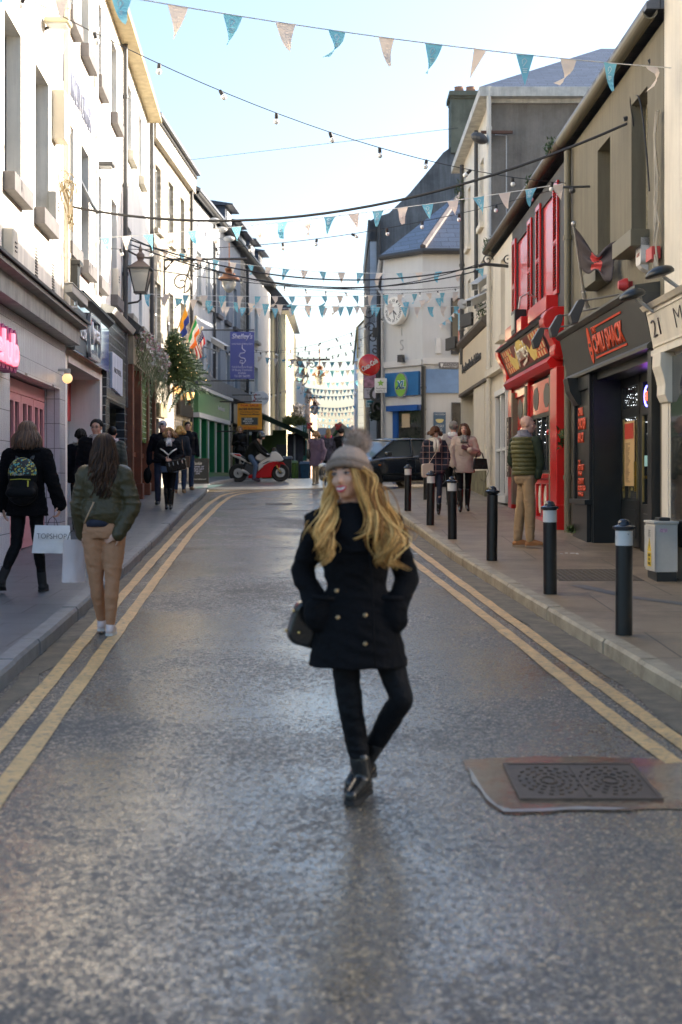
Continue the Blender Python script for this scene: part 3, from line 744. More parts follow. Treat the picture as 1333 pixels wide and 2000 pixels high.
# dormers with slate cheeks on the eaves
for b,y,zt in((E2,52.4,12.3),(E2,54.7,12.1),(E3,56.6,12.0),(E4,59.5,12.2),(E4,62.5,12.2)):
 mb=WLe.mb();mb.bx(y,y+1.6,10.65,zt-.5,-1.5,-.15);mb.prismx([(.15,zt-.55),(.15,zt-.5),(-1.7,zt-.2),(-1.7,zt-.55)],(y-.15)*WLe.k,(y+1.75)*WLe.k)
 dm=obj('dormer',mb,M_slatez,b)
 mb=WLe.mb();mb.bx(y+.25,y+1.35,10.9,zt-.7,-.15,-.11);obj('dormer_window',mb,M_wf,dm)
mb=MB();p=WLe.P(50.5,0,-2.6);mb.box(p.x-.7,p.x+.7,p.y-.4,p.y+.4,11,13.2);mb.box(p.x-.8,p.x+.8,p.y-.5,p.y+.5,13.2,13.4)
obj('chimney',mb,mat('chimney_brown',(.25,.18,.12),.9,var=.4),E2)
tuft('chimney_weeds',None,(p.x,p.y,13.5),(.8,.4,.25),260,M_leaf,7,E2,leaf=.22)
for yy in(45.4,47.0,48.8):
 mb=MB();a=WLe.P(yy,9.9,0);mb.tube([a,a+Vector((.35,0,.05))],.02,6);mb.ball(a+Vector((.5,0,.02)),(.2,.16,.1));tag(obj('eaves_lamp',mb,M_lgrey,None),'small grey shaded lamp under the eaves, '+{45.4:'nearest',47.0:'middle',48.8:'farthest'}[yy]+' of three','lamp','eaves lamps')
# green shopfront
M_green=mat('green_fascia',(.13,.30,.13),.35,var=.1,streak=.1);M_greend=mat('deep_green_paint',(.0,.13,.045),.35,var=.1)
ya,yb=WLe.Y(374),WLe.Y(437)
mb=WLe.mb();mb.bx(ya,yb,3.75,4.45,.05,.22);obj('green_fascia',mb,M_green,E1)
mb=WLe.mb();mb.bx(ya-.05,yb+.1,4.45,4.56,.0,.34);mb.bx(ya,yb,3.6,3.75,.02,.26);mb.bx(yb-.02,yb+.14,3.75,4.45,.0,.26)
obj('white_fascia_frame',mb,M_wf,E1)
text('laundromat',WLe.tf((ya+yb)/2+1.4,4.1,.225),1.5,.16,M_wf,'fascia_lettering',E1)
mb=WLe.mb();mb.bx(ya,yb,1.55,3.6,.0,.03)
for i in range(5):
 y=ya+.1+(yb-ya-.35)*i/4;mb.bx(y,y+.28,1.55,3.6,.03,.2)
mb.bx(ya,yb,1.55,1.9,.03,.24);obj('green_shutter_front',mb,M_greend,E1)
mb=WLe.mb()
for i in range(5):
 y=ya+.38+(yb-ya-.35)*i/4;mb.bx(y,y+.08,1.9,3.55,.03,.23)
obj('white_strips',mb,M_wf,E1)
mb=WLe.mb();mb.bx(44,yb2+1,4.6,5.0,.0,.3);obj('lead_ledge',mb,mat('lead_grey',(.2,.21,.22),.6,streak=.3),E1)
# dark shopfront beyond
ya,yb=WLe.Y(441),WLe.Y(500)
mb=WLe.mb();mb.bx(ya,yb,3.7,4.4,.04,.3);mb.bx(ya,ya+.4,1.5,3.7,0,.2);mb.bx((ya+yb)/2,(ya+yb)/2+.4,1.5,3.7,0,.2);mb.bx(yb-.4,yb,1.5,3.7,0,.2)
obj('dark_shopfront',mb,M_black,E2)
mb=WLe.mb();mb.bx(ya+.4,yb-.4,1.6,3.7,.0,.04);obj('shop_glass',mb,M_shop,E2)
mb=WLe.mb();mb.bx(ya+2.5,ya+4.3,1.6,3.6,.04,.07);obj('beige_panel',mb,mat('beige_panel',(.4,.33,.24),.6),E2)
T=root('cream_gable_building','tall cream building standing forward with a black drainpipe','building',(-3.1,66,1.68))
M_tow=mat('cream_tower_render',(.80,.72,.50),.85,var=.08,vs=1,streak=.12)
x0,x1=X_(517,66),X_(559,66)
mb=MB();mb.add([(x0-3,66,1),(x1,66,1),(x1,66,9.3),(x0,66,9.45),(x0-3,66,9.45),(x0-3,78,1),(x1+.1,78,1),(x1+.1,78,9.3),(x0,78,9.45),(x0-3,78,9.45)],
[(0,1,2,3,4),(9,8,7,6,5),(1,6,7,2),(2,7,8,3),(3,8,9,4),(0,5,6,1)])
obj('wall',mb,M_tow,T)
mb=MB();mb.box(x0-3,x1+.3,65.7,66.2,9.45,9.6);mb.prism([(x0-.5,9.6),(x1+.3,9.6),(x1-.6,10.7),(x0-.2,11.2)],66,78,fr=Fr((0,0,0),(1,0,0),(0,1,0)));obj('roof',mb,M_slate,T)
mb=MB();mb.tube([(X_(541,65.9),65.9,2),(X_(540,65.9),65.9,9.4)],.09,8);obj('downpipe',mb,M_pipe,T)
# buildings further along the left side
fr_specs=[(78,92,-2.5,-2.35,8.2,(.72,.70,.64),'pale building beyond the cream gable with hanging pub signs'),(92,112,-2.4,-1.9,7.4,(.50,.35,.25),'reddish building at the far left of the pedestrian street')]
for y0,y1,xa,xb,zt,c,lab in fr_specs:
 b=root('far_building',lab,'building',(xa,y0,1.68));w=Wall(xa-(xb-xa)/(y1-y0)*y0,(xb-xa)/(y1-y0),1)
 ops=[(y0+2+i*3.2,y0+3.1+i*3.2,z,z+1.4)for i in range(int((y1-y0)/3.4))for z in(4.6,)if y0+3.1+i*3.2<y1]
 facade(w,'wall',mat('far_render_%d'%y0,c,.85,streak=.2),b,y0,y1,1,zt,ops,back=7)
 for o in ops:window(w,b,*o,M_wf,M_glass)
 roof(w,y0,y1,zt,b,rise=1.8,depth=3.5)
WR=Wall(3.71,-.006,-1)
k=WR.k
M_olive=mat('olive_render',(.185,.165,.115),.8,var=.14,vs=1.3,streak=.3,bump=.25)
M_cream2=mat('warm_cream_paint',(.76,.69,.56),.6,var=.08,vs=2,streak=.16,bump=.1)
M_olivep=mat('olive_paint',(.15,.135,.09),.5,var=.1)
# ---- white-cream shop no. 21 (nearest)
N=bld('cream_building','cream painted building with the number 21 shopfront, nearest on the right',WR,10,15.9)
facade(WR,'wall',M_cream2,N,7.5,15.9,-.5,8.3,[(13.2,14.4,4.75,6.6),(10.6,11.8,4.75,6.6)],back=8)
for a,b in((13.2,14.4),(10.6,11.8)):window(WR,N,a,b,4.75,6.6,M_wf,M_glass,sill=.16,sillm=M_cream2)
mb=WR.mb();mb.bx(13.0,14.6,4.45,4.6,0,.1);mb.bx(13.05,14.55,4.1,4.2,0,.06);obj('moulding',mb,M_cream2,N)
zf0,zf1=3.16,3.60
mb=WR.mb();mb.prismx([(.0,zf0),(.09,zf0),(.18,zf1),(.0,zf1)],7.5*k,16.02*k);obj('fascia',mb,M_cream2,N)
mb=WR.mb();mb.prismx([(.0,zf1),(.21,zf1),(.25,zf1+.05),(0,zf1+.10)],7.5*k,16.04*k);mb.prismx([(.0,zf0-.06),(.12,zf0-.06),(.12,zf0),(0,zf0)],7.5*k,16.04*k)
for z0_,w0_ in((zf0+.035,.099),(zf1-.045,.171)):mb.bx(7.5,15.98,z0_,z0_+.025,w0_-.02,w0_+.012)
obj('fascia_moulding',mb,M_cream2,N)
tl=math.atan2(.09,zf1-zf0)
text('21',WR.tf(15.68,3.39,.142,tilt=tl),.36,.19,mat('thin_black_letters',(.05,.03,.03),.5),'number_lettering',N,depth=.008,bold=-.02)
text('MORTON',WR.tf(13.72,3.40,.144,tilt=tl),2.2,.21,MATS['thin_black_letters'],'fascia_lettering',N,depth=.004,bold=-.03)
mb=WR.mb()
mb.bx(15.48,15.88,.4,3.10,0,.035);mb.bx(15.53,15.82,.9,3.0,.035,.05);mb.bx(15.45,15.9,.4,.95,0,.06)
obj('pilaster',mb,M_cream2,N,bevel=.008)
prof=[(.0,3.10),(.16,3.10),(.165,2.95),(.13,2.84),(.11,2.74),(.115,2.64),(.08,2.56),(.0,2.54)]
mb=WR.mb();mb.prismx(prof,15.4*k,15.78*k);obj('console_bracket',mb,M_cream2,N,bevel=.01)
mb=WR.mb();mb.bx(8,15.48,1.0,3.05,-.02,.03);obj('shop_window',mb,M_shop,N)
gutter(WR,7.5,15.95,8.4,M_pipe,N)
# ---- olive building over the black chicken shop
O=bld('olive_building','olive painted building above the black shopfront with orange lettering',WR,16,22)
opO=[(16.2,17.1,4.85,6.55),(18.95,19.75,4.5,6.35)]
opO=[(16.75,17.65,4.65,6.35),(19.0,19.9,4.55,6.3)]
shopO=(16.25,21.1,.4,3.2)
facade(WR,'wall',M_olive,O,15.92,22.05,-.3,6.85,opO+[shopO],back=8,reveal=.28)
for a,b,c,d in opO:window(WR,O,a,b,c,d,mat('olive_worn_frame',(.33,.29,.19),.7,var=.5,vs=20),M_glass,style='sash',sill=.2,sillm=M_olivep,reveal=.24,sillp=.22)
gutter(WR,15.9,22.1,6.95,M_olivep,O,w=.16,r=.085)
roof(WR,15.9,22.1,6.98,O,rise=1.9,depth=4.0,over=.2)
downpipe(WR,21.95,.8,6.8,M_olivep,O,r=.055)
mb=WR.mb();mb.prismx([(.0,3.28),(.10,3.28),(.22,3.84),(.0,3.84)],16.1*k,21.85*k);fb=obj('fascia',mb,mat('charcoal_fascia',(.045,.045,.04),.55,var=.1),O)
mb=WR.mb();mb.prismx([(.0,3.84),(.24,3.84),(.29,3.89),(.29,3.92),(0,3.96)],16.1*k,21.9*k);mb.prismx([(.0,3.2),(.15,3.2),(.15,3.24),(.11,3.28),(0,3.28)],16.1*k,21.9*k)
obj('fascia_moulding',mb,mat('olive_black',(.05,.05,.04),.4),O)
M_or=mat('orange_red_paint',(.66,.07,.018),.5)
tl2=math.atan2(.12,.56)
fO=WR.tf(18.5,3.55,.160,tilt=tl2)
text('CHILI SHACK',WR.tf(18.35,3.53,.157,tilt=tl2),2.0,.27,M_or,'fascia_lettering',O,depth=.01,bold=.05)
text('THE',WR.tf(19.15,3.72,.197,tilt=tl2),.3,.09,M_or,'small_lettering',O,depth=.01,bold=.03)
mb=MB(fO);mb.box(-.5,1.2,.19,.215,.0,.012);mb.box(-.8,1.2,-.205,-.18,.0,.012)
mb.prism([(-1.05+.13*math.cos(a)*(1 if math.sin(a)<.2 else.75),.0+.25*math.sin(a))for a in[2*math.pi*i/20 for i in range(20)]],0,.011)
obj('chilli_emblem',mb,M_or,O)
mb=MB(fO);mb.box(-1.11,-.99,-.02,.03,.008,.016);mb.box(-1.09,-1.02,-.13,-.08,.008,.016);obj('emblem_gap',mb,fb.data.materials[0],O)
# black shopfront
mb=WR.mb();mb.bx(20.0,21.35,.6,3.2,.0,.06);mb.bx(20.08,21.28,.75,1.35,.06,.12);mb.bx(20.02,21.34,1.35,1.42,.0,.16);mb.bx(20.02,21.34,.6,.8,.0,.16)
for a,b in((20.0,20.12),(21.23,21.35)):mb.bx(a,b,1.42,3.2,.06,.10)
mb.bx(20.12,21.23,3.0,3.2,.06,.10);mb.prismx([(.0,3.2),(.26,3.2),(.22,3.0),(.10,2.8),(0,2.8)],20.9*k,21.3*k)
obj('pilaster',mb,M_black,O,bevel=.006)
for j,(tx,z,w_,h_)in enumerate([('CHILL',2.72,.42,.13),('CHICKEN',2.54,.62,.17),('SHACK',2.34,.48,.15),('THE',1.98,.2,.07),('HOTTEST',1.90,.5,.09),('IN',1.81,.3,.07),('GALWAY',1.70,.5,.10),('BURGERS',1.60,.62,.08),('WINGS',1.51,.45,.07)]):
 text(tx,WR.tf(21.1-w_/2,z-.02,.064),w_,h_,M_or,'pilaster_lettering',O,depth=.006,bold=.05)
# recessed glazed front with doors
mb=WR.mb();mb.bx(19.95,20.05,.55,3.2,-.55,.05);mb.bx(16.15,20.05,3.1,3.2,-.6,.0);mb.bx(16.1,16.3,.5,3.2,-.6,.1)
obj('recess_lining',mb,M_black,O)
for i,(a,b)in enumerate([(18.75,19.95),(17.65,18.72),(16.35,17.62)]):
 mb=WR.mb();w0,w1=-.42,-.34;zb=GP(a)+.03
 mb.bx(a,b,zb,zb+.62,w0,w1);mb.bx(a,b,2.55,2.68,w0,w1);mb.bx(a,b,2.98,3.1,w0,w1)
 for q in((a,a+.14),(b-.14,b)):mb.bx(q[0],q[1],zb,3.1,w0,w1)
 mb.bx(a+.2,b-.2,zb+.12,zb+.5,w1,w1+.012)
 dd=obj('glazed_door',mb,M_black,O,bevel=.005)
 mb=WR.mb();mb.bx(a+.1,b-.1,zb+.6,2.6,w0+.02,w0+.035);mb.bx(a+.1,b-.1,2.66,3.0,w0+.02,w0+.035);obj('glass',mb,M_shop,dd)
 for q in(a+.145,b-.165):mb=WR.mb();mb.bx(q,q+.02,zb+.65,2.54,w1-.02,w1+.006);obj('brass_bead',mb,mat('brass_bead',(.35,.27,.10),.4,metal=.5),dd)
 if i<2:
  mb=WR.mb();mb.bx(a+.2,a+.22,1.55,1.95,w1,w1+.03);mb.bx(a+.17,a+.2,1.72,1.76,w1+.03,w1+.14)if i else mb.bx(b-.22,b-.2,1.55,1.6,w1,w1+.03)
  obj('handle',mb,mat('brass',(.75,.5,.15),.25,metal=1),dd)
mb=WR.mb();mb.bx(19.0,19.62,1.62,2.5,-.335,-.32);mn=obj('menu_board',mb,mat('menu_paper',(.55,.37,.17),.7),O)
mb=WR.mb();mb.bx(19.03,19.59,2.26,2.47,-.32,-.315);obj('menu_header',mb,mat('menu_red',(.45,.04,.02),.6),mn)
rnd=random.Random(2);mb=WR.mb()
for i in range(34):
 z=2.2-i*.016;mb.bx(19.52-rnd.uniform(.1,.28),19.55,z,z+.006,-.32,-.317)
obj('menu_text',mb,mat('menu_ink',(.08,.05,.04),.7),mn)
mb=WR.mb();mb.bx(18.2,18.42,1.88,2.02,-.335,-.33);obj('small_notice',mb,mat('notice_cyan',(.35,.65,.65),.6),O)
nr=root('neon_ring','small red and blue neon open sign in the black shop door','neon sign',WR.P(18.2,2.75,-.32))
mb=MB();c=WR.P(18.2,2.78,-.32);mb.tube([c+Vector((0,.17*math.cos(a),.13*math.sin(a)))for a in[2*math.pi*i/18 for i in range(19)]],.012,6);obj('blue_ring',mb,mat('neon_blue',(.1,.1,.6),emit=(.12,.12,1),es=3,var=0),nr)
text('OPEN',Fr(c,(0,-1,0)),.26,.12,mat('neon_red',(.6,.05,.04),emit=(1,.06,.03),es=1.5,var=0),'lettering',nr,depth=.01,bold=.02)
M_fairy=mat('fairy_white',(.8,.8,.8),emit=(.85,.93,1),es=1.2,var=0);M_fairyw=mat('fairy_warm',(.9,.7,.4),emit=(1,.62,.28),es=2.0,var=0)
mb=MB();rnd=random.Random(6)
for(y0,y1,z0,z1,n)in((19.0,19.8,2.5,2.58,22),(17.75,18.6,2.3,2.6,26),(16.5,17.4,2.25,2.6,40),(18.9,19.9,2.7,2.96,34),(17.8,18.6,2.72,2.9,18),(16.5,17.5,2.8,2.92,10)):
 for i in range(n):mb.ball(WR.P(rnd.uniform(y0,y1),rnd.uniform(z0,z1),-.37),.0045,5,3)
obj('fairy_lights',mb,M_fairy,O)
mb=WR.mb();mb.bx(16.38,16.58,1.15,1.5,-.32,-.2);obj('metal_post_box',mb,M_dgrey,O,bevel=.01)
ab=root('alarm_box','white rounded burglar alarm box under the olive window sill','alarm box',WR.P(16.5,4.2,0))
mb=WR.mb();mb.prism(rrect(16.65*k,16.93*k,3.98+.26,4.34+.27,.06),.0,.1);mb.prismx([(.0,4.16),(.07,4.2),(.1,4.24),(0,4.24)],16.7*k,16.88*k)
obj('case',mb,mat('alarm_white',(.72,.70,.66),.4),ab)
text('ALERT',WR.tf(16.79,4.36,.103),.17,.04,mat('dull_red',(.4,.1,.08),.6),'lettering',ab,depth=.002)
rbell=root('fire_bell','small red fire alarm bell on the olive wall','alarm bell',WR.P(17.6,4.12,0))
mb=MB();c=WR.P(17.62,4.12,0);mb.lathe([(.05,0),(.05,.05),(.085,.06),(.085,.09),(.05,.17),(.0,.175)],c,(-1,0,0),16);obj('bell',mb,M_red,rbell,smooth='a')
# flagpole with charcoal flag
fp=root('wall_flag','charcoal flag with red emblem furled on a slanting steel pole above the black shop','flag',WR.P(19.6,4.02,.25))
def rib(a,b,n):return[a.lerp(b,i/n)for i in range(n+1)]
p0=WR.P(19.35,4.05,.26);p1=Vector((X_(1121,18.6),18.6,Z_(437,18.6)))
mb=MB();mb.tube([p0,p1],.019,8);mb.ball(p1,.035);mb.lathe([(.06,0),(.04,.05),(.03,.25)],p0,p1-p0,10);obj('pole',mb,mat('galvanised_pole',(.55,.52,.47),.4,metal=.5),fp)
M_flagc=mat('charcoal_cloth',(.055,.045,.05),.8,var=.2,vs=8)
NU,NV=18,12;mb=MB();mb.m(0)
topp=p1.lerp(p0,.03);bot=p1.lerp(p0,.50);tip_t=Vector((X_(1208,18.2),18.3,Z_(470,18.3)));tip_b=Vector((X_(1196,18.2),18.2,Z_(548,18.2)))
V=[]
for i in range(NU+1):
 u=i/NU
 for j in range(NV+1):
  v=j/NV
  pinch=1-.62*math.exp(-((u-.52)/.2)**2)
  a=topp.lerp(bot,v);b=tip_t.lerp(tip_b,v);p=a.lerp(b,u)
  mid=(topp.lerp(bot,.5)).lerp(tip_t.lerp(tip_b,.5),u)
  p=mid+(p-mid)*pinch;p.z-=.12*math.sin(u*math.pi)
  p.y+=.05*math.sin(v*15+u*5)*(.3+math.sin(u*math.pi));V.append(p)
Fc=[(i*(NV+1)+j,(i+1)*(NV+1)+j,(i+1)*(NV+1)+j+1,i*(NV+1)+j+1)for i in range(NU)for j in range(NV)]
mb.v=V
for f in Fc:
 i,j=f[0]//(NV+1),f[0]%(NV+1);u,v=i/NU,j/NV
 mb.f.append(f);mb.mi.append(1 if(.36<u<.66 and(.15<v<.85)and(i+j)%7!=0)else 0)
cl=obj('cloth',mb.mesh('cloth',norm=False),[M_flagc,M_red],fp,smooth=True);sm=cl.modifiers.new('thick','SOLIDIFY');sm.thickness=.004
# sign lamps on curved arms
def sign_lamp(wall,Y,z,out,lab,size=1.0,dy=-.3,grp='lamps over the shop signs',m_=None):
 a=wall.P(Y,z,0);e=wall.P(Y+dy,z-.02,out);r_=root('sign_lamp',lab,'lamp',a,grp)
 mb=MB();mb.tube([a,e],.012*size,6);mb.ball(e,.03*size,8,5);obj('arm',mb,M_dgrey,r_)
 s=size;d=wall.fr.N
 mb=MB();f=Fr(e+Vector((0,0,-.02)),wall.fr.U,d)
 mb.prismx([(-.03*s,.03*s),(.05*s,.03*s),(.16*s,-.16*s),(.13*s,-.28*s),(.06*s,-.27*s),(-.02*s,-.05*s)],-.10*s,.10*s,fr=f);obj('lamp_head',mb,m_ or M_dgrey,r_,bevel=.008)
 return r_
sign_lamp(WR,17.6,4.03,.50,'black cowl lamp on the nearest arm above the black shop sign',dy=.75)
sign_lamp(WR,18.9,4.03,.50,'black cowl lamp in the middle above the black shop sign',dy=1.15)
sign_lamp(WR,21.3,4.03,.50,'black cowl lamp over the join between red and black shops',dy=.5)
for Y_,lab in((15.6,'large black floodlight over the end of the black fascia'),(14.3,'large black floodlight over the number 21')):
 c=WR.P(Y_,3.72+.06*(Y_<15),.42);r_=root('flood_lamp',lab,'floodlight',c,'large floodlights over the cream fascia')
 mb=MB();f=Fr(c,(0,1,.1));mb.fr=None;mb.ball((0,0,0),(.15,.15,.085));mb.v=[c+Vector((v.x,v.y,v.z*(1 if v.z>0 else.35)+v.x*.25))for v in mb.v]
 obj('hood',mb,M_black,r_,smooth=True)
 mb=MB();mb.tube([c+Vector((.05,.05,-.02)),c+Vector((.25,.05,-.16))],.02,8);obj('stem',mb,M_lgrey,r_)
mb=WR.mb();mb.bx(16.0,16.3,4.2,4.34,.02,.12);o=obj('junction_box',mb,M_red);tag(o,'red junction box under tangled cables above the black fascia','box')
# ---- dark building with red shutters
D2=bld('dark_grey_building','dark grey building with tall red shutters above the red shopfront',WR,22.1,29.3)
M_dk=mat('dark_slate_render',(.055,.058,.065),.7,var=.25,vs=1.5,streak=.2,bump=.3)
M_redp=mat('bright_red_gloss',(.58,.012,.010),.28,var=.08,coat=.3)
opR=[(26.85,28.6,4.75,6.45),(23.75,25.2,4.75,6.5)]
facade(WR,'wall',M_dk,D2,22.07,29.35,-.3,6.8,opR,back=8)
for(a,b,c,d)in opR:
 mb=WR.mb();mb.bx(a,b,c,d,-.12,-.03);mb.bx(a+.2,b-.2,c+.1,d-.1,-.03,-.015);w=obj('boarded_window',mb,M_redp,D2)
 mb=WR.mb();mb.bx(a-.35,b+.35,c-.26,c-.01,-.02,.2);obj('sill',mb,M_redp,w,bevel=.01)
 for(ya,yb)in((a-.52,a-.02),(b+.02,b+.52)):
  mb=WR.mb();s_=.025
  mb.bx(ya,ya+.07,c,d+.1,.01,s_+.02);mb.bx(yb-.07,yb,c,d+.1,.01,s_+.02)
  for z_ in(c,(c+d)/2-.04,d+.02):mb.bx(ya+.07,yb-.07,z_,z_+.08,.012,s_+.018)
  z=c+.1
  while z<d:
   mb.prismx([(.015,z+.028),(.02,z+.034),(.055,z+.006),(.05,z)],(ya+.07)*WR.k,(yb-.07)*WR.k);z+=.05
  obj('shutter',mb,M_redp,w)
gutter(WR,22.1,32.9,6.95,mat('old_brown_gutter',(.10,.075,.05),.7,var=.4,vs=9),D2,w=.17,r=.08)
roof(WR,22.1,29.35,6.98,D2,rise=1.9,depth=4.0,over=.2)
# red shopfront
RS0,RS1=22.5,29.15
mb=WR.mb();mb.prismx([(.0,3.74),(.14,3.74),(.34,4.24),(.0,4.30)],(RS0+.5)*k,(RS1-.45)*k);obj('sign_board_frame',mb,M_black,D2)
tl3=math.atan2(.20,.50);fS=WR.tf((RS0+RS1)/2,3.99,.248,tilt=tl3)
mb=MB(fS);mb.box(-2.6,2.6,-.23,.23,.0,.012);sp=obj('sign_panel',mb,mat('maroon_panel',(.16,.02,.02),.4),D2)
mb=MB(fS)
for sx in(-1,1):
 for i in range(9):
  for j in range(4):
   if(i+j)%2:continue
   u=sx*(1.3+i*.14);mb.box(u-.06,u+.06,-.22+j*.115,-.22+j*.115+.10,.012,.016)
obj('chequer_stripes',mb,M_or,sp)
mb=MB(fS)
for sx in(-1,1):
 for i in range(9):
  for j in range(4):
   if(i+j)%2==0:continue
   u=sx*(1.3+i*.14);mb.box(u-.06,u+.06,-.22+j*.115,-.22+j*.115+.10,.012,.015)
obj('cream_chequer',mb,mat('cream_yellow',(.72,.55,.28),.5),sp)
M_yel=mat('banner_yellow',(.75,.58,.17),.5)
mb=MB(fS)
mb.prism([(-.8,-.05),(-.6,.15),(-.2,.25),(.2,.25),(.6,.15),(.8,-.05),(.6,.0),(.2,.08),(-.2,.08),(-.6,.0)][::-1],.017,.024)
for sx in(-1,1):mb.prism([(sx*.75,.1),(sx*.95,-.02),(sx*1.5,.08),(sx*1.75,.22),(sx*1.72,-.02),(sx*1.45,-.2),(sx*1.0,-.22),(sx*.8,-.12)],.016,.022)
obj('yellow_banner',mb,M_yel,sp)
text("Jamie's",fS.sub(0,.0,.026),1.5,.4,mat('cream_script',(.8,.75,.62),.4),'sign_lettering',sp,depth=.01,shear=.4,bold=.02)
mb=MB(fS);mb.prism([(-.3,-.18),(.3,-.12),(.5,-.1),(.3,-.17),(-.25,-.22)],.026,.032);obj('swash',mb,MATS['cream_script'],sp)
mb=WR.mb();mb.prismx([(.0,4.27),(.36,4.25),(.40,4.30),(.0,4.38)],(RS0+.3)*k,(RS1-.2)*k);obj('sign_cornice',mb,M_dk,D2)
prof=[(0,4.45),(.22,4.44),(.33,4.38),(.38,4.28),(.37,4.18),(.31,4.06),(.24,3.95),(.20,3.84),(.21,3.76),(.20,3.68),(.12,3.63),(0,3.62)]
for a,b in((RS0,RS0+.48),(RS1-.42,RS1)):
 mb=WR.mb();mb.prismx(prof,a*k,b*k);obj('scroll_console',mb,M_redp,D2,bevel=.02)
mb=WR.mb();mb.prismx([(0,3.5),(.20,3.5),(.26,3.6),(.16,3.72),(0,3.72)],(RS0+.4)*k,(RS1-.4)*k);obj('red_lintel',mb,M_redp,D2)
for bb_ in([(22.55,23.2,1.3,3.5,0,.16),(22.5,23.25,.8,1.3,0,.22)],[(28.55,29.1,.9,3.5,0,.12)],[(26.15,26.5,.9,3.5,0,.12)],[(26.5,28.55,3.3,3.5,0,.08)]):
 mb=WR.mb()
 for q_ in bb_:mb.bx(*q_)
 obj('red_pier',mb,M_redp,D2,bevel=.01)
for q_ in((23.22,23.42,1.25,3.42,0,.15),(28.3,28.5,1.2,3.42,0,.13),(26.2,26.4,1.9,3.42,.12,.15)):mb=WR.mb();mb.bx(*q_);obj('grey_strip',mb,M_olivep,D2)
mb=WR.mb();mb.bx(23.45,26.1,2.85,3.42,0,.08);mb.bx(23.45,26.1,1.72,1.8,.0,.12)
for y in(23.45,24.1,24.75,25.4,25.95):mb.bx(y,y+.14,.95,1.75,0,.07)
mb.bx(23.45,26.1,.85,1.05,0,.09);mb.bx(23.45,26.1,1.62,1.75,0,.07)
obj('red_window_surround',mb,M_redp,D2,bevel=.006)
oct_=lambda cy,cz,ry,rz:[((cy+ry*math.cos(a))*k,cz+rz*math.sin(a))for a in[math.pi/8+math.pi/4*i for i in range(8)]]
for cy,cz,ry,rz in((24.1,3.13,.36,.22),(25.35,3.13,.36,.22),(27.5,3.05,.36,.2)):
 mb=WR.mb();mb.prism(oct_(cy,cz,ry,rz),.08,.085);obj('octagonal_light',mb,mat('dull_pane',(.05,.05,.055),.35),D2)
for cy in(23.85,24.5,25.15,25.75):
 mb=WR.mb();mb.prism(oct_(cy,1.35,.22,.26),.03,.04);obj('cream_inset',mb,MATS['cream_yellow']if False else M_cream2,D2)
mb=WR.mb();mb.bx(23.5,26.05,1.8,2.85,.01,.03);sg=obj('shop_window',mb,M_shop,D2)
mb=WR.mb()
for y in(23.5,24.1,24.7,25.3,25.95):mb.bx(y,y+.09,1.8,2.82,.03,.07)
mb.bx(23.5,26.05,2.78,2.85,.03,.08);mb.bx(23.5,26.05,1.8,1.86,.03,.1);obj('window_bars',mb,M_black,sg)
mb=WR.mb();mb.bx(26.55,28.3,1.0,3.3,-.02,.02);mb.bx(26.7,28.1,1.15,2.7,.02,.05);dr=obj('red_door',mb,M_redp,D2)
mb=MB();rnd=random.Random(9)
for i in range(40):mb.ball(WR.P(rnd.uniform(23.6,26),rnd.uniform(2.3,2.75),.035),.007,5,3)
obj('fairy_lights',mb,M_fairy,sg)
mb=MB();mb.ball(WR.P(23.95,2.5,.06),.05);mb.tube([WR.P(23.95,2.55,.06),WR.P(23.95,2.8,.06)],.003,5);obj('red_bauble',mb,M_redp,sg,smooth=True)
# dark plaques with pale lettering by the red front
pl=root('menu_plaque','narrow brown plaque with pale vertical writing beside the red shop door','sign',WR.P(29.0,2.4,.13),'narrow brown plaques')
mb=WR.mb();mb.bx(28.6,29.0,1.75,2.95,.125,.16);obj('board',mb,mat('brown_board',(.09,.06,.045),.6),pl)
text('REAL FOOD',Fr(WR.P(28.8,2.35,.162),(0,0,-1),V=(0,-1,0),N=(-1,0,0)),1.0,.13,M_cream2,'lettering',pl,depth=.003)
# box lamp, cable clutter
bl=root('box_lamp','square glass box lamp above the red shop sign','lamp',WR.P(27.6,4.62,.1))
mb=WR.mb();mb.bx(27.2,27.8,4.5,4.95,.0,.22);obj('case',mb,M_black,bl);mb=WR.mb();mb.bx(27.28,27.72,4.58,4.88,.22,.23);obj('lamp_glass',mb,mat('lamp_glass_pale',(.5,.5,.42),.3),bl)
mb=MB();c=WR.P(24.9,4.62,.1);mb.tube([c+Vector((-.0,0,0)),c+Vector((-.05,-.0,.25)),c+Vector((-.2,-.1,.33)),c+Vector((-.34,-.15,.25)),c+Vector((-.37,-.16,.05))],.018,8)
o=obj('swan_neck_lamp',mb,M_lgrey);tag(o,'pale curved swan neck pipe above the red shop sign','lamp')
# ---- cream building beside it
C2=bld('cream_building','narrow cream building between the red shop and the tall grey gabled one',WR,29.4,32.9)
opC=[(30.55,31.35,4.8,6.5)]
facade(WR,'wall',M_cream2,C2,29.37,33.25,-.3,6.8,opC+[],back=8)
window(WR,C2,*opC[0],M_wf,M_glass,sill=.12,sillm=M_cream2)
roof(WR,29.37,33.25,6.98,C2,rise=1.9,depth=4.0,over=.2)
mb=WR.mb();mb.bx(29.4,33.2,4.05,4.2,0,.16);obj('ledge',mb,M_cream2,C2)
mb=WR.mb();mb.bx(29.6,31.3,1.4,3.5,.01,.05);sw=obj('shop_window',mb,M_shop,C2)
mb=WR.mb()
for y in(29.5,30.35,31.3):mb.bx(y,y+.1,1.2,3.55,.03,.12)
mb.bx(29.5,31.4,3.5,3.62,.03,.14);mb.bx(29.5,31.4,1.2,1.35,.03,.14);mb.bx(29.5,31.4,2.3,2.36,.05,.1);obj('white_frame',mb,M_wf,sw)
downpipe(WR,33.0,1.5,10.8,mat('cream_pipe2',(.62,.58,.5),.5),C2,r=.055)
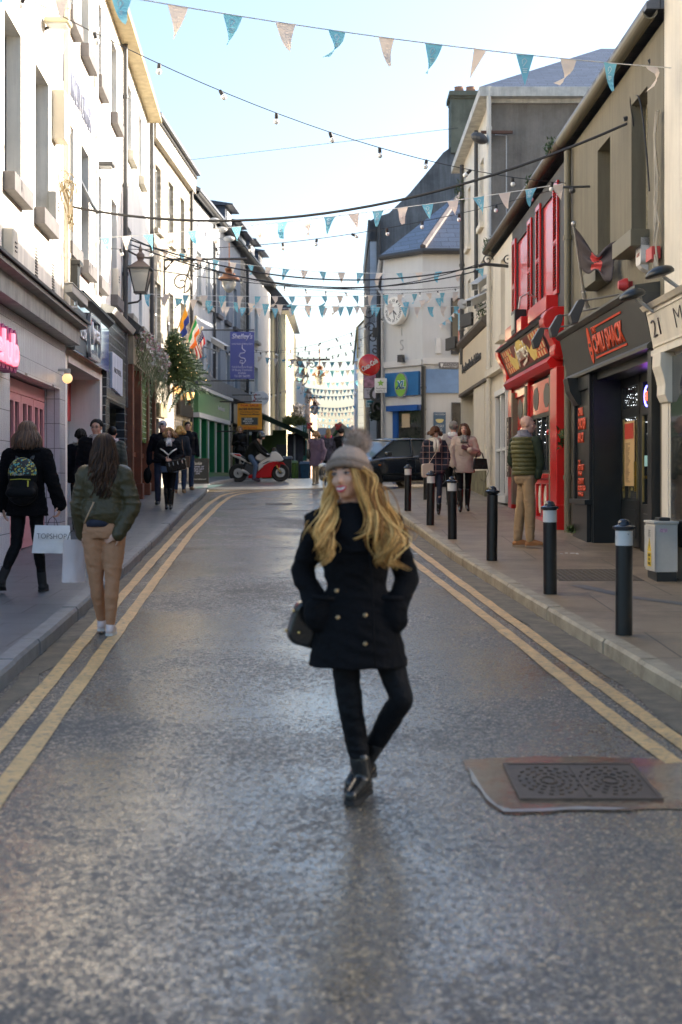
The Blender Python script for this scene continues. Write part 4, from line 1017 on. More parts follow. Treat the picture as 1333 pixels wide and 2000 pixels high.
# ---- tall building with grey side wall, hipped slate roof
TB=bld('tall_corner_building','tall cream building with rough grey side wall and hipped slate roof',WR,33.3,41)
M_grey=mat('grey_roughcast',(.22,.195,.165),.95,var=.28,vs=2.2,streak=.35,bump=.8,bs=22)
xw=WR.X(33.3);ZT=10.7
tf_=[(34.9,35.7),(38.2,39.0)]
opT=[(a,b,z0,z1)for a,b in tf_ for z0,z1 in((8.0,9.6),(5.75,7.1))]
facade(WR,'wall',M_cream2,TB,33.3,41.1,-.3,ZT,opT+[(34.6,41.0,1.0,4.1)],back=2)
for o in opT:window(WR,TB,*o,M_wf,M_glass,sill=.14,sillm=M_cream2,sillp=.1)
mb=MB();x2=16.5
mb.add([(xw+.002,33.29,-1),(x2,33.29,-1),(x2,33.29,ZT),(xw+.002,33.29,ZT),(xw+.3,41.12,-1),(x2,41.12,-1),(x2,41.12,ZT),(xw+.3,41.12,ZT)],[(0,1,2,3),(4,5,6,7),(1,5,6,2)])
mb.v[4].x=mb.v[7].x=WR.X(41.12)+.002
obj('side_wall',mb,M_grey,TB)
mb=MB();ov=.3
A_=[(xw-ov,33.0,ZT+.1),(x2,33.0,ZT+.1),(x2,41.4,ZT+.1),(xw-ov,41.4,ZT+.1),(6.8,37.2,12.95),(x2,37.2,12.95)]
mb.add(A_,[(0,1,5,4),(1,2,5),(2,3,4,5),(3,0,4),(0,3,2,1)])
obj('roof',mb,mat('blue_slate_roof',(.085,.10,.13),.45,brick=('xz',.42,.085,.007,(.035,.04,.05),(.12,.14,.18)),var=.15),TB)
mb=MB();mb.box(xw-ov,x2,32.95,33.2,ZT-.13,ZT+.09);mb.box(xw-ov,xw+.05,33.2,41.4,ZT-.12,ZT+.09);mb.box(xw-.0,x2,33.2,33.29,ZT-.22,ZT-.13)
obj('eaves_gutter',mb,mat('eaves_white',(.58,.56,.5),.7,var=.3,vs=3,streak=.3),TB)
downpipe(WR,39.9,4.9,10.5,M_pipe,TB,r=.06)
downpipe(WR,35.95,6.0,10.5,M_pipe,TB,r=.05)
# solicitor fascia
mb=WR.mb();mb.bx(33.45,41.1,4.12,5.32,.004,.06);fa=obj('fascia',mb,mat('fascia_buff',(.68,.58,.42),.6,var=.05,streak=.05),TB)
mb=WR.mb();mb.prismx([(.0,5.32),(.1,5.34),(.2,5.45),(.2,5.52),(0,5.62)],33.45*k,41.2*k);mb.bx(33.45,41.1,4.04,4.12,-.1,.07);obj('fascia_moulding',mb,mat('moulding_brown',(.12,.10,.08),.7,var=.4,vs=8),TB)
text('Houghton Declan Solicitors',WR.tf(37.4,4.72,.064),5.0,.33,mat('fascia_letters_dark',(.05,.045,.04),.5),'fascia_lettering',TB,depth=.02,bold=.015)
mb=WR.mb();mb.bx(34.6,37.2,1.0,4.04,.004,.02);mb.bx(33.9,37.0,1.0,2.0,.02,.12);obj('cream_pier',mb,M_cream2,TB)
mb=WR.mb();mb.bx(37.2,41.0,1.3,4.04,-.5,-.45);obj('shop_glass',mb,M_shop,TB)
mb=WR.mb()
for y in(37.2,38.4,39.6,40.8):mb.bx(y,y+.12,1.3,4.04,-.45,-.3)
obj('glass_frame',mb,M_cream2,TB)
mb=WR.mb();mb.bx(33.4,37.1,1.1,1.9,.004,.13);obj('mossy_plinth',mb,mat('mossy_plinth',(.20,.18,.10),.9,var=.6,vs=3),TB)
for c,rr,n,lab in(((WR.X(34.5)-.1,34.3,5.75),(.15,.5,.15),130,'ferns growing on the cream fascia cornice'),((WR.X(40)-.15,39.9,9.7),(.15,.35,.3),160,'green fern hanging from the top of the drainpipe'),((WR.X(25)-.2,22.6,6.98),(.12,.3,.1),120,'weeds in the gutter beside the olive building'),((WR.X(25)-.2,25.4,6.98),(.1,.3,.08),50,'small weeds in the gutter above the red shutters'),((WR.X(31)-.2,32,6.98),(.1,.5,.1),70,'grass tufts at the far end of the brown gutter'),((WR.X(21.5)-.12,22.2,2.35),(.06,.12,.15),70,'ivy sprig on the drainpipe beside the black shop'),((WR.X(21)-.12,21.2,.95),(.1,.2,.03),60,'weeds at the foot of the black pilaster')):
 tuft('weeds',lab,c,rr,n,M_leaf,int(c[1]*10),leaf=.075,cat='weeds')
# floodlight on rusty arm, on the grey side wall
fl=root('floodlight','black floodlight on a rusty arm at the corner of the grey side wall','floodlight',(4.2,33.2,9.6))
mb=MB();z=Z_(258,33.1);mb.box(X_(940,33.1),X_(1002,33.1),33.08,33.16,z-.03,z+.03);obj('arm',mb,mat('rusty_steel',(.12,.06,.04),.8),fl)
mb=MB();mb.ball((0,0,0),(.2,.16,.13),12,8);mb.v=[Vector((X_(936,33)+v.x*1.0,32.9+v.y,Z_(272,33)+v.z-.25*v.x))for v in mb.v];obj('lamp_head',mb,M_dgrey,fl)
mb=MB();mb.tube([(X_(968,33.2),33.24,Z_(262,33.2)),(X_(990,33.2),33.24,Z_(264,33.2)),(X_(990,33.2),33.24,7.5)],.014,6);obj('conduit',mb,M_lgrey,fl)
# ---- clock building across the side street
CK=root('clock_building','white corner building with slate roof, round clock and blue shop signs','building',(2.7,46,G(46)))
M_ckw=mat('white_building_paint',(.66,.66,.64),.7,var=.05,vs=1,streak=.08)
c0_=Vector((X_(750,47.4),47.4));c1_=Vector((X_(826,46),46.0));c2_=Vector((9.0,46.15));c3_=Vector((X_(745,54),54))
ZC=9.0
def vwall(a,b,z0,z1):return[(a.x,a.y,z0),(b.x,b.y,z0),(b.x,b.y,z1),(a.x,a.y,z1)]
mb=MB()
for a,b in((c0_,c1_),(c1_,c2_),(c3_,c0_)):mb.add(vwall(a,b,1,ZC),[(0,1,2,3)])
mb.add(vwall(c2_,Vector((9,54)),1,ZC),[(0,1,2,3)]);mb.add(vwall(c3_,Vector((9,54)),1,ZC),[(0,1,2,3)])
obj('wall',mb,M_ckw,CK)
ap=Vector((4.3,50.5,11.9));ap2=Vector((9.2,50.5,11.9));e=.22
mb=MB();mb.add([(c0_.x-.1,c0_.y-e,ZC+.12),(c1_.x,c1_.y-e,ZC+.12),(c2_.x,c2_.y-e,ZC+.12),tuple(ap2),tuple(ap),(c3_.x-.1,54,ZC+.12)],[(0,1,4),(1,2,3,4),(0,4,5),(5,4,3)])
obj('roof',mb,mat('wet_slate_roof',(.07,.085,.115),.35,brick=('xz',.5,.2,.012,(.02,.025,.035),(.11,.13,.17)),var=.2),CK)
mb=MB();mb.tube([(c1_.x,c1_.y-e,ZC+.15),tuple(ap)],.11,6);obj('ridge_hip',mb,mat('ridge_clay',(.14,.12,.12),.8,var=.3),CK)
mb=MB();mb.tube([(c0_.x-.12,c0_.y-e,ZC+.02),(c1_.x,c1_.y-e-.03,ZC+.02),(c2_.x,c2_.y-e,ZC+.02)],.10,8);obj('gutter',mb,M_pipe,CK)
mb=MB();mb.tube([(c0_.x-.12,c0_.y-e+.1,ZC+.02),(c0_.x-.25,c0_.y+.1,ZC-.9),(c0_.x-.05,c0_.y-.1,ZC-1.2),(c0_.x-.05,c0_.y-.1,2)],.05,8);obj('downpipe',mb,M_lgrey,CK)
FL=Fr((c0_.x,c0_.y,0),(c1_.x-c0_.x,c1_.y-c0_.y,0),(c1_.y-c0_.y,-(c1_.x-c0_.x),0));wL=(c1_-c0_).length
FRr=Fr((c1_.x,c1_.y,0),(1,.0205,0),(.0205,-1,0))
def uL(px):
 t=(px-750)/76.0;return t*wL
zz=lambda py:Z_(py,46.6)
# string course
mb=MB(FL);mb.box(-.02,wL+.02,zz(716),zz(704),.003,.1);mb.fr=FRr;mb.box(0,6,zz(714),zz(702),.003,.1);obj('string_course',mb,M_wf,CK)
# XL sign
xl=root('oval_shop_sign','blue sign board with green oval and XL lettering on the clock building','shop sign',FL.P(wL/2,zz(750),.05))
mb=MB(FL);mb.box(uL(757),uL(822),zz(773),zz(727),.004,.10);obj('blue_board',mb,mat('sign_blue',(.03,.16,.38),.3),xl)
oc=FL.sub(uL(790),zz(752),.1)
def oval(rx,ry,n=28):return[(rx*math.cos(2*math.pi*i/n),ry*math.sin(2*math.pi*i/n))for i in range(n)]
mb=MB(oc);mb.prism(oval(.30,.41),0,.05);obj('silver_rim',mb,M_sil,xl)
mb=MB(oc);mb.prism(oval(.265,.375),.05,.06);obj('green_oval',mb,mat('sign_green',(.22,.47,.07),.35),xl)
text('XL',oc.sub(0,0,.06),.46,.30,mat('sign_white',(.8,.8,.8),.5),'white_outline',xl,depth=.008,shear=.25,bold=.07)
text('XL',oc.sub(0,0,.07),.42,.26,mat('sign_teal',(.01,.16,.30),.4),'lettering',xl,depth=.01,shear=.25,bold=.035)
mb=MB(FRr);mb.box(.06,3.0,zz(770)-.0,zz(724),.004,.09);o=obj('blue_sign_panel',mb,mat('panel_blue_grey',(.20,.33,.55),.3,var=.35,vs=.7));tag(o,'plain pale blue sign panel to the right of the oval sign','sign panel')
# door below with blue shutter box
mb=MB(FL);mb.box(uL(764),uL(824),zz(803),zz(792),.0,.22);obj('blue_shutter_box',mb,mat('shutter_blue',(.02,.10,.36),.35),CK)
mb=MB(FL);mb.box(uL(771),uL(781),1.6,zz(803),.0,.08);obj('blue_door_frame',mb,MATS['shutter_blue'],CK)
mb=MB(FL);mb.box(uL(781),uL(824),1.6,zz(803),.003,.03);dr=obj('shop_door',mb,M_shop,CK)
mb=MB(FL);mb.box(uL(788),uL(803),zz(835),zz(808),.03,.05);obj('tan_blind',mb,mat('tan_blind',(.55,.43,.28),.7),dr)
# black pole at the corner
mb=MB();mb.tube([(c1_.x+.02,c1_.y-.12,1.6),(c1_.x+.02,c1_.y-.12,zz(718))],.075,10)
for z in(3.1,3.9,4.6):mb.tube([(c1_.x+.02,c1_.y-.12,z),(c1_.x+.02,c1_.y-.12,z+.06)],.09,10)
obj('soil_pipe',mb,M_black,CK)
mb=MB(FRr);x=lambda px:(X_(px,46)-c1_.x);mb.box(x(884),x(960),zz(850),zz(790),.0,.02);sw=obj('shop_window',mb,M_shop,CK)
mb=MB(FRr);mb.box(x(884)-.03,x(884),zz(852),zz(788),0,.06);mb.box(x(884),x(960),zz(790),zz(788),0,.06);obj('window_frame',mb,M_dgrey,sw)
M_pb=mat('poster_teal',(.07,.13,.20),.5)
for a,b,t_,bt in((847,871,807,848),(905,935,802,846)):
 mb=MB(FRr);mb.box(x(a),x(b),zz(bt),zz(t_),.02,.04);p_=obj('cafe_poster',mb,M_pb,CK)
 cxp=(x(a)+x(b))/2;text('THE COFFEE',FRr.sub(cxp,zz(t_+4),.042),(x(b)-x(a))*.85,.05,M_wf,'lettering',p_,depth=.003)
 mb=MB(FRr);mb.prism([(cxp+.13*math.cos(a_),zz(t_+14)+(.11*math.sin(a_)if math.sin(a_)<0 else.02*math.sin(a_)))for a_ in[2*math.pi*i/20 for i in range(20)]],.04,.045);obj('cup_drawing',mb,mat('cup_yellow',(.7,.6,.25),.5),p_)
 text('HOT SOUP\nCAKES',FRr.sub(cxp,zz(t_+30),.042),(x(b)-x(a))*.7,.2,M_wf,'small_lettering',p_,depth=.003)
np_=root('street_name_plate','grey street name plate above the pale blue panel','street sign',FRr.P(x(880),zz(717),.1))
mb=MB(FRr);mb.box(x(857),x(900),zz(722),zz(711),.1,.12);obj('plate',mb,mat('plate_grey',(.15,.14,.14),.5),np_)
text('MARKET STREET',FRr.sub(x(880),zz(719.3),.122),.46,.065,M_wf,'lettering',np_,depth=.003,bold=.01)
text('Sráid an Mhargaidh',FRr.sub(x(880),zz(714.5),.122),.46,.05,M_wf,'small_lettering',np_,depth=.003)
mb=MB(FRr);mb.prism([(x(860),zz(713)),(x(865.5),zz(713)),(x(865),zz(718)),(x(862.7),zz(721)),(x(860.5),zz(718))][::-1],.12,.124);obj('crest',mb,M_wf,np_)
mb=MB(FRr);mb.box(x(884),x(900),zz(688),zz(590),.0,.05);wn_=obj('upper_window',mb,mat('blind_olive',(.22,.19,.13),.6),CK)
mb=MB(FRr);mb.box(x(881),x(884),zz(692),zz(587),.0,.08);mb.box(x(884),x(900),zz(590),zz(587),.0,.08);mb.box(x(881),x(900),zz(695),zz(689),0,.12);obj('frame',mb,M_dgrey,wn_)
ts=root('wall_banner','pink and blue banner panel beside the upper window of the clock building','banner',FRr.P(x(901),6,.1))
mb=MB(FRr)
for i,(a,b)in enumerate([(590,616),(616,650),(650,685)]):mb.m(i);mb.box(x(895),x(912),zz(b),zz(a),.06,.1)
obj('panel',mb,[mat('banner_salmon',(.62,.25,.2),.6),mat('banner_sky',(.35,.60,.75),.6),MATS['banner_salmon']],ts)
text('TE\nSG\nlot',FRr.sub(x(901),zz(640),.101),.16,1.3,M_wf,'lettering',ts,depth=.003)
mb=MB(FRr);mb.box(x(851),x(861),zz(694),zz(663),.0,.14);o=obj('alarm_box',mb,mat('box_white',(.72,.71,.68),.5),bevel=.02);tag(o,'white oblong alarm box on the clock building','alarm box')
# clock
ck=root('street_clock','round white wall clock with black roman numerals and hands','clock',FL.P(uL(784),zz(607),.05))
cf=FL.sub(uL(783),zz(607),.30);ax=FL.N
mb=MB();mb.lathe([(.40,-.30),(.44,-.26),(.47,-.06),(.47,0),(.455,.025),(.43,.03),(.42,.012),(.0,.012)],cf.P(0,0,0),ax,40,sx=1,sy=1);obj('case',mb,mat('clock_white',(.90,.88,.82),.4),ck,smooth='a')
nums=['XII','I','II','III','IIII','V','VI','VII','VIII','IX','X','XI']
M_ink=mat('clock_black',(.02,.02,.025),.5)
for i,nm in enumerate(nums):
 a=R(90-30*i);u,v=.33*math.cos(a),.33*math.sin(a)
 f=Fr(cf.P(u,v,.014),cf.U*math.sin(a)-cf.V*math.cos(a),V=cf.U*math.cos(a)+cf.V*math.sin(a),N=cf.N);text(nm,f,.04*len(nm)+.02,.10,M_ink,'numeral',ck,depth=.004)
def hand(angd,l,w):
 a=R(90-angd);d=(math.cos(a),math.sin(a));p=(-d[1],d[0]);mb=MB(cf)
 mb.prism([(-d[0]*.09-p[0]*w*.6,-d[1]*.09-p[1]*w*.6),(d[0]*l*.75-p[0]*w,d[1]*l*.75-p[1]*w),(d[0]*l,d[1]*l),(d[0]*l*.75+p[0]*w,d[1]*l*.75+p[1]*w),(-d[0]*.09+p[0]*w*.6,-d[1]*.09+p[1]*w*.6)],.02,.026);return mb
obj('hour_hand',hand(134,.22,.022),M_ink,ck);obj('minute_hand',hand(168,.34,.014),M_ink,ck)
text('S',FL.sub(uL(786),zz(673),.0),.16,.34,mat('pale_grey_letter',(.45,.45,.46),.5),'raised_letter',CK,depth=.02,bold=-.02)
mb=MB(FL);mb.tube([(uL(786),zz(637),.01),(uL(786),zz(655),.01)],.01,6);obj('conduit',mb,M_lgrey,CK)
# small swivel camera/spot below
mb=MB(FL);mb.tube([(uL(793),zz(706),.0),(uL(793),zz(702),.2)],.02,6);mb.box(uL(790),uL(798),zz(708),zz(694),.15,.3);o=obj('spotlight',mb,M_dgrey);tag(o,'small grey spotlight at the cornice below the letter S','spotlight')
# ---- dark gabled building with tall chimney behind
DG=root('dark_gable_building','dark weathered gable building with tall chimney behind the clock building','building',(3,55,1.68))
M_dg=mat('dark_weathered_gable',(.15,.155,.16),.95,var=.5,vs=.8,streak=.5,bump=.6,bs=12)
Yg=54.2;gx=lambda px:X_(px,Yg);gz=lambda py:Z_(py,Yg)
mb=MB();prof=[(722,1000),(722,432),(735,424),(760,416),(800,378),(840,330),(866,298),(888,282),(962,282),(1080,430),(1080,1000)]
mb.prism([(gx(a),max(1.0,gz(b)))for a,b in prof],Yg,Yg+13,fr=Fr((0,0,0),(1,0,0),(0,1,0)));obj('wall',mb,M_dg,DG)
mb=MB();mb.box(gx(881),gx(956),Yg-.15,Yg+1.2,gz(300),gz(190));mb.box(gx(877),gx(960),Yg-.3,Yg+1.3,gz(190),gz(181));mb.box(gx(880),gx(957),Yg-.22,Yg+1.25,gz(194),gz(190))
obj('chimney_stack',mb,mat('mossy_chimney',(.17,.17,.125),.95,var=.4,vs=1.2,streak=.3),DG)
mb=MB()
for px in(899,922,950):mb.lathe([(.2,0),(.22,.02),(.17,.3),(.19,.34),(.0,.34)],(gx(px),Yg+.5,gz(181)),(0,0,1),12)
obj('chimney_pots',mb,mat('terracotta',(.42,.22,.14),.8),DG,smooth='a')
mb=MB();mb.box(gx(719),gx(724),Yg-.3,Yg+12,gz(470),gz(432));mb.tube([(gx(740),Yg-.1,gz(430)),(gx(740),Yg-.1,2)],.08,8);obj('eaves_and_pipe',mb,M_pipe,DG)
mb=MB();mb.box(gx(723),gx(742),Yg-.02,Yg-.003,1,gz(472));obj('pale_blue_render',mb,mat('pale_blue_render',(.42,.47,.52),.8,var=.2,vs=2),DG)
# white gable further down
WG=root('white_gable_building','pale white building with gable far down the right side','building',(1.5,76,1.68))
Yw=76;gx2=lambda px:X_(px,Yw)
mb=MB();mb.prism([(gx2(700),1),(gx2(700),Z_(640,Yw)),(gx2(740),Z_(600,Yw)),(gx2(780),Z_(640,Yw)),(gx2(780),1)],Yw,Yw+26,fr=Fr((0,0,0),(1,0,0),(0,1,0)))
obj('wall',mb,mat('pale_blue_white_slat',(.62,.68,.72),.7,var=.08,brick=('xz',9,.42,.012,(.42,.47,.52),None)),WG)
mb=MB();mb.prism([(gx2(696),Z_(640,Yw)),(gx2(740),Z_(594,Yw)),(gx2(784),Z_(640,Yw)),(gx2(740),Z_(600,Yw))],Yw-.15,Yw+26,fr=Fr((0,0,0),(1,0,0),(0,1,0)));mb.box(gx2(697),gx2(700),Yw-.2,Yw,Z_(700,Yw),Z_(640,Yw));obj('roof',mb,mat('mossy_roof',(.16,.15,.09),.9,var=.4),WG)
def bollard_parts(r_,band,worn):
 mb=MB();mb.lathe([(.066,0),(.066,.80),(.062,.80)],(0,0,0),(0,0,1),24);obj('post',mb,mat('bollard_black',(.008,.008,.008),.35,var=.4,vs=9,dirt=((.10,.05,.025),5,.66,.72)),r_,smooth='a')
 if band:
  mb=MB();mb.lathe([(.068,.70),(.068,.815),(.05,.816)],(0,0,0),(0,0,1),24);obj('white_band',mb,mat('band_white',(.60,.59,.56),.5,var=.1,dirt=((.03,.03,.03),16,.62,.66)),r_,smooth='a')
 mb=MB();mb.lathe([(.05,.80),(.074,.822),(.088,.832),(.088,.848),(.07,.856),(.052,.862),(.050,.872),(.042,.892),(.022,.905),(.0,.908)],(0,0,0),(0,0,1),24)
 obj('cap',mb,mat('bollard_cap',(.02,.022,.028),.15,var=.2),r_,smooth='a')
bl_=[(1219,1240,'nearest black bollard with white band, beside the grey cabinet',1),(1075,1160,'second nearest bollard with torn white band, right of the bald man',1),(961,1095,'black bollard without a white band, left of the bald man',0),
(884,1053,'black bollard with white band in front of the beige coat woman',1),(841,1026,'black bollard with white band in front of the checked coat woman',1),(797,998,'bollard with white band standing against the dark car door',1),(833,976,'plain dark post at the far end of the bollard row',0)]
protos={}
for px,py,lab,band in bl_:
 Y=(EYE-PV)*F/(py-835);loc=(X_(px,Y),Y,GP(Y))
 if band not in protos:
  b=root('bollard',lab,'bollard');bollard_parts(b,band,0);protos[band]=b
 else:b=copy_tree(protos[band])
 b.location=loc;b['label']=lab;b['category']='bollard';b['group']='black bollards along the right kerb'
 b.rotation_euler=(.012*math.sin(px),.014*math.cos(px*1.7),px*.7)
 if py==1053:pass
# ---- utility cabinet
cab=root('utility_cabinet','pale grey electrical cabinet with yellow warning sticker at the cream pilaster','cabinet',(3.5,15.6,GP(15.6)))
zc=GP(15.2);x0c,x1c=3.30,3.54;y0c,y1c=14.95,15.42
M_cab=mat('cabinet_pale',(.52,.50,.45),.55,var=.12,vs=5,dirt=((.25,.2,.14),9,.66,.75))
mb=MB();mb.box(x0c,x1c,y0c,y1c,zc+.09,zc+.60);obj('case',mb,M_cab,cab,bevel=.006)
mb=MB();mb.box(x0c-.015,x1c+.01,y0c-.015,y1c+.02,zc+.60,zc+.625);obj('lid',mb,M_cab,cab,bevel=.004)
mb=MB();mb.box(x0c+.02,x1c-.01,y0c+.004,y1c-.02,zc-.01,zc+.09);obj('plinth',mb,M_black,cab)
fc=Fr((x0c,(y0c+y1c)/2,zc),(0,-1,0))
mb=MB(fc);mb.box(-.25,.25,.12,.57,.001,.007);dr=obj('door',mb,M_cab,cab)
M_wy=mat('warning_yellow',(.75,.5,.02),.5)
mb=MB(fc);mb.prism([(-.09,.30),(.09,.30),(0,.44)],.007,.010);mb.box(-.09,.09,.14,.29,.007,.010);yl=obj('warning_sticker',mb,M_wy,dr)
mb=MB(fc);mb.prism([(-.015,.33),(.02,.37),(0,.37),(.015,.41),(-.02,.36),(.0,.36)],.010,.012);obj('bolt_mark',mb,M_ink,yl)
text('DANGER\nHIGH\nVOLTAGE',fc.sub(0,.215,.010),.13,.12,M_ink,'warning_lettering',yl,depth=.001)
mb=MB(fc)
for z in(.46,.48,.50,.52):mb.box(-.05,.05,z,z+.006,.007,.012)
obj('vent',mb,M_dgrey,dr)
mb=MB();mb.box(x0c+.05,x0c+.13,y0c-.003,y0c,zc+.51,zc+.55);obj('pink_sticker',mb,mat('sticker_pink',(.6,.4,.5),.6,var=.6,vs=60),cab)
mb=MB();mb.box(x0c+.08,x1c-.04,15.1,15.32,zc+.625,zc+.66);o=obj('rubbish',mb,M_black,bevel=.01);tag(o,'black tray of rubbish lying on top of the cabinet','rubbish')
M_teal=mat('pennant_blue',(.20,.52,.66),.7,var=.05,trans=0);M_pw=mat('pennant_cream',(.80,.70,.62),.7,var=.05);M_mark=mat('pennant_mark',(.62,.75,.8),.7)
def cloth_mat(m):
 nt=m.node_tree;b=nt.nodes['Principled BSDF'];tr=nd(nt,'BsdfTranslucent');mx=nd(nt,'MixShader');out=[n for n in nt.nodes if n.type=='OUTPUT_MATERIAL'][0]
 src=b.inputs['Base Color'].links[0].from_socket;nt.links.new(src,tr.inputs[0]);mx.inputs[0].default_value=.45
 nt.links.new(b.outputs[0],mx.inputs[1]);nt.links.new(tr.outputs[0],mx.inputs[2]);nt.links.new(mx.outputs[0],out.inputs[0])
for m_ in(M_teal,M_pw):cloth_mat(m_)
def pennant_mesh(kind,curl,seed):
 rnd=random.Random(seed);mb=MB();n=6;W,H=.18,.275;rows=[]
 for j in range(n+1):
  t=j/n;w=W*(1-t)/2
  for i in range(3):
   x=(i-1)*w;y=curl*.09*math.sin(t*3.0+i*.6)*t*1.6;mb.v.append(Vector((x+curl*.06*t*t,y,-H*t*(1-.12*abs(curl)*t))))
 for j in range(n):
  for i in range(2):mb.f.append((j*3+i,j*3+i+1,(j+1)*3+i+1,(j+1)*3+i));mb.mi.append(0)
 if kind:
  def surf(x,t,s):
   return Vector((x+curl*.06*t*t,curl*.09*math.sin(t*3.0+(x/(W/2)+1)*.6)*t*1.6+s*.003,-H*t*(1-.12*abs(curl)*t)))
  for s in(-1,1):
   P=[(-.025,.3),(-.028,.18),(-.005,.12),(.02,.2),(.0,.3),(-.02,.38)]
   for a,b in zip(P[:-1],P[1:]):
    d=Vector((b[0]-a[0],(b[1]-a[1])*H)).normalized()*.004;nn=(-d.y,d.x/H)
    mb.m(1).add([surf(a[0]+nn[0],a[1]+nn[1],s),surf(b[0]+nn[0],b[1]+nn[1],s),surf(b[0]-nn[0],b[1]-nn[1],s),surf(a[0]-nn[0],a[1]-nn[1],s)],[(0,1,2,3)])
   for t in(.44,.50,.56):
    w=.045*(1-t);mb.add([surf(-w,t,s),surf(w,t,s),surf(w,t+.03,s),surf(-w,t+.03,s)],[(0,1,2,3)])
 me=mb.mesh('pennant',norm=False)
 me.materials.append(M_teal if kind else M_pw);me.materials.append(M_mark);return me
PEN={k_:[pennant_mesh(k_,c,i)for i,c in enumerate((0,.25,-.35,.6,-.9))]for k_ in(0,1)}
M_cord=mat('white_cord',(.75,.73,.70),.7,var=0)
def bunting(a,b,sag,n,lab,start=0,size=1.0,seed=0,cord=.006,grp='bunting strings across the street',phase=.5):
 a,b=Vector(a),Vector(b);rnd=random.Random(seed)
 f=lambda t:a.lerp(b,t)+Vector((0,0,-4*sag*t*(1-t)))
 r_=root('bunting',lab,'bunting',a,grp)
 mb=MB();mb.tube([f(i/24)for i in range(25)],cord,5);obj('cord',mb,M_cord,r_)
 ang=math.atan2((b-a).y,(b-a).x)
 for i in range(n):
  t=(i+phase)/n;p=f(t);kd=(i+start)%2
  o=link(bpy.data.objects.new('pennant',rnd.choice(PEN[kd])));o.parent=r_;o.location=p-a
  sl_=math.atan2((f(min(1,t+.02))-f(max(0,t-.02))).z,(f(min(1,t+.02))-f(max(0,t-.02))).xy.length)
  fl=rnd.gauss(.15,.28);o.rotation_euler=Euler((fl,-sl_,ang+rnd.gauss(0,.12)),'XYZ');o.scale=(size,size,size*rnd.uniform(.85,1.05));WL[o.name]=a
 return r_
def WP(w,Y,z):return w.P(Y,z,.02)
bunting(WP(WLf,12.0,6.15),WP(WR,15.5,6.2),.12,15,'nearest bunting string crossing the top of the picture',0,1.08,1)
bunting(WP(WLf,25.0,5.94),WP(WR,22.0,6.30),.10,20,'bunting string from the olive building across to the white wall',1,1.05,2)
bunting(WP(WLd,37.6,7.8),WP(WR,33.3,6.65),.35,18,'bunting string sloping down from the stone pub past the clock',0,1.1,3)
bunting(WP(WLf,33.0,6.0),WP(WR,40.3,7.0),.10,20,'bunting string just above the two black bundled cables',1,1.15,4)
bunting(WP(WLd,37.5,6.5),WP(WR,40.0,6.55),.12,22,'bunting string crossing in front of the top of the clock',0,1.15,5)
bunting(WP(WLe,46.0,7.3),(X_(905,45.9),45.9,Z_(575,45.9)),.25,16,'bunting string ending at the wall right of the clock',1,1.2,6)
bunting((X_(905,45.6),45.6,Z_(590,45.9)),(X_(858,45.9),45.9,Z_(634,45.9)),.1,8,'short drooping bunting bunched against the clock building wall',1,.8,16)
bunting(WP(WLe,46.2,5.9),WP(WLe,52.5,4.9),.3,12,'bunting strung low along the grey terrace wall',1,1.0,17)
for i,(Y,py,n)in enumerate([(60,700,14),(66,716,15),(72,738,15),(79,757,16),(84,768,15),(92,790,15),(100,803,14),(110,815,14),(122,826,13)]):
 z=Z_(py,Y);xl_=(-3.6 if Y<66 else-2.45);xr_=1.15 if Y<76 else.95
 bunting((xl_,Y,z+.1),(xr_,Y+1,z),.15+.05*(i%3),n,['first','second','third','fourth','fifth','sixth','seventh','eighth','farthest'][i]+' bunting row over the pedestrian street beyond the crossroads',i%2,1.15,30+i,cord=.008,grp='far bunting rows')
def bulb_mesh():
 mb=MB();mb.m(0).lathe([(.018,0),(.021,-.015),(.021,-.06),(.017,-.065)],(0,0,0),(0,0,1),10)
 mb.m(1).ball((0,0,-.092),(.031,.031,.034),12,8)
 me=mb.mesh('bulb');me.polygons.foreach_set('use_smooth',[True]*len(me.polygons))
 me.materials.append(M_cable);me.materials.append(mat('bulb_glass',(.80,.80,.78),.12,var=0));return me
BULB=bulb_mesh()
def festoon(a,b,sag,n,lab,size=1.0,seed=0,cord=.006,phase=.5):
 a,b=Vector(a),Vector(b);rnd=random.Random(seed)
 f=lambda t:a.lerp(b,t)+Vector((0,0,-4*sag*t*(1-t)))
 r_=root('string_lights',lab,'string lights',a,'bulb strings across the street')
 mb=MB();mb.tube([f(i/24)for i in range(25)],cord,5);obj('cable',mb,M_cable,r_)
 for i in range(n):
  o=link(bpy.data.objects.new('bulb',BULB));o.parent=r_;o.location=f((i+phase)/n)-a
  o.rotation_euler=(rnd.gauss(0,.25),rnd.gauss(0,.35),0);o.scale=(size,)*3;WL[o.name]=a
festoon(WP(WLf,15.5,7.2),WP(WR,22.0,6.28),.45,11,'nearest string of large white bulbs above the street',1.15,1)
festoon(WP(WLf,26.5,6.0),WP(WR,23.8,6.55),.32,13,'bulb string hanging just below the second bunting string',1.1,2)
festoon(WP(WLd,38,7.6),(X_(905,45.9),45.9,Z_(562,45.9)),.5,15,'bulb string passing over the clock to the corner',1.1,3)
festoon(WP(WLe,47,6.0),(X_(760,47.2),47.2,Z_(615,47.2)),.55,12,'bulb string running across the face of the clock',1.1,4)
festoon(WP(WLe,52,6.6),(X_(735,54),54,Z_(650,54)),.5,14,'bulb string high over the crossroads behind the clock',1.1,5)
festoon((-2.5,67,Z_(692,67)),(.9,60,Z_(676,60)),.3,12,'bulb string beside the nearest hanging pendant lamp',1.2,6)
festoon(WP(WLe,56,5.2),(-2.5,66,5.8),.2,9,'bulb string in front of the cream gable',1.2,7)
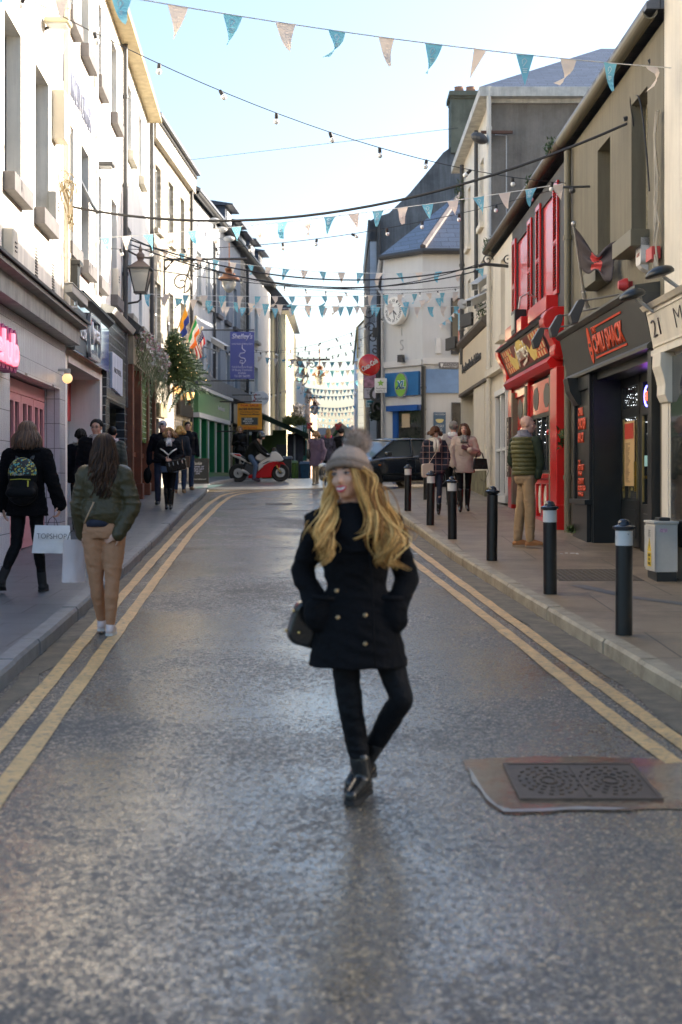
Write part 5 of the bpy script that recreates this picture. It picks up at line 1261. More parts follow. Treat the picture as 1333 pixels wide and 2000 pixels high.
def cable(pts,r,lab,mesh_=False,m_=None):
 mb=MB();mb.tube(pts,r,6);o=obj('overhead_cable',mb,m_ or M_cable);tag(o,lab,'cable','overhead cables');return o
def sagp(a,b,sag,n=24):
 a,b=Vector(a),Vector(b);return[a.lerp(b,i/n)+Vector((0,0,-4*sag*(i/n)*(1-i/n)))for i in range(n+1)]
a_=WLf.P(21.2,5.78,.1);b_=Vector((X_(1226,17.9),17.9,Z_(241,17.9)))
cable(sagp(a_,b_,.62),.018,'thick black cable from the insulators on the left to the olive wall')
# insulator clusters
def coil(c,r,n,seed,lab,m_=None,sp=.15):
 rnd=random.Random(seed);mb=MB()
 for i in range(n):
  p=Vector(c)+Vector((rnd.uniform(-.05,.05),rnd.uniform(-sp,sp),rnd.uniform(-sp,sp)));rr=r*rnd.uniform(.6,1.3);q=Vector((rnd.gauss(0,.5),rnd.gauss(0,.3),1)).normalized();s=q.orthogonal().normalized()
  s=Vector((.25,1,0)).normalized()
  mb.tube([p+s*rr*math.cos(t)+Vector((.03*math.sin(2*t),0,rr*1.4*math.sin(t)))for t in[2*math.pi*k_/14*.8 for k_ in range(15)]],.008,5)
 for i in range(4):
  x=Vector(c)+Vector((.05,-.15+.1*i,-.35-.06*(i%2)));mb.ball(x,.03,8,5);mb.tube([x+Vector((0,0,.25)),x-Vector((0,0,.12))],.012,6)
 o=obj('cable_coil',mb,m_ or M_cable);tag(o,lab,'cable coil');return o
coil(WLf.P(20.9,5.9,.12),.16,9,3,'tangled cable loops and insulators on the cream wall',mat('tan_cable',(.25,.19,.1),.7))
coil(b_+Vector((.1,.1,.1)),.2,7,4,'tangled cable loops and insulators hanging by the olive window')
arm=MB();arm.tube([b_+Vector((-.05,0,.05)),b_+Vector((.4,0,.2)),WR.P(16.6,6.6,.0)],.03,6);o=obj('cable_bracket',arm,M_dgrey);tag(o,'grey bracket arm holding the thick cable on the olive wall','bracket')
mb=MB();mb.tube(sagp(b_+Vector((.05,0,.1)),WR.P(16.2,5.0,.1),-.6),.010,6);o=obj('overhead_cable',mb,M_cable);tag(o,'loop of cable bending down beside the nearest olive window','cable')
p_lamp=WLf.P(30.0,6.75,.15)
for i,(dz,sg,r,lab)in enumerate([(0,.55,.016,'upper of the bundled black cables below the bunting'),(-.1,.62,.014,'middle of the bundled black cables below the bunting'),(.05,.8,.010,'lowest slack cable of the bundle below the bunting')]):
 cable(sagp(p_lamp+Vector((0,0,dz)),(X_(935,32.5),32.5,Z_(520,32.5)+dz),sg),r,lab)
cable(sagp(WLd.P(40,10.6,0),(X_(895,33),33,Z_(250,33)),-.0),.006,'thin wire high between the stone pub and the tall building')
cable(sagp(WLf.P(29.9,6.2,.05),(X_(935,41),41,Z_(557,41)),.3),.01,'thin wire from the lantern bracket towards the clock')
mb=MB();rnd=random.Random(4)
for i in range(6):
 y=29.85+rnd.uniform(-.15,.2);mb.tube([WLf.P(y+rnd.uniform(-.08,.08),3.9+.36*j,.05+rnd.uniform(0,.05))for j in range(9)],.018,5)
o=obj('wall_cables',mb,M_cable);tag(o,'bundle of black cables running down the white wall under the lantern','cable')
mb=MB()
for i in range(5):
 mb.tube([WR.P(15.98+rnd.uniform(-.05,.08),4.1+.25*j,.05+rnd.uniform(0,.04))for j in range(8)],.012,5)
o=obj('wall_cables',mb,mat('cream_cable',(.45,.40,.32),.7));tag(o,'pale cables running up between the cream and olive buildings','cable')
mb=MB()
for i in range(3):
 mb.tube([WLf.P(12+j*.55,4.14+rnd.uniform(0,.06),.12+rnd.uniform(0,.08))for j in range(17)],.015,5)
o=obj('ledge_cables',mb,M_cable);tag(o,'black cables lying along the grey cornice over the pink shop','cable')
# vertical conduit with box on cream wall
bx=root('meter_box','cream service box high on the sunlit wall','wall box',WLf.P(20.3,6.5,.1));mb=WLf.mb();mb.bx(20.2,20.6,6.55,7.25,.0,.18);obj('case',mb,mat('box_cream',(.5,.45,.36),.6),bx,bevel=.01)
for i,(Y,z,lab)in enumerate([(19.95,5.45,'cream slatted alarm box with red lamp beside the second slate sill'),(28.0,5.55,'cream slatted alarm box between the lower sills of the white building'),(16.6,4.35,'pale box with blue letters above the pink shop cornice')]):
 r_=root('alarm_box',lab,'alarm box',WLf.P(Y,z,0),'alarm boxes on the left walls');mb=WLf.mb();mb.bx(Y-.15,Y+.17,z-.25,z+.28,.0,.13);obj('case',mb,mat('box_cream2',(.6,.56,.48),.5),r_,bevel=.02)
 mb=WLf.mb()
 for q in range(3):mb.bx(Y-.05,Y+.07,z+.12-q*.05,z+.135-q*.05,.13,.14)
 obj('slats',mb,M_dgrey,r_)
 if i==0:mb=WLf.mb();mb.bx(Y-.06,Y+.06,z-.32,z-.25,.04,.12);obj('red_lamp',mb,M_red,r_)
# CCTV cameras
def cctv(c,d,lab,s=1.0,wallp=None):
 r_=root('security_camera',lab,'camera',c,'security cameras');c=Vector(c);d=Vector(d).normalized()
 f=Fr(c,Vector((d.x,d.y,0)).cross(Vector((0,0,1))),d,V=Vector((0,0,1)));f.V=f.U.cross(d)*-1 if False else Vector((0,0,1))
 mb=MB(f);mb.box(-.07*s,.07*s,-.06*s,.06*s,-.2*s,.2*s);mb.box(-.085*s,.085*s,.06*s,.075*s,-.22*s,.26*s);obj('housing',mb,mat('camera_grey',(.5,.49,.46),.4),r_,bevel=.01)
 mb=MB(f);mb.box(-.05*s,.05*s,-.045*s,.045*s,.2*s,.205*s);obj('lens',mb,M_black,r_)
 if wallp is not None:mb=MB();mb.tube([c-Vector((0,0,.07*s)),c-Vector((0,0,.17*s)),Vector(wallp)],.02*s,6);obj('bracket',mb,M_lgrey,r_)
cctv(WLf.P(20.7,4.38,.28),(.55,1,-.6),'large grey camera housing on an arm above the tiled shop',1.0,WLf.P(20.4,4.2,0))
cctv((X_(938,33.6),33.6,Z_(553,33.6)),(-.6,-.9,-.5),'upper white security camera on the cream wall',1.4,WR.P(33.4,6.2,0))
cctv((X_(932,34.0),34.0,Z_(586,34)),(-.9,-.7,-.45),'lower white security camera on the cream wall',1.4,WR.P(33.6,5.85,0))
cctv((X_(428,46),46,Z_(672,46)),(1,-.5,-.6),'white camera on a horizontal pole at the grey terrace',1.4,WLe.P(46.5,6.0,0))
for(px,py,Y,lab)in((913,625,37.5,'dark square loudspeaker lamp over the buff fascia'),(882,671,40.5,'dark tilted floodlight at the far end of the buff fascia')):
 c=Vector((X_(px,Y),Y,Z_(py,Y)));r_=root('floodlight',lab,'floodlight',c)
 f=Fr(c,(.8,-.5,.2));mb=MB(f);mb.box(-.16,.16,-.17,.17,-.08,.08);obj('head',mb,M_dgrey,r_,bevel=.01)
 mb=MB();mb.tube([c,WR.P(Y-.2,c.z+.05,0)],.02,6);obj('arm',mb,M_dgrey,r_)
mb=MB();c=Vector((X_(904,38),38,Z_(594,38)));mb.tube([c,WR.P(37,c.z,0)],.045,10);mb.tube([c+Vector((-.02,-.1,.0)),c+Vector((.02,.1,0))],.13,12);o=obj('bracket_drum',mb,M_lgrey,smooth='a');tag(o,'pale drum on a horizontal arm beside the cameras','bracket')
# LED street lights on left wall
for(px,py,Y,lab)in((114,45,19.5,'sunlit pale floodlight on the upper cream wall'),(205,323,25.5,'dark flat street light on the white wall')):
 c=Vector((X_(px,Y),Y,Z_(py,Y)));r_=root('wall_light',lab,'floodlight',c)
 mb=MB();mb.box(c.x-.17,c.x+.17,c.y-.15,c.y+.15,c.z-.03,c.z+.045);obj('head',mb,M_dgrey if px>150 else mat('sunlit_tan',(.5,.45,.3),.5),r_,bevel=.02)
 mb=MB();mb.box(c.x-.13,c.x+.13,c.y-.12,c.y+.12,c.z-.05,c.z-.03);obj('glass',mb,M_lgrey,r_)
 mb=MB();mb.tube([c,WLf.P(Y+.1,c.z-.05,0)],.025,6);obj('arm',mb,M_dgrey,r_)
Yl=29.9;c=Vector((X_(275,Yl),Yl,0));ln=root('street_lantern','traditional black four-sided glass lantern on the left wall bracket','street lamp',(c.x,c.y,Z_(590,Yl)))
zb,zt=Z_(570,Yl),Z_(527,Yl);hw0,hw1=.115,.215
def frus(mb,z0,z1,a,b):
 mb.add([(c.x+s*a,c.y+t*a,z0)for s,t in((-1,-1),(1,-1),(1,1),(-1,1))]+[(c.x+s*b,c.y+t*b,z1)for s,t in((-1,-1),(1,-1),(1,1),(-1,1))],[(0,1,2,3),(7,6,5,4),(0,1,5,4),(1,2,6,5),(2,3,7,6),(3,0,4,7)])
M_lbk=mat('lantern_black',(.03,.028,.026),.4)
mb=MB()
for s,t in((-1,-1),(1,-1),(1,1),(-1,1)):mb.tube([(c.x+s*hw0,c.y+t*hw0,zb),(c.x+s*hw1,c.y+t*hw1,zt)],.014,5)
frus(mb,zb-.04,zb,hw0+.015,hw0+.015);frus(mb,zt,zt+.03,hw1+.03,hw1+.03);obj('frame',mb,M_lbk,ln)
mb=MB();frus(mb,zt+.03,zt+.17,hw1+.02,.08);mb.lathe([(.075,0),(.06,.05),(.085,.1),(.085,.16),(.05,.2),(.03,.22),(.045,.27),(.02,.32),(.0,.42)],(c.x,c.y,zt+.16),(0,0,1),14);obj('roof',mb,mat('lantern_roof',(.12,.085,.07),.5),ln)
mb=MB();frus(mb,zb,zt,hw0-.01,hw1-.01);obj('glass',mb,mat('lantern_glass',(.55,.54,.48),.15,var=.05,trans=.35),ln)
mb=MB();w_=WLf.P(Yl+.1,Z_(583,Yl),0);mb.tube([(c.x,c.y,zb),(c.x,c.y,zb-.16),(c.x-.06,c.y,zb-.21),(w_.x,w_.y,zb-.25)],.022,8);mb.tube([(w_.x+.01,w_.y,zb-.45),(w_.x+.01,w_.y,zb-.05)],.02,6);obj('bracket',mb,M_lbk,ln)
mb=MB();mb.tube(sagp((w_.x,w_.y,6.6),(c.x+.2,c.y,zt+.25),.06),.02,6);obj('top_arm',mb,M_lbk,ln)
def spiral(c,R0,turns,ax_u,ax_v,start,n=40,sgn=1):
 c=Vector(c);return[c+ax_u*(R0*(1-i/n*.85)*math.cos(start+sgn*2*math.pi*turns*i/n))+ax_v*(R0*(1-i/n*.85)*math.sin(start+sgn*2*math.pi*turns*i/n))for i in range(n+1)]
ux,uz=Vector((1,0,0)),Vector((0,0,1))
def pendant(Y,pxw,pxe,py,pxl,lab,ornate=1,scale=1.0,rod=.035):
 z=Z_(py,Y);X0,X1,XL=X_(pxw,Y),X_(pxe,Y),X_(pxl,Y);r_=root('pendant_lamp',lab,'street lamp',(X0,Y,z),'hanging copper street lamps')
 mb=MB();mb.tube([(X0,Y,z),(X1,Y,z+.02)],rod,6)
 if ornate:
  L_=(X1-X0);mb.tube([(X0,Y,z+.05),(X0,Y,z-.95*scale)],rod*.9,6)
  P1=spiral((X0+.45*scale,Y,z-.62*scale),.30*scale,1.6,ux,uz,-math.pi*.5,sgn=1)
  P2=spiral((X0+.86*scale,Y,z-.16*scale),.16*scale,1.5,ux,uz,math.pi*.8,sgn=-1)
  mb.tube(P1[::-1][:-1]+[P2[0].lerp(P1[0],.6),P2[0].lerp(P1[0],.25)]+P2,rod*.55,5)
  mb.tube([(X0,Y,z-.3*scale),(X0+.25*scale,Y,z)],rod*.7,5)
 obj('bracket',mb,M_lbk,r_)
 s=scale;mb=MB();mb.tube([(XL,Y,z+.45*s),(XL,Y,z)],rod*.4,5);mb.tube([(XL,Y,z),(XL,Y,z-.2*s)],rod*.5,6)
 mb.lathe([(.05*s,-.2*s),(.12*s,-.24*s),(.12*s,-.28*s),(.09*s,-.33*s),(.17*s,-.38*s),(.18*s,-.43*s),(.28*s,-.50*s),(.29*s,-.55*s),(.22*s,-.56*s)],(XL,Y,z),(0,0,1),18)
 obj('copper_shade',mb,mat('copper_brown',(.22,.10,.055),.4,metal=.5),r_,smooth='a')
 mb=MB();mb.lathe([(.20*s,-.56*s),(.19*s,-.68*s),(.14*s,-.8*s),(.06*s,-.88*s),(0,-.9*s)],(XL,Y,z),(0,0,1),18);obj('glass_globe',mb,mat('globe_glass',(.6,.6,.57),.1,trans=.4,var=0),r_,smooth=True)
pendant(38.3,322,482,507,448,'hanging copper lamp on the scrolled bracket of the stone pub',1,1.0)
pendant(68,562,645,703,625,'hanging copper lamp over the pedestrian street, nearer and higher',1,1.35,.05)
pendant(96,570,632,777,615,'small hanging copper lamp farthest down the street',1,1.3,.05)
# globe lamp by the pink shop
gl=root('globe_lamp','glowing warm round globe lamp on a chrome arm by the tiled shop','lamp',WLf.P(20.9,3.35,0))
c=Vector((X_(132,20.6),20.6,Z_(739,20.6)));mb=MB();mb.box(c.x-.16,c.x+.04,c.y-.03,c.y+.03,c.z+.10,c.z+.14);mb.lathe([(.045,.065),(.045,.12)],c,(0,0,1),12);obj('arm',mb,M_lgrey,gl)
mb=MB();mb.ball(c,.075,18,12);obj('globe',mb,mat('globe_glow',(.9,.7,.4),emit=(1,.60,.25),es=.35,var=0),gl,smooth=True)
def board_sign(name,lab,cat,px0,px1,py0,py1,Y,m_,wall,texts,thick=.05,group=None,arms=2):
 x0,x1,z0,z1=X_(px0,Y),X_(px1,Y),Z_(py1,Y),Z_(py0,Y)
 r_=root(name,lab,cat,((x0+x1)/2,Y,z1),group);mb=MB();mb.box(x0,x1,Y,Y+thick,z0,z1);b=obj('board',mb,m_,r_,bevel=.004)
 f=Fr(((x0+x1)/2,Y,(z0+z1)/2),(1,0,0))
 for(t,cx,cy,w,h,mm,kw)in texts:text(t,f.sub(cx*(x1-x0)/2,cy*(z1-z0)/2,.001),w*(x1-x0),h*(z1-z0),mm,'lettering',b,depth=.006,**kw)
 if arms:
  mb=MB();wx=wall.X(Y)
  for z in((z1+.06,z0-.06)if arms==2 else(z0+.3,)):mb.tube([(wx,Y+.02,z),(x1 if x1>wx else x0,Y+.02,z)],.02,6)
  obj('bracket',mb,M_lbk,r_)
 return r_,f,x0,x1,z0,z1
M_ban=mat('banner_blue',(.055,.075,.30),.5,var=.06);M_pale=mat('pale_lilac_letters',(.5,.52,.72),.5)
r_,f,*_=board_sign('hanging_banner','tall blue banner with looped letter S and script above the green shopfront','banner',450,497,648,740,46.0,M_ban,WLe,
[("Shelley's",0,.78,.86,.15,M_pale,dict(shear=.2,bold=.02)),('Ladies Health & Beauty Clinic',0,.48,.86,.05,M_pale,{}),('Full & Extensive Range\nOf Beauty Treatments\nAvailable',0,-.62,.84,.17,M_pale,{}),('Tel: 091 566995',0,-.88,.66,.05,M_pale,{})])
mb=MB(f);pts=[(-.0,.26),(.0,.22),(.10,.14),(.07,.08),(-.06,.06),(-.1,-.02),(-.03,-.08),(.08,-.1),(.11,-.18),(.04,-.26),(-.08,-.24),(-.05,-.16),(.02,-.18)]
mb.tube([(a,b+.0,.01)for a,b in pts],.016,6);mb.tube([(0,.26,.01),(0,.34,.01)],.012,6);mb.tube([(0,-.22,.01),(0,-.36,.01)],.012,6);obj('letter_s_emblem',mb,M_pale,r_)
M_or2=mat('board_orange',(.72,.30,.01),.5,var=.06);M_rd2=mat('text_red',(.45,.03,.01),.5)
r_,f,x0,x1,z0,z1=board_sign('for_sale_board','orange for sale board on the wall beyond the green shop','sign board',464,512,788,839,48.5,M_or2,WLe,
[('FOR SALE',0,.85,.72,.085,M_rd2,dict(bold=.03)),('ENTIRE BUILDING',0,.57,.88,.09,M_ink,dict(bold=.03)),('First & Second Floors',0,.36,.74,.055,M_ink,dict(bold=.02)),('Tenants not affected',0,.18,.80,.065,M_ink,dict(bold=.03)),('091-563744',0,-.88,.6,.06,M_rd2,dict(bold=.03)),('www.kms-property.com',0,-.74,.6,.03,M_rd2,{})])
mb=MB(f);mb.box(-.3,.3,-.30,-.02,.001,.008);obj('frame_panel',mb,mat('frame_ochre',(.35,.22,.05),.5),r_)
mb=MB(f);mb.box(-.275,.275,-.28,-.04,.008,.013);dp=obj('dark_panel',mb,mat('panel_dark_teal',(.012,.03,.04),.4),r_);text('KEANE\nMAHONY\nSMITH',f.sub(-.04,-.16,.013),.36,.20,M_wf,'lettering',dp,depth=.004,bold=.03)
Y=51;c=Vector((X_(509,Y),Y,Z_(778,Y)));r_=root('oval_sign','white oval hanging sign with red and black script above the orange board','sign',c);fo=Fr(c,(1,0,0))
mb=MB(fo);mb.prism(oval(.31,.26),-.04,.0);obj('oval_board',mb,mat('oval_white',(.72,.72,.74),.4),r_,bevel=.01)
text('egafredo',fo.sub(.05,-.02,.001),.42,.14,M_ink,'lettering',r_,depth=.006,shear=.4);text('S',fo.sub(-.2,.02,.001),.13,.28,M_rd2,'red_initial',r_,depth=.007,shear=.4,bold=.02)
mb=MB();mb.tube([(WLe.X(Y),Y,c.z+.12),(c.x,Y,c.z+.12)],.015,6);mb.tube([(WLe.X(Y),Y,c.z-.12),(c.x,Y,c.z-.12)],.015,6);obj('bracket',mb,M_lbk,r_)
# pub lanterns
for(px,py,Y,lab)in((348,760,40.5,'lit pub lantern above the small carved board'),(372,772,42.0,'lit pub lantern nearest the green shopfront')):
 c=Vector((X_(px,Y),Y,Z_(py,Y)));r_=root('pub_lantern',lab,'lantern',c,'lit pub lanterns')
 mb=MB();mb.lathe([(.03,.27),(.05,.2),(.14,.1),(.14,.08),(.13,.08)],c,(0,0,1),8);mb.lathe([(.08,-.14),(.06,-.2),(.02,-.24),(0,-.26)],c,(0,0,1),8);mb.tube([c-Vector((0,0,.2)),c+Vector((-.2,0,-.3)),Vector((WLd.X(Y),Y,c.z-.1))],.018,6);obj('metal',mb,M_lbk,r_)
 mb=MB();mb.lathe([(.13,.08),(.08,-.14)],c,(0,0,1),8);obj('lamp_glass',mb,mat('lantern_lit',(.9,.6,.3),emit=(1,.50,.16),es=1.1,var=0),r_)
# flags on the pub
def flagpole(p,e,cols,lab,kind):
 p,e=Vector(p),Vector(e);r_=root('wall_flag',lab,'flag',p,'flags on the stone pub');mb=MB();mb.tube([p,e],.022,6);mb.ball(e,.04,8,5);obj('pole',mb,mat('pole_tan',(.5,.42,.3),.5),r_)
 top,bot=e.lerp(p,.03),e.lerp(p,.55);nU,nV=12,10;mb=MB();L_=.5 if kind!='us' else.6
 for i in range(nU+1):
  for j in range(nV+1):
   u,v=i/nU,j/nV;q=top.lerp(bot,v);mb.v.append(q+Vector((.10*u+.05*math.sin(v*9+u*3)*u-.18*v*u*0,.05*math.sin(v*12)*u,-L_*u*(.9 if kind!='us' else.75))))
 for i in range(nU):
  for j in range(nV):
   mb.f.append((i*(nV+1)+j,(i+1)*(nV+1)+j,(i+1)*(nV+1)+j+1,i*(nV+1)+j+1))
   u,v=i/nU,j/nV
   mb.mi.append((min(2,int(u*3))if kind=='tri' else(0 if u<.5 else 1)if kind=='bi' else(2 if(u<.42 and v<.5)else j%2)))
 o=obj('cloth',mb.mesh('cloth',norm=False),[mat('flag_'+str(c_),c_,.7,var=0)for c_ in cols],r_,smooth=True);s_=o.modifiers.new('thick','SOLIDIFY');s_.thickness=.006
 if kind=='us':
  mb=MB()
  for i in range(1,5):
   for j in range(1,5):
    u,v=i/nU,j/nV;q=top.lerp(bot,v)+Vector((.10*u+.05*math.sin(v*9+u*3)*u,.05*math.sin(v*12)*u-.012,-L_*u*.75));mb.ball(q,.014,5,3)
  obj('stars',mb,M_wf,r_)
flagpole(WLd.P(40,5.6,.1),(X_(363,39.5),39.5,Z_(597,39.5)),['#e8a020','#24409a','#f0f0f0'],'yellow and blue flag furled on its pole, leftmost of the three','bi')
flagpole(WLd.P(41.5,5.3,.1),(X_(383,41),41,Z_(619,41)),['#169b50','#f2f2f2','#ff8030'],'green white and orange flag hanging between the other two','tri')
flagpole(WLd.P(42.5,5.0,.1),(X_(395,42),42,Z_(640,42)),['#c02030','#f2f2f2','#28306a'],'red and white striped flag with blue starred corner','us')
# christmas trees on the wall
def xmas(base,top,Rm,lab,cg,seed,n=1500):
 base,top=Vector(base),Vector(top);rnd=random.Random(seed);ax=(top-base);H=ax.length;a=ax.normalized();s=a.orthogonal().normalized();t_=a.cross(s)
 r_=root('christmas_tree',lab,'christmas tree',base,'christmas trees on the pub wall');mb=MB();mb.tube([base,top],[.05,.01],8);obj('trunk',mb,mat('tree_bark',(.08,.05,.03),.9),r_)
 mb=MB()
 nb=120
 for i in range(nb):
  h=(i+.5)/nb;L_=Rm*(1-h)**.8*rnd.uniform(.75,1.1)+.08;th=i*2.399+rnd.uniform(-.2,.2);d=(s*math.cos(th)+t_*math.sin(th));p0=base+a*(H*h*.97);droop=-.18*L_
  for k_ in range(max(3,int(L_*22))):
   u=(k_+1)/max(3,int(L_*22));p=p0+d*(L_*u)+a*(.28*L_*u)+Vector((0,0,droop*u*u*2))
   for q in range(20):
    n_=Vector((rnd.gauss(0,1),rnd.gauss(0,1),rnd.gauss(0,.7)))+d*1.2;n_.normalize();w=n_.orthogonal().normalized()*.010;l=rnd.uniform(.06,.12)*(1.15-u*.4);mb.add([p-w,p+w,p+n_*l],[(0,1,2)])
 obj('needles',mb.mesh('needles',norm=False),cg,r_)
 mb=MB()
 for i in range(46):
  h=rnd.random()*.9;th=rnd.uniform(0,6.3);L_=Rm*(1-h)**.8*.95;p=base+a*(H*h)+(s*math.cos(th)+t_*math.sin(th))*L_+a*(.26*L_);mb.ball(p,.006,5,3)
 obj('fairy_lights',mb,M_fairyw,r_)
xmas((-4.35,38.0,Z_(742,38)),(-4.45,37.6,Z_(655,37.6)),.58,'sunlit yellow green christmas tree with tiny lights, the left one',mat('needles_light',(.12,.17,.045),.7,var=.4,vs=6),5)
xmas((-4.3,40.0,Z_(758,40)),(-4.55,38.4,Z_(642,38.4)),.72,'dark green christmas tree with tiny lights beside the flags',mat('needles_dark',(.035,.075,.035),.7,var=.4,vs=6),6)
# A-board
r_=root('pavement_board','black chalkboard pavement sign in front of the green shop','a-board',(X_(389,41),41,GP(41)))
cx,yb_=X_(389,41),41.0;zb=GP(41);f=Fr((cx,yb_-.1,zb),(1,0,0),V=(0,.16,1));mb=MB(f);mb.box(-.27,.27,.02,.72,-.02,0);obj('front_board',mb,M_black,r_)
mb=MB(f)
for a,b,c_,d in((-.29,-.25,0,.74),(.25,.29,0,.74),(-.25,.25,.70,.74),(-.25,.25,.02,.06)):mb.box(a,b,c_,d,-.02,.012)
obj('frame',mb,mat('board_frame',(.03,.025,.02),.5),r_)
f2=Fr((cx,yb_+.2,zb),(1,0,0),V=(0,-.16,1));mb=MB(f2);mb.box(-.27,.27,.02,.72,0,.02);obj('rear_board',mb,M_black,r_)
text('Cookie',f.sub(-.05,.60,.001),.26,.09,M_wf,'chalk_lettering',r_,depth=.003,shear=.3);text('COFFEE OF\nYOUR DAY\nSPECIAL\n2.50',f.sub(-.03,.40,.001),.36,.24,M_pale,'chalk_lettering',r_,depth=.003);text('FreshlyBaked',f.sub(0,.13,.001),.42,.04,M_wf,'chalk_lettering',r_,depth=.003)
c=Vector((X_(722,47.3),47.3,Z_(713,47.3)));r_=root('round_drink_sign','round red hanging drink sign with white script','sign',c);tl_=Fr(c,(1,-.05,0))
mb=MB();mb.lathe([(.0,-.06),(.355,-.06),(.365,-.03),(.365,.03),(.34,.045),(.2,.075),(.0,.085)],c,(0,-1,0),40);obj('disc',mb,mat('cola_red',(.50,.012,.012),.2,var=.05,coat=.4),r_,smooth='a')
ft=Fr(c+Vector((0,-.088,0)),(.85,0,.52),N=(0,-1,0),V=(-.52,0,.85));text('Coca-Cola',ft,.60,.17,M_wf,'lettering',r_,depth=.012,shear=.3,bold=.03)
mb=MB();mb.tube([c+Vector((.3,.05,0)),(c0_.x,c0_.y+.1,c.z+.05)],.03,6);obj('bracket',mb,M_black,r_)
mb=MB();mb.tube([c+Vector((0,-.05,0))+Vector((.335*math.cos(a),0,.335*math.sin(a)))for a in[R(180+90*i/12)for i in range(13)]],.01,5);obj('gold_rim',mb,mat('rim_gold',(.7,.4,.1),.4),r_)
c=Vector((X_(744,46.9),46.9,Z_(753,46.9)));r_=root('lottery_sign','small white square lottery sign with green star','sign',c);f=Fr(c,(1,0,0));mb=MB(f);mb.box(-.20,.20,-.24,.24,-.05,0);obj('board',mb,mat('sign_white2',(.75,.75,.73),.4),r_,bevel=.005)
mb=MB(f);mb.prism([((.12 if i%2==0 else.055)*math.sin(i*math.pi/5),.08+(.12 if i%2==0 else.055)*math.cos(i*math.pi/5))for i in range(10)],0,.008);obj('green_star',mb,mat('star_green',(.25,.50,.06),.4),r_)
text('National\nLottery',f.sub(0,-.14,0),.31,.15,M_ink,'lettering',r_,depth=.004)
mb=MB();mb.tube([c+Vector((.2,.02,.1)),(c0_.x+.05,c0_.y,c.z+.1)],.015,6);obj('bracket',mb,M_lbk,r_)
r_,f,x0,x1,z0,z1=board_sign('hanging_sign','framed hanging sign with pink picture under the round red sign','sign',710,736,728,780,49,mat('brown_frame',(.05,.04,.035),.5),WR,[],arms=0)
mb=MB(f);mb.box(-.2,.2,-.05,.42,.001,.01);obj('picture',mb,mat('picture_pink',(.45,.22,.30),.5,var=.7,vs=6),r_);mb=MB(f);mb.box(-.2,.2,-.42,-.07,.001,.01);obj('panel',mb,mat('panel_lilac',(.50,.48,.55),.5),r_);text('THE LIVING\nROOM',f.sub(0,-.2,.011),.3,.18,M_dgrey,'lettering',r_,depth=.003)
mb=MB();mb.tube([(x0+.1,49.03,z1),(x0+.1,49.03,z1+.1),(X_(745,49),49.03,z1+.1)],.02,6);obj('bracket',mb,M_lbk,r_)
r_,f,*_=board_sign('hanging_sign','small teal and white sign below the framed pink sign','sign',715,738,781,795,50,mat('sign_pale_blue',(.45,.58,.66),.5),WR,[('Book St.',0,-.4,.8,.35,mat('teal_text',(.02,.2,.28),.5),{})],arms=0)
mb=MB(f);mb.box(-.16,.16,.02,.1,.001,.008);obj('teal_strip',mb,mat('teal_text',(.02,.2,.28),.5),r_)
mb=MB();mb.tube([(X_(737,50),50.03,Z_(788,50)),(X_(746,50),50.03,Z_(788,50))],.02,6);obj('bracket',mb,M_lbk,r_)
# ornate iron sign high on the dark building edge
r_=root('iron_sign','tall ornate black iron bracket sign high beside the clock','sign bracket',(X_(735,48),48,Z_(620,48)));mb=MB()
for(px,py,rr,st,sg)in((722,612,.22,1.5,1),(724,640,.2,3.5,-1),(730,660,.18,.5,1),(733,684,.16,2,-1)):mb.tube(spiral((X_(px,48),48,Z_(py,48)),rr,1.3,ux,uz,st,sgn=sg),.022,5)
for i in range(6):mb.tube([(X_(722+i*2,48),48,Z_(600,48)),(X_(722+i*2,48),48,Z_(630,48))],.008,4)
mb.tube([(X_(738,48),48,Z_(600,48)),(X_(738,48),48,Z_(700,48))],.03,6);mb.box(X_(728,48),X_(738,48),47.95,48.2,Z_(658,48),Z_(640,48));obj('ironwork',mb,M_lbk,r_)
for(px,py,lab)in((738,772,'black iron scroll between the lottery sign and the pink framed sign'),):
 mb=MB();mb.tube(spiral((X_(px,47.5),47.5,Z_(py,47.5)),.3,1.2,ux,uz,1,sgn=1),.045,6);mb.tube(spiral((X_(px+2,47.5),47.5,Z_(py+22,47.5)),.22,1.2,ux,uz,4,sgn=-1),.045,6);o=obj('iron_scroll',mb,M_lbk);tag(o,lab,'ironwork')
tuft('wreath','dark leafy wreath hanging under the teal sign',(X_(736,48.5),48.5,Z_(805,48.5)),(.22,.12,.3),420,mat('wreath_dark',(.03,.045,.025),.8,var=.5),3,leaf=.13,cat='wreath')
r_=root('scroll_bracket','long black iron bracket with scrolls reaching out from the dark wall','bracket',WR.P(28,6.0,0));Yb=30.0
mb=MB();mb.tube([(X_(935,Yb),Yb,Z_(520,Yb)),(X_(948,Yb),Yb,Z_(516,Yb)),(WR.X(Yb),Yb,Z_(520,Yb))],.035,6)
for px in(953,993):mb.tube(spiral((X_(px,Yb),Yb,Z_(508,Yb)),.12,1.4,ux,uz,0),.014,5)
obj('ironwork',mb,M_lbk,r_)
r_=root('scroll_bracket','fine black scroll bracket in front of the right red shutters','bracket',WR.P(24.5,6.0,0));Yb=25.4;mb=MB();mb.tube([(X_(1058,Yb),Yb,Z_(508,Yb)),(WR.X(Yb),Yb,Z_(507,Yb))],.012,5)
for px,py in((1060,512),(1072,515),(1093,500),(1096,532)):mb.tube(spiral((X_(px,Yb),Yb,Z_(py,Yb)),.06,1.4,ux,uz,0,24),.009,5)
obj('ironwork',mb,M_lbk,r_)
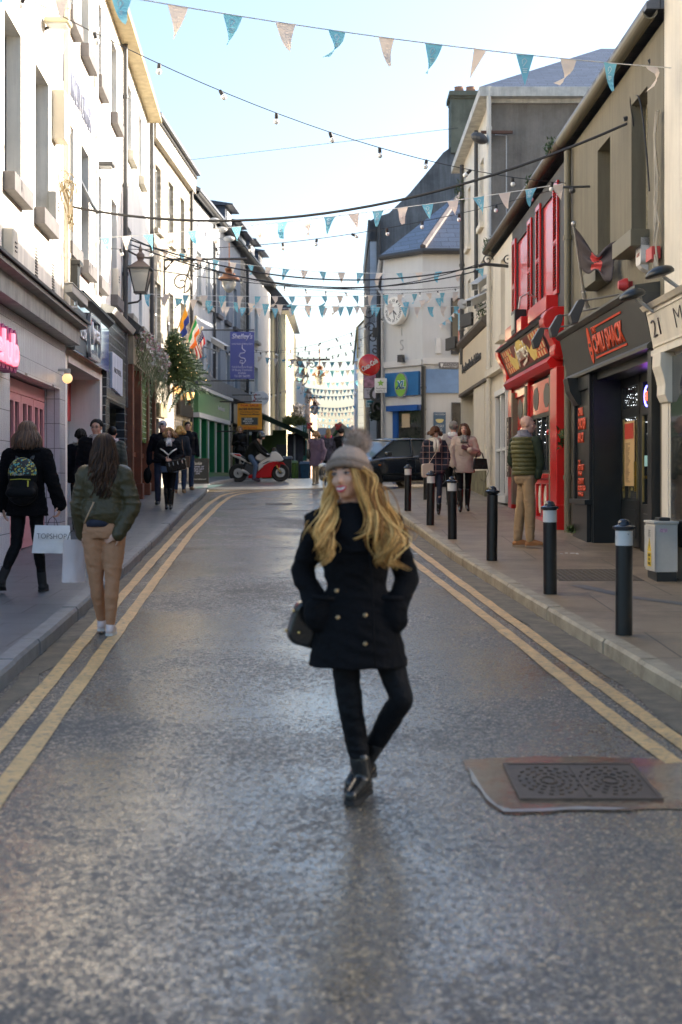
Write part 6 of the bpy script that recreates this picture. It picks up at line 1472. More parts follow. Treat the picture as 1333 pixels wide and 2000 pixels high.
mb=MB();mb.tube([(X_(1213,20.5)-.0,20.5,Z_(362,20.5)),(X_(1100,20.5),20.5,Z_(366,20.5))],.018,6);mb.ball((X_(1118,20.5),20.5,Z_(372,20.5)),.05,8,5);o=obj('steel_bracket',mb,M_dgrey);tag(o,'thin steel arm holding the bunting at the olive wall','bracket')
kx0,kx1,Yk=X_(512,58),X_(604,58),58.0
kk=root('green_cafe_front','green painted cafe corner with dark green sloping awning','kiosk',((kx0+kx1)/2,Yk,1.68))
M_kg=mat('cafe_green',(.13,.22,.03),.5,var=.15);M_aw=mat('awning_dark_green',(.035,.055,.025),.7,var=.3,vs=5)
mb=MB();mb.box(X_(533,60),X_(560,60),60,60.3,1.6,Z_(840,60));mb.box(X_(512,61),X_(533,61),61,61.2,1.6,Z_(850,61));mb.box(X_(535,58),X_(583,58),58,58.1,1.6,Z_(905,58))if False else None
obj('green_wall',mb,M_kg,kk)
mb=MB();mb.box(X_(560.5,60),X_(592,60),60.4,60.5,1.6,Z_(846,60));pw=obj('side_screen',mb,mat('dull_purple',(.10,.085,.11),.6,var=.5,vs=4),kk);mb=MB();mb.box(X_(573,60),X_(577,60),60.3,60.4,1.9,Z_(850,60));obj('white_strip',mb,M_wf,pw)
mb=MB();mb.box(X_(570,59),X_(583,59),59,59.1,1.6,Z_(903,59));obj('low_green_wall',mb,M_kg,kk)
mb=MB();a=[(X_(512,57),57,Z_(808,57)),(X_(603,60),60,Z_(847,60)),(X_(603,64),64,Z_(847,60)),(X_(512,64),64,Z_(790,57))];mb.add(a+[(p[0],p[1],p[2]-.22)for p in a],[(0,1,2,3),(7,6,5,4),(0,1,5,4),(1,2,6,5),(2,3,7,6),(3,0,4,7)]);obj('awning',mb,M_aw,kk)
mb=MB();mb.box(X_(571,60),X_(574,60),60,60.1,1.6,Z_(840,60));mb.box(X_(581,60),X_(583,60),60,60.1,1.6,Z_(843,60));obj('awning_post',mb,M_dgrey,kk)
mb=MB();mb.box(X_(540,59.8),X_(560,59.8),59.8,59.9,Z_(893,59.8),Z_(868,59.8));bb=obj('menu_blackboard',mb,M_black,kk)
def binx(px0,px1,pyt,Y,m_,lab):
 r_=root('waste_bin',lab,'bin',(X_((px0+px1)/2,Y),Y,1.68));a,b=X_(px0,Y),X_(px1,Y);zt=Z_(pyt,Y);mb=MB();mb.add([(a+.06,Y+.05,1.62),(b-.06,Y+.05,1.62),(b-.06,Y+.55,1.62),(a+.06,Y+.55,1.62),(a,Y,zt),(b,Y,zt),(b,Y+.65,zt),(a,Y+.65,zt)],[(3,2,1,0),(4,5,6,7),(0,1,5,4),(1,2,6,5),(2,3,7,6),(3,0,4,7)]);obj('body',mb,m_,r_,bevel=.02)
 mb=MB();mb.add([(a-.03,Y-.03,zt),(b+.03,Y-.03,zt),(b+.03,Y+.68,zt+.02),(a-.03,Y+.68,zt+.02),(a,Y+.1,zt+.08),(b,Y+.1,zt+.08),(b,Y+.6,zt+.1),(a,Y+.6,zt+.1)],[(3,2,1,0),(4,5,6,7),(0,1,5,4),(1,2,6,5),(2,3,7,6),(3,0,4,7)]);obj('lid',mb,m_,r_)
binx(552,570,896,52,mat('bin_black',(.02,.022,.026),.4),'black bin beside the front wheel of the motorbike');binx(586,606,906,56,mat('bin_blue',(.02,.09,.15),.45,var=.4,vs=4),'blue green bin left of the woman in the purple coat');binx(570,580,904,54,M_kg,'narrow green planter box between the two bins')
r_,*_z=board_sign('tattoo_sign','dark vertical tattoo sign under the green awning','sign',584,597,848,890,62,mat('sign_maroon_dark',(.06,.015,.02),.5),WLe,[],arms=0)
f=Fr((X_(590.5,62),61.995,Z_(869,62)),(1,0,0));mb=MB(f);mb.box(-.085,.085,-.42,.42,0,.004);o1_=obj('sign_face',mb,mat('sign_dark_green',(.02,.06,.05),.5),r_);text('T\nA\nT\nO\nO',f.sub(0,0,.004),.09,.75,M_pale,'lettering',o1_,depth=.004)
r_,f,*_=board_sign('teal_sign','tall teal vertical shop sign above the pedestrian street','sign',592,600,822,900,66,mat('sign_teal2',(.01,.10,.09),.5),WLe,[('S\nW\nE\nE\nT',0,.55,.6,.42,M_pale,{})],arms=0)
for(px,py,lab)in((571,800,'upper white letter of a far vertical sign'),):
 f=Fr((X_(px,70),70,Z_(py+10,70)),(1,0,0));text('M\nc\nM',f,.28,1.1,M_wf,'vertical_sign',None,depth=.05);tag(bpy.data.objects['vertical_sign'],'white vertical lettering projecting beyond the cream gable','sign')
tuft('hanging_plants','green and orange plants on the ledge above the green awning',(X_(575,62),62,Z_(824,62)),(.5,.3,.16),420,mat('plant_green',(.26,.26,.07),.7,var=.5),5,leaf=.16,cat='plants')
tuft('hanging_basket','small dark hanging basket far down the left side',(X_(582,70),70,Z_(805,70)),(.28,.2,.3),260,mat('basket_grey',(.10,.10,.12),.8),8,leaf=.2,cat='plants')
# market tent with garlands
Yt=84;M_tent=mat('tent_canvas',(.36,.33,.29),.8,var=.08,vs=1);tt=root('market_tent','grey canvas market tent hung with green garlands and a red bow','tent',(X_(665,Yt),Yt,1.68))
mb=MB();px=lambda p:X_(p,Yt);pz=lambda p:Z_(p,Yt)
mb.add([(px(610),Yt,pz(868)),(px(664),Yt,pz(823)),(px(722),Yt,pz(868)),(px(722),Yt,1.7),(px(610),Yt,1.7),(px(610),Yt+5,pz(868)),(px(664),Yt+5,pz(823)),(px(722),Yt+5,pz(868)),(px(722),Yt+5,1.7),(px(610),Yt+5,1.7)],[(0,1,2,3,4),(9,8,7,6,5),(0,5,6,1),(1,6,7,2),(2,7,8,3),(0,4,9,5)]);obj('canvas',mb,M_tent,tt)
M_gar=mat('garland_green',(.02,.06,.03),.8,var=.4)
mb=MB();
for a,b,sg in(((604,832),(640,858),.25),((640,858),(663,832),.2),((663,832),(695,858),.3),((695,858),(722,828),.25),((640,862),(665,880),.1)):
 P=sagp((px(a[0]),Yt-.1,pz(a[1])),(px(b[0]),Yt-.1,pz(b[1])),sg,10);mb.tube(P,.09,6)
obj('garland',mb,M_gar,tt)
mb=MB()
for p_ in((604,830),(661,832),(720,829)):
 for dx,dz in((-.12,.05),(.12,.05),(-.06,-.15),(.06,-.15),(0,0)):mb.ball((px(p_[0])+dx,Yt-.2,pz(p_[1])+dz),(.10,.05,.10),8,5)
obj('red_bows',mb,M_red,tt)
mb=MB();mb.tube([(px(606),Yt-.1,1.7),(px(606),Yt-.1,pz(832))],.05,6);mb.tube([(px(719),Yt-.1,1.7),(px(719),Yt-.1,pz(832))],.05,6);obj('tent_poles',mb,M_dgrey,tt)
eb=root('end_building','low grey roofed building closing the far end of the street','building',(0,130,1.68));Ye=130;px2=lambda p:X_(p,Ye)
mb=MB();mb.prism([(px2(560),1),(px2(560),Z_(850,Ye)),(px2(624),Z_(850,Ye)),(px2(624),Z_(836,Ye)),(px2(720),Z_(836,Ye)),(px2(720),1)],Ye,Ye+8,fr=Fr((0,0,0),(1,0,0),(0,1,0)));obj('wall',mb,mat('end_wall',(.25,.27,.3),.8),eb)
mb=MB();mb.prism([(px2(618),Z_(850,Ye)),(px2(622),Z_(836,Ye)),(px2(668),Z_(836,Ye)),(px2(700),Z_(829,Ye)),(px2(726),Z_(829,Ye)),(px2(726),Z_(850,Ye))],Ye-.5,Ye+9,fr=Fr((0,0,0),(1,0,0),(0,1,0)));obj('roof',mb,mat('end_slate',(.13,.15,.18),.6),eb)
# lit decoration on the far right wall
mb=MB();mb.tube([(X_(722+i*1.2,70),70,Z_(856-10*math.sin(i*.9)-i*.4,70))for i in range(10)],.03,5);o=obj('light_decoration',mb,mat('warm_tube',(1,.6,.3),emit=(1,.45,.15),es=3,var=0));tag(o,'warm glowing light tube decoration on the far right wall','decoration')
class Blob:
 def __init__(s):s.mb=MB()
 def cap(s,p0,p1,r0,r1,seg=14):
  p0,p1=Vector(p0),Vector(p1);ax=(p1-p0);L_=ax.length
  if L_<1e-5:ax=Vector((0,0,1))
  ax.normalize()
  prof=[(r0*math.sin(a),-r0*math.cos(a))for a in(0.05,.5,1.05)]+[(r0,0),(r1,L_)]+[(r1*math.cos(a),L_+r1*math.sin(a))for a in(.5,1.05,1.52)]
  s.mb.lathe(prof,p0,ax,seg);return s
 def chain(s,P,rr):
  for i in range(len(P)-1):s.cap(P[i],P[i+1],rr[i],rr[i+1])
  return s
 def ell(s,c,r,M3=None,seg=16,rings=10):s.mb.ball(c,r,seg,rings,M3);return s
 def loft(s,rings,th=0,seg=24):
  """rings: (centre, rx, ry); th body yaw"""
  V=[]
  for c,rx,ry in rings:
   c=Vector(c)
   for k_ in range(seg):
    a=2*math.pi*k_/seg;x,y=rx*math.cos(a),ry*math.sin(a)
    V.append((c.x+x*math.cos(th)-y*math.sin(th),c.y+x*math.sin(th)+y*math.cos(th),c.z))
  n=len(rings);Fc=[(i*seg+k_,i*seg+(k_+1)%seg,(i+1)*seg+(k_+1)%seg,(i+1)*seg+k_)for i in range(n-1)for k_ in range(seg)]
  Fc+=[tuple(range(seg-1,-1,-1)),tuple((n-1)*seg+k_ for k_ in range(seg))]
  s.mb.add(V,Fc);return s
def union(blob,voxel,sm=3):
 me=blob.mb.mesh('u');o=bpy.data.objects.new('u',me);COL.objects.link(o)
 m1=o.modifiers.new('r','REMESH');m1.mode='VOXEL';m1.voxel_size=voxel
 m2=o.modifiers.new('s','SMOOTH');m2.factor=.5;m2.iterations=sm
 dg=bpy.context.evaluated_depsgraph_get();out=bpy.data.meshes.new_from_object(o.evaluated_get(dg))
 bpy.data.objects.remove(o);bpy.data.meshes.remove(me);return out
def folds_(me,amp,sc=11,seed=0):
 n=len(me.vertices);co=np.empty(n*3,dtype=np.float32);no=np.empty(n*3,dtype=np.float32);me.vertices.foreach_get('co',co);me.vertices.foreach_get('normal',no)
 co=co.reshape(-1,3);no=no.reshape(-1,3);from mathutils import noise as NZ
 d=np.array([abs(NZ.noise(Vector((c[0]*sc*.6+seed,c[1]*sc*.6,c[2]*sc*1.5+c[0]*sc*.5))))-.18 for c in co],dtype=np.float32)
 co+=no*(d*amp*-2.0)[:,None];me.vertices.foreach_set('co',co.reshape(-1));me.update()
def wrinkle(name,col,rough=.8,scale=9,amt=.6,var=.06,sheen=0):
 m=mat(name,tuple(c*(.45 if max(col)<.03 else 1)for c in col),rough,var=var,vs=14,bump=amt,bs=scale,spec=.12 if max(col)<.03 else.35)
 for n in m.node_tree.nodes:
  if n.type=='BUMP':n.inputs['Distance'].default_value=.03
 return m
M_skin=mat('skin',(.56,.33,.24),.5,var=.06,vs=12);M_skin2=mat('skin_tan',(.60,.32,.20),.48,var=.06,vs=12)
M_lip=mat('lip_red',(.38,.07,.07),.4,var=0);M_eyew=mat('eye_white',(.33,.29,.27),.3,var=0);M_eyed=mat('eye_dark',(.03,.02,.015),.2,var=0)
M_teeth=mat('teeth',(.80,.78,.72),.25,var=0)
def hairmats(nm,cols):return[mat('hair_%s_%d'%(nm,i),c,.5,var=.25,vs=30,spec=.22)for i,c in enumerate(cols)]
H_blonde=hairmats('blonde',[(.60,.31,.085),(.82,.50,.17),(.30,.14,.04)])
H_brown=hairmats('brown',[(.040,.018,.009),(.065,.030,.014),(.022,.010,.006)])
H_auburn=hairmats('auburn',[(.10,.045,.022),(.15,.07,.035),(.055,.025,.015)])
H_fair=hairmats('fair',[(.25,.145,.065),(.36,.23,.11),(.14,.08,.04)])
H_dark=hairmats('dark',[(.012,.010,.009),(.022,.018,.015),(.008,.007,.006)])
def rz(v,th):v=Vector(v);c,s=math.cos(th),math.sin(th);return Vector((v.x*c-v.y*s,v.x*s+v.y*c,v.z))
BASE=dict(hipL=(-.088,0,.90),hipR=(.088,0,.90),kneeL=(-.095,-.02,.485),kneeR=(.095,-.02,.485),ankL=(-.095,.02,.085),ankR=(.095,.02,.085),
shL=(-.165,.01,1.385),shR=(.165,.01,1.385),elL=(-.215,.04,1.11),elR=(.215,.04,1.11),wrL=(-.225,-.03,.87),wrR=(.225,-.03,.87),
pel=(0,0,.93),chest=(0,0,1.25),neck=(0,.005,1.43),head=(0,-.012,1.585),toeL=(-.11,-.13,.03),toeR=(.11,-.13,.03))
FOLD=dict(coat=.009,trousers=.0045,bomber_jacket=.008,jumper=.010,hood=.012,gilet=.004)
class Person:
 fold=1.0
 """built in view coordinates: x to the right of the picture, y away; L = left in the picture when facing the camera"""
 def __init__(s,label,px,pyf,H,th=0,pav=True,J=None,Y=None,male=False,vox=.009,headyaw=None,pitch=0,roll=0,group=None,hs=1.0):
  if Y is None:Y=(EYE-(PV if pav else 0))*F/(pyf-835)
  s.loc=Vector((X_(px,Y),Y,(GP(Y)if pav else G(Y))+.006));s.S=H/1.70;s.th=R(th);s.vox=vox;s.male=male
  s.r=root('person',label,'person',s.loc,group);s.J={}
  m=1.12 if male else 1.0
  for k_,v in BASE.items():
   v=Vector(v)
   if k_[:2]in('sh','el','wr'):v.x*=m
   s.J[k_]=rz(v,s.th)
  for k_,v in(J or{}).items():s.J[k_]=Vector(v)
  s.hy=R(headyaw if headyaw is not None else th)
  s.Rh=Matrix.Rotation(s.hy,3,'Z')@Matrix.Rotation(R(pitch),3,'X')@Matrix.Rotation(R(roll),3,'Y')
  s.hs=hs
 def w(s,v):return s.loc+Vector(v)*s.S
 def hp(s,v):return s.w(s.J['head']+(s.Rh@(Vector(v)*s.hs)))
 def shift(s,me):
  me.transform(Matrix.Scale(s.S,4));return me
 def put(s,name,me,m,parent=None,smooth=True):
  if name in FOLD and s.loc.y<31:folds_(me,FOLD[name]*s.fold,11,s.loc.x*7)
  s.shift(me);me.transform(Matrix.Translation(s.loc));return obj(name,me,m,parent or s.r,smooth=smooth)
 def hl(s,v):return s.J['head']+(s.Rh@(Vector(v)*s.hs))
 def head_into(s,b,male=False):
  E=lambda c,r:b.ell(s.hl(c),[q*s.hs for q in r],s.Rh)
  E((0,.014,.032),(.075,.090,.086));E((0,-.026,-.012),(.060,.064,.090));E((0,-.05,-.078),(.034 if not male else.04,.032,.028));E((0,-.02,-.065),(.046 if not male else.052,.05,.042))
  for q in(-1,1):
   E((q*.034,-.062,-.022),(.024,.022,.022));E((q*.074,.008,-.004),(.009,.018,.029));E((q*.03,-.078,.030),(.024,.010,.008))
  b.cap(s.hl((0,-.084,.012)),s.hl((0,-.106,-.026)),.008,.0125);E((0,-.094,-.030),(.017,.012,.008))
  E((0,-.086,-.058),(.020,.010,.007));
  b.cap(s.hl((0,.018,-.06)),s.J['neck']-Vector((0,0,.02)),.050 if not male else.06,.056 if not male else.066)
 def hand(s,b,wr,d,n,side=1,curl=.5,k_=1.0):
  d=Vector(d).normalized();n=Vector(n);n=(n-d*n.dot(d)).normalized();sv=d.cross(n)*side
  M3=Matrix((sv,d,n)).transposed();wr=Vector(wr);b.ell(wr+d*.048*k_,(.038*k_,.052*k_,.016*k_),M3);b.cap(wr-d*.02,wr+d*.03,.026,.026)
  for i,(o_,l)in enumerate(((-.028,.062),(-.0095,.074),(.0095,.078),(.028,.070))):
   p=wr+d*.086*k_+sv*o_*k_;a=curl*.35;dr=d;segs=[l*.45,l*.32,l*.25];rr=[.0095,.0088,.0080,.0068];ang=0
   for q in range(3):
    ang+=curl*(.45+.1*i*.3)+.05*q;v=d*math.cos(ang)+n*math.sin(ang)+sv*(o_*1.2)
    p2=p+v.normalized()*segs[q]*k_;b.cap(p,p2,rr[q]*k_,rr[q+1]*k_,8);p=p2
  p=wr+d*.02*k_+sv*.028*k_;v=(d*.55+sv*.75+n*.35).normalized();p2=p+v*.042*k_;b.cap(p,p2,.013*k_,.011*k_,8);v2=(d*.85+sv*.35+n*.45).normalized();b.cap(p2,p2+v2*.032*k_,.011*k_,.0085*k_,8)
 def body(s,skin=None,hands=(),bare=False,detail=None):
  b=Blob();J=s.J;s.head_into(b,s.male)
  b.loft([(J['pel']-Vector((0,0,.06)),.12,.085),(J['pel'],.14,.09),(J['pel'].lerp(J['chest'],.45),.105,.075),(J['chest'],.13,.085),(J['neck']-Vector((0,0,.06)),.14,.06),(J['neck'],.055,.05)],s.th)
  for q in 'LR':
   b.chain([J['hip'+q],J['knee'+q],J['ank'+q]],[.068,.045,.032]);b.chain([J['sh'+q],J['el'+q],J['wr'+q]],[.042,.034,.024]);b.cap(J['ank'+q],J['toe'+q],.030,.022)
  for(q,d,n,side,curl)in hands:s.hand(b,J['wr'+q],d,n,side,curl)
  me=union(b,(s.vox if not hands else min(s.vox,.0065)),2);return s.put('body',me,skin or M_skin)
 def face(s,lips=M_lip,smile=False,brows=M_eyed,glasses=False):
  mb=MB()
  for q in(-1,1):mb.ball(s.hl((q*.031,-.0815,.010)),[c*s.hs for c in(.0150,.0080,.0048 if smile else.0062)],12,8,s.Rh)
  e=s.put('eyes',mb.mesh('eyes'),M_eyew);mb=MB()
  for q in(-1,1):mb.ball(s.hl((q*.031,-.0865,.010)),[c*s.hs for c in(.0072,.005,.0050 if smile else.0062)],10,6,s.Rh)
  s.put('irises',mb.mesh('irises'),M_eyed,e);mb=MB()
  for q in(-1,1):mb.tube([s.hl((q*.014,-.090,.030)),s.hl((q*.030,-.0905,.036)),s.hl((q*.047,-.080,.031))],[.0025,.0035,.0018],6)
  for q in(-1,1):mb.tube([s.hl((q*.018,-.086,.015)),s.hl((q*.031,-.0895,.0175)),s.hl((q*.046,-.0810,.014))],.0026,5)
  s.put('brows',mb.mesh('brows'),brows);mb=MB()
  if smile:
   P=[(-.027,-.083,-.051),(-.014,-.093,-.060),(0,-.096,-.063),(.014,-.093,-.060),(.027,-.083,-.051)];Q=[(-.027,-.083,-.051),(-.012,-.0945,-.050),(0,-.098,-.051),(.012,-.0945,-.050),(.027,-.083,-.051)]
   L_=[(-.027,-.083,-.051),(-.014,-.091,-.068),(0,-.094,-.073),(.014,-.091,-.068),(.027,-.083,-.051)]
   mb.tube([s.hl(p)for p in Q],[.002,.0045,.005,.0045,.002],8);mb.tube([s.hl(p)for p in L_],[.002,.0055,.0065,.0055,.002],8);s.put('lips',mb.mesh('lips'),lips)
   mb=MB();mb.ball(s.hl((0,-.088,-.0585)),[c*s.hs for c in(.023,.008,.0095)],14,8,s.Rh);s.put('teeth',mb.mesh('teeth'),M_teeth)
  else:
   mb.ball(s.hl((0,-.0905,-.053)),[c*s.hs for c in(.021,.0065,.0038)],12,6,s.Rh);mb.ball(s.hl((0,-.0895,-.0605)),[c*s.hs for c in(.017,.0065,.0048)],12,6,s.Rh);s.put('lips',mb.mesh('lips'),lips)
  if glasses:
   mb=MB()
   for q in(-1,1):
    mb.tube([s.hl((q*.033+.021*math.cos(a),-.097,.010+.014*math.sin(a)))for a in[2*math.pi*i/14 for i in range(15)]],.0018,5);mb.tube([s.hl((q*.054,-.095,.013)),s.hl((q*.078,.0,.013))],.0018,5)
   mb.tube([s.hl((-.012,-.098,.013)),s.hl((.012,-.098,.013))],.0018,5);s.put('glasses',mb.mesh('glasses'),M_black)
 def trousers(s,m,r=(.088,.060,.044),hipw=.15,hipd=.11,top=None,folds=0,vox=None,ank=.05):
  b=Blob();J=s.J
  b.loft([(J['pel']-Vector((0,0,.10)),hipw*.90,hipd*.95),(J['pel']-Vector((0,0,.03)),hipw*1.06,hipd*1.05),(J['pel']+Vector((0,0,.06)),hipw*.96,hipd*.92),(J['pel']+Vector((0,0,.12)),hipw*.85,hipd*.85)],s.th)
  for q in 'LR':
   k_,a=J['knee'+q],J['ank'+q];h=J['hip'+q];calf=k_.lerp(a,.35)+rz((0,.012,0),s.th)
   b.chain([h,h.lerp(k_,.5),k_,calf,a.lerp(k_,ank)],[r[0],r[0]*.88,r[1],r[1]*.98 if r[1]<.075 else r[1],r[2]])
   if folds:
    for i in range(folds):
     t=i/folds;p=k_.lerp(a,.45+.5*t)if i%3 else h.lerp(k_,.72+.1*t);rr=(r[1]*.9*(1-t)+r[2]*1.02*t)if i%3 else r[1]*1.08;b.ell(p,(rr*1.03,rr*1.03,.011))
  return s.put('trousers',union(b,vox or s.vox,2),m)
 def coat(s,m,hem=.75,t=.02,flare=.02,waist=.118,name='coat',sleeve=(.062,.053,.043),vox=None,collar=True,extra=None,shw=1.0,cuff=None,smooth=3,hip=1.0):
  b=Blob();J=s.J;P,C,N=J['pel'],J['chest'],J['neck'];mw=1.1 if s.male else 1.0
  if s.male:waist+=.02
  hemc=Vector((P.x,P.y,hem));rings=[]
  if hem<.9:rings+=[(hemc,(.165+flare)*hip+t,.125+flare+t),(hemc.lerp(P,.6),(.165+flare*.4)*hip+t,.128+flare*.4+t)]
  else:rings+=[(hemc,.15*hip+t,.115+t)]
  if hem<.98:rings+=[(P+Vector((0,0,.04)),.152*hip+t,.115+t)]
  rings+=[(P.lerp(C,.47),waist*mw+t,.092+t),(P.lerp(C,.75),.142*mw+t,.108+t),(C+Vector((0,0,.03)),.157*mw+t,.115+t),(C.lerp(N,.70),.160*mw*shw+t,.092+t),(C.lerp(N,.90),.125*mw*shw+t,.078+t),(N+Vector((0,0,.01)),.070+t,.066+t)]
  if collar:rings+=[(N+Vector((0,0,.05)),.060+t,.062+t)]
  b.loft(rings,s.th)
  for q in 'LR':
   sh,el,wr=J['sh'+q],J['el'+q],J['wr'+q]
   b.chain([sh-(sh-N)*.18,sh,sh.lerp(el,.5),el,el.lerp(wr,.5),wr],[sleeve[0]*.95+t*.5,sleeve[0]+t*.5,sleeve[0]*.93+t*.5,sleeve[1]+t*.5,sleeve[1]*.92+t*.5,sleeve[2]+t*.5])
   if cuff:b.ell(wr+(el-wr).normalized()*.01,(cuff,cuff,cuff*.8))
  if extra:extra(b)
  return s.put(name,union(b,vox or s.vox,smooth),m)
 def shoes(s,m,kind='shoe',sole=None,vox=None):
  for q in 'LR':
   a,t=s.J['ank'+q],s.J['toe'+q];b=Blob();d=(t-a);d.z=0;d.normalize();tip=t;heel=Vector((a.x,a.y,0))-d*.035;heel.z=a.z-.055;zt=min(t.z,.045)
   b.cap(heel+Vector((0,0,.012)),tip+d*.0,.036,.030);b.cap(a-Vector((0,0,.01)),tip+Vector((0,0,.012)),.042,.030)
   if kind=='boot':b.cap(a,a.lerp(s.J['knee'+q],.28),.046,.049)
   if kind=='tall':b.chain([a,a.lerp(s.J['knee'+q],.5),a.lerp(s.J['knee'+q],.85)],[.044,.056,.062])
   sh=s.put('shoe',union(b,vox or min(s.vox,.008),2),m)
   if sole:
    mb=MB();up=Vector((0,0,1));sd_=d.cross(up);h2=heel-Vector((0,0,.022));t2=tip-Vector((0,0,.022))
    P=[h2-d*.036,h2-sd_*.03-d*.02,h2-sd_*.033+d*.05,t2-sd_*.038-d*.03,t2-sd_*.026+d*.02,t2+d*.036,t2+sd_*.026+d*.02,t2+sd_*.038-d*.03,h2+sd_*.033+d*.05,h2+sd_*.03-d*.02]
    n=len(P);mb.add([tuple(p-Vector((0,0,.008)))for p in P]+[tuple(p+Vector((0,0,.014)))for p in P],[tuple(range(n-1,-1,-1)),tuple(range(n,2*n))]+[(i,(i+1)%n,n+(i+1)%n,n+i)for i in range(n)])
    s.put('sole',mb.mesh('sole'),sole,sh,smooth=False)
 def haircap(s,m,c=(0,.022,.042),r=(.083,.092,.090)):
  mb=MB();mb.ball(s.hl(c),[q*s.hs for q in r],24,16,s.Rh);return s.put('hair',mb.mesh('hair'),m)
 def locks(s,mats,n,length,az=(60,300),wave=.01,r=.011,spread=.04,seed=1,jitter=.25,top=(.084,.094,.092),eq=.0,frontlift=0,taper=.35,pull=None,name='hair_locks',freq=3.0):
  rnd=random.Random(seed);mb=MB();down=Vector((0,0,-1))
  for i in range(n):
   a=R(rnd.uniform(*az));k_=rnd.uniform(.93,1.08);P=[];ph0=rnd.uniform(.05,.5)
   dirh=Vector((math.sin(a),-math.cos(a),0))
   for j in range(5):
    ph=ph0+(math.pi/2-ph0)*j/4
    P.append(s.hl((math.sin(a)*top[0]*math.sin(ph)*k_,.018-math.cos(a)*top[1]*math.sin(ph)*k_,.038+top[2]*math.cos(ph)*k_)))
   out=s.Rh@dirh;out.z=0;out.normalize();side=out.cross(down);L_=length*rnd.uniform(1-jitter,1.05);p=P[-1].copy();m_=12;phs=rnd.uniform(0,6.3);sp=spread*rnd.uniform(.3,1.3);wv=wave*rnd.uniform(.5,1.4);fq=freq*rnd.uniform(.8,1.2)
   for j in range(1,m_+1):
    t=j/m_;q=p+down*(L_*t)+out*(sp*math.sin(min(1,t*1.4)*math.pi/2)+wv*math.sin(phs+fq*2*math.pi*t)*t**.5)+side*(wv*math.cos(phs+fq*2*math.pi*t)*t**.5)
    if pull:q+=Vector(pull)*t*t
    P.append(q)
   n_=len(P);rr=[r*k_*(.55+.45*min(1,j/4))*(1 if j<n_*.6 else 1-(1-taper)*((j-n_*.6)/(n_*.4)))for j in range(n_)]
   mb.m(rnd.choice((0,0,1,1,2))).tube(P,rr,5)
  me=mb.mesh(name);return s.put(name,me,mats)
 def scarf(s,m,r=.035,z=.0,name='scarf',drop=.0):
  mb=MB();c=s.J['neck']+Vector((0,0,.03+z))
  for q in range(2):mb.tube([c+Vector((.085*math.cos(a),.08*math.sin(a),.012*math.sin(3*a+q)-q*.035))for a in[2*math.pi*i/20 for i in range(21)]],r,8)
  if drop:
   f=rz((0,-.12,0),s.th)
   for q in(-1,1):mb.tube([c+f*.7+rz((q*.02,0,0),s.th),c+f*1.1+rz((q*.035,0,0),s.th)-Vector((0,0,drop*.5)),c+f*1.15+rz((q*.03,0,0),s.th)-Vector((0,0,drop))],[r*.9,r*1.0,r*.9],8)
  return s.put(name,mb.mesh(name),m)
M_coat=wrinkle('black_wool',(.012,.012,.014),.85,30,.5);M_jean=wrinkle('black_denim',(.014,.015,.018),.6,22,.6);M_boot=mat('black_leather',(.015,.014,.013),.16,var=.2,bump=.2,bs=30)
W=Person('smiling blonde woman in black coat and grey bobble hat in the middle of the road',700,1563,1.70,0,pav=False,vox=.0085,headyaw=-27,pitch=-3,roll=-6,hs=.98,J=dict(
hipL=(-.085,.0,.83),kneeL=(-.035,-.02,.425),ankL=(.022,-.0,.10),toeL=(-.035,-.125,.032),
hipR=(.088,.0,.83),kneeR=(.200,-.06,.475),ankR=(.035,.13,.155),toeR=(-.035,.05,.05),
pel=(0,0,.86),chest=(-.02,-.005,1.16),neck=(-.03,.0,1.345),head=(-.045,-.02,1.503),
shL=(-.190,.0,1.275),shR=(.150,.0,1.275),elL=(-.262,.05,1.05),elR=(.232,.05,1.03),wrL=(-.190,-.05,.89),wrR=(.170,-.05,.885)))
W.body(M_skin2);W.face(mat('lip_bright',(.50,.05,.06),.3,var=0),smile=True)
W.trousers(M_jean,r=(.078,.058,.042),hipw=.135,hipd=.10,vox=.008,folds=4)
def lap(b):
 J=W.J
 for q,sx in(('L',-1),('R',1)):b.ell(J['wr'+q]+Vector((0,-.02,-.02)),(.065,.05,.085))
 b.cap((-.235,.0,1.315),(-.15,.01,1.35),.02,.02);b.cap((.19,.0,1.31),(.1,.01,1.35),.02,.02)
 b.loft([((0,-.005,1.16),.10,.152),((-.02,-.005,1.26),.11,.14),((-.03,0,1.33),.088,.095),((-.032,0,1.385),.072,.075)],0)
W.coat(M_coat,hem=.625,t=.016,flare=.055,waist=.122,sleeve=(.054,.049,.044),vox=.0085,extra=lap,shw=.98,collar=False)
mb=MB();fb_=W.J
for(x,z)in((-.10,.985),(-.095,.865),(.03,.875),(.03,.745)):
 mb.lathe([(.0,.0),(.010,.0),(.010,.005),(.007,.008),(0,.008)],(x,-.158-(.02 if z<.95 else 0),z),(0,-1,0),14)
W.put('buttons',mb.mesh('buttons'),mat('dull_brass',(.35,.26,.15),.3,metal=.8),smooth=False)
mb=MB()
for x in(-.16,.155):mb.tube([(x-.05,-.155,.955),(x+.05,-.150,.945)],.012,6)
mb.tube([(.045,-.150,1.2),(.06,-.158,1.05),(.065,-.175,.85),(.075,-.205,.64)],.005,5);W.put('coat_trim',mb.mesh('trim'),M_coat)
W.shoes(M_boot,'boot',mat('sole_black',(.01,.01,.01),.6),vox=.007)
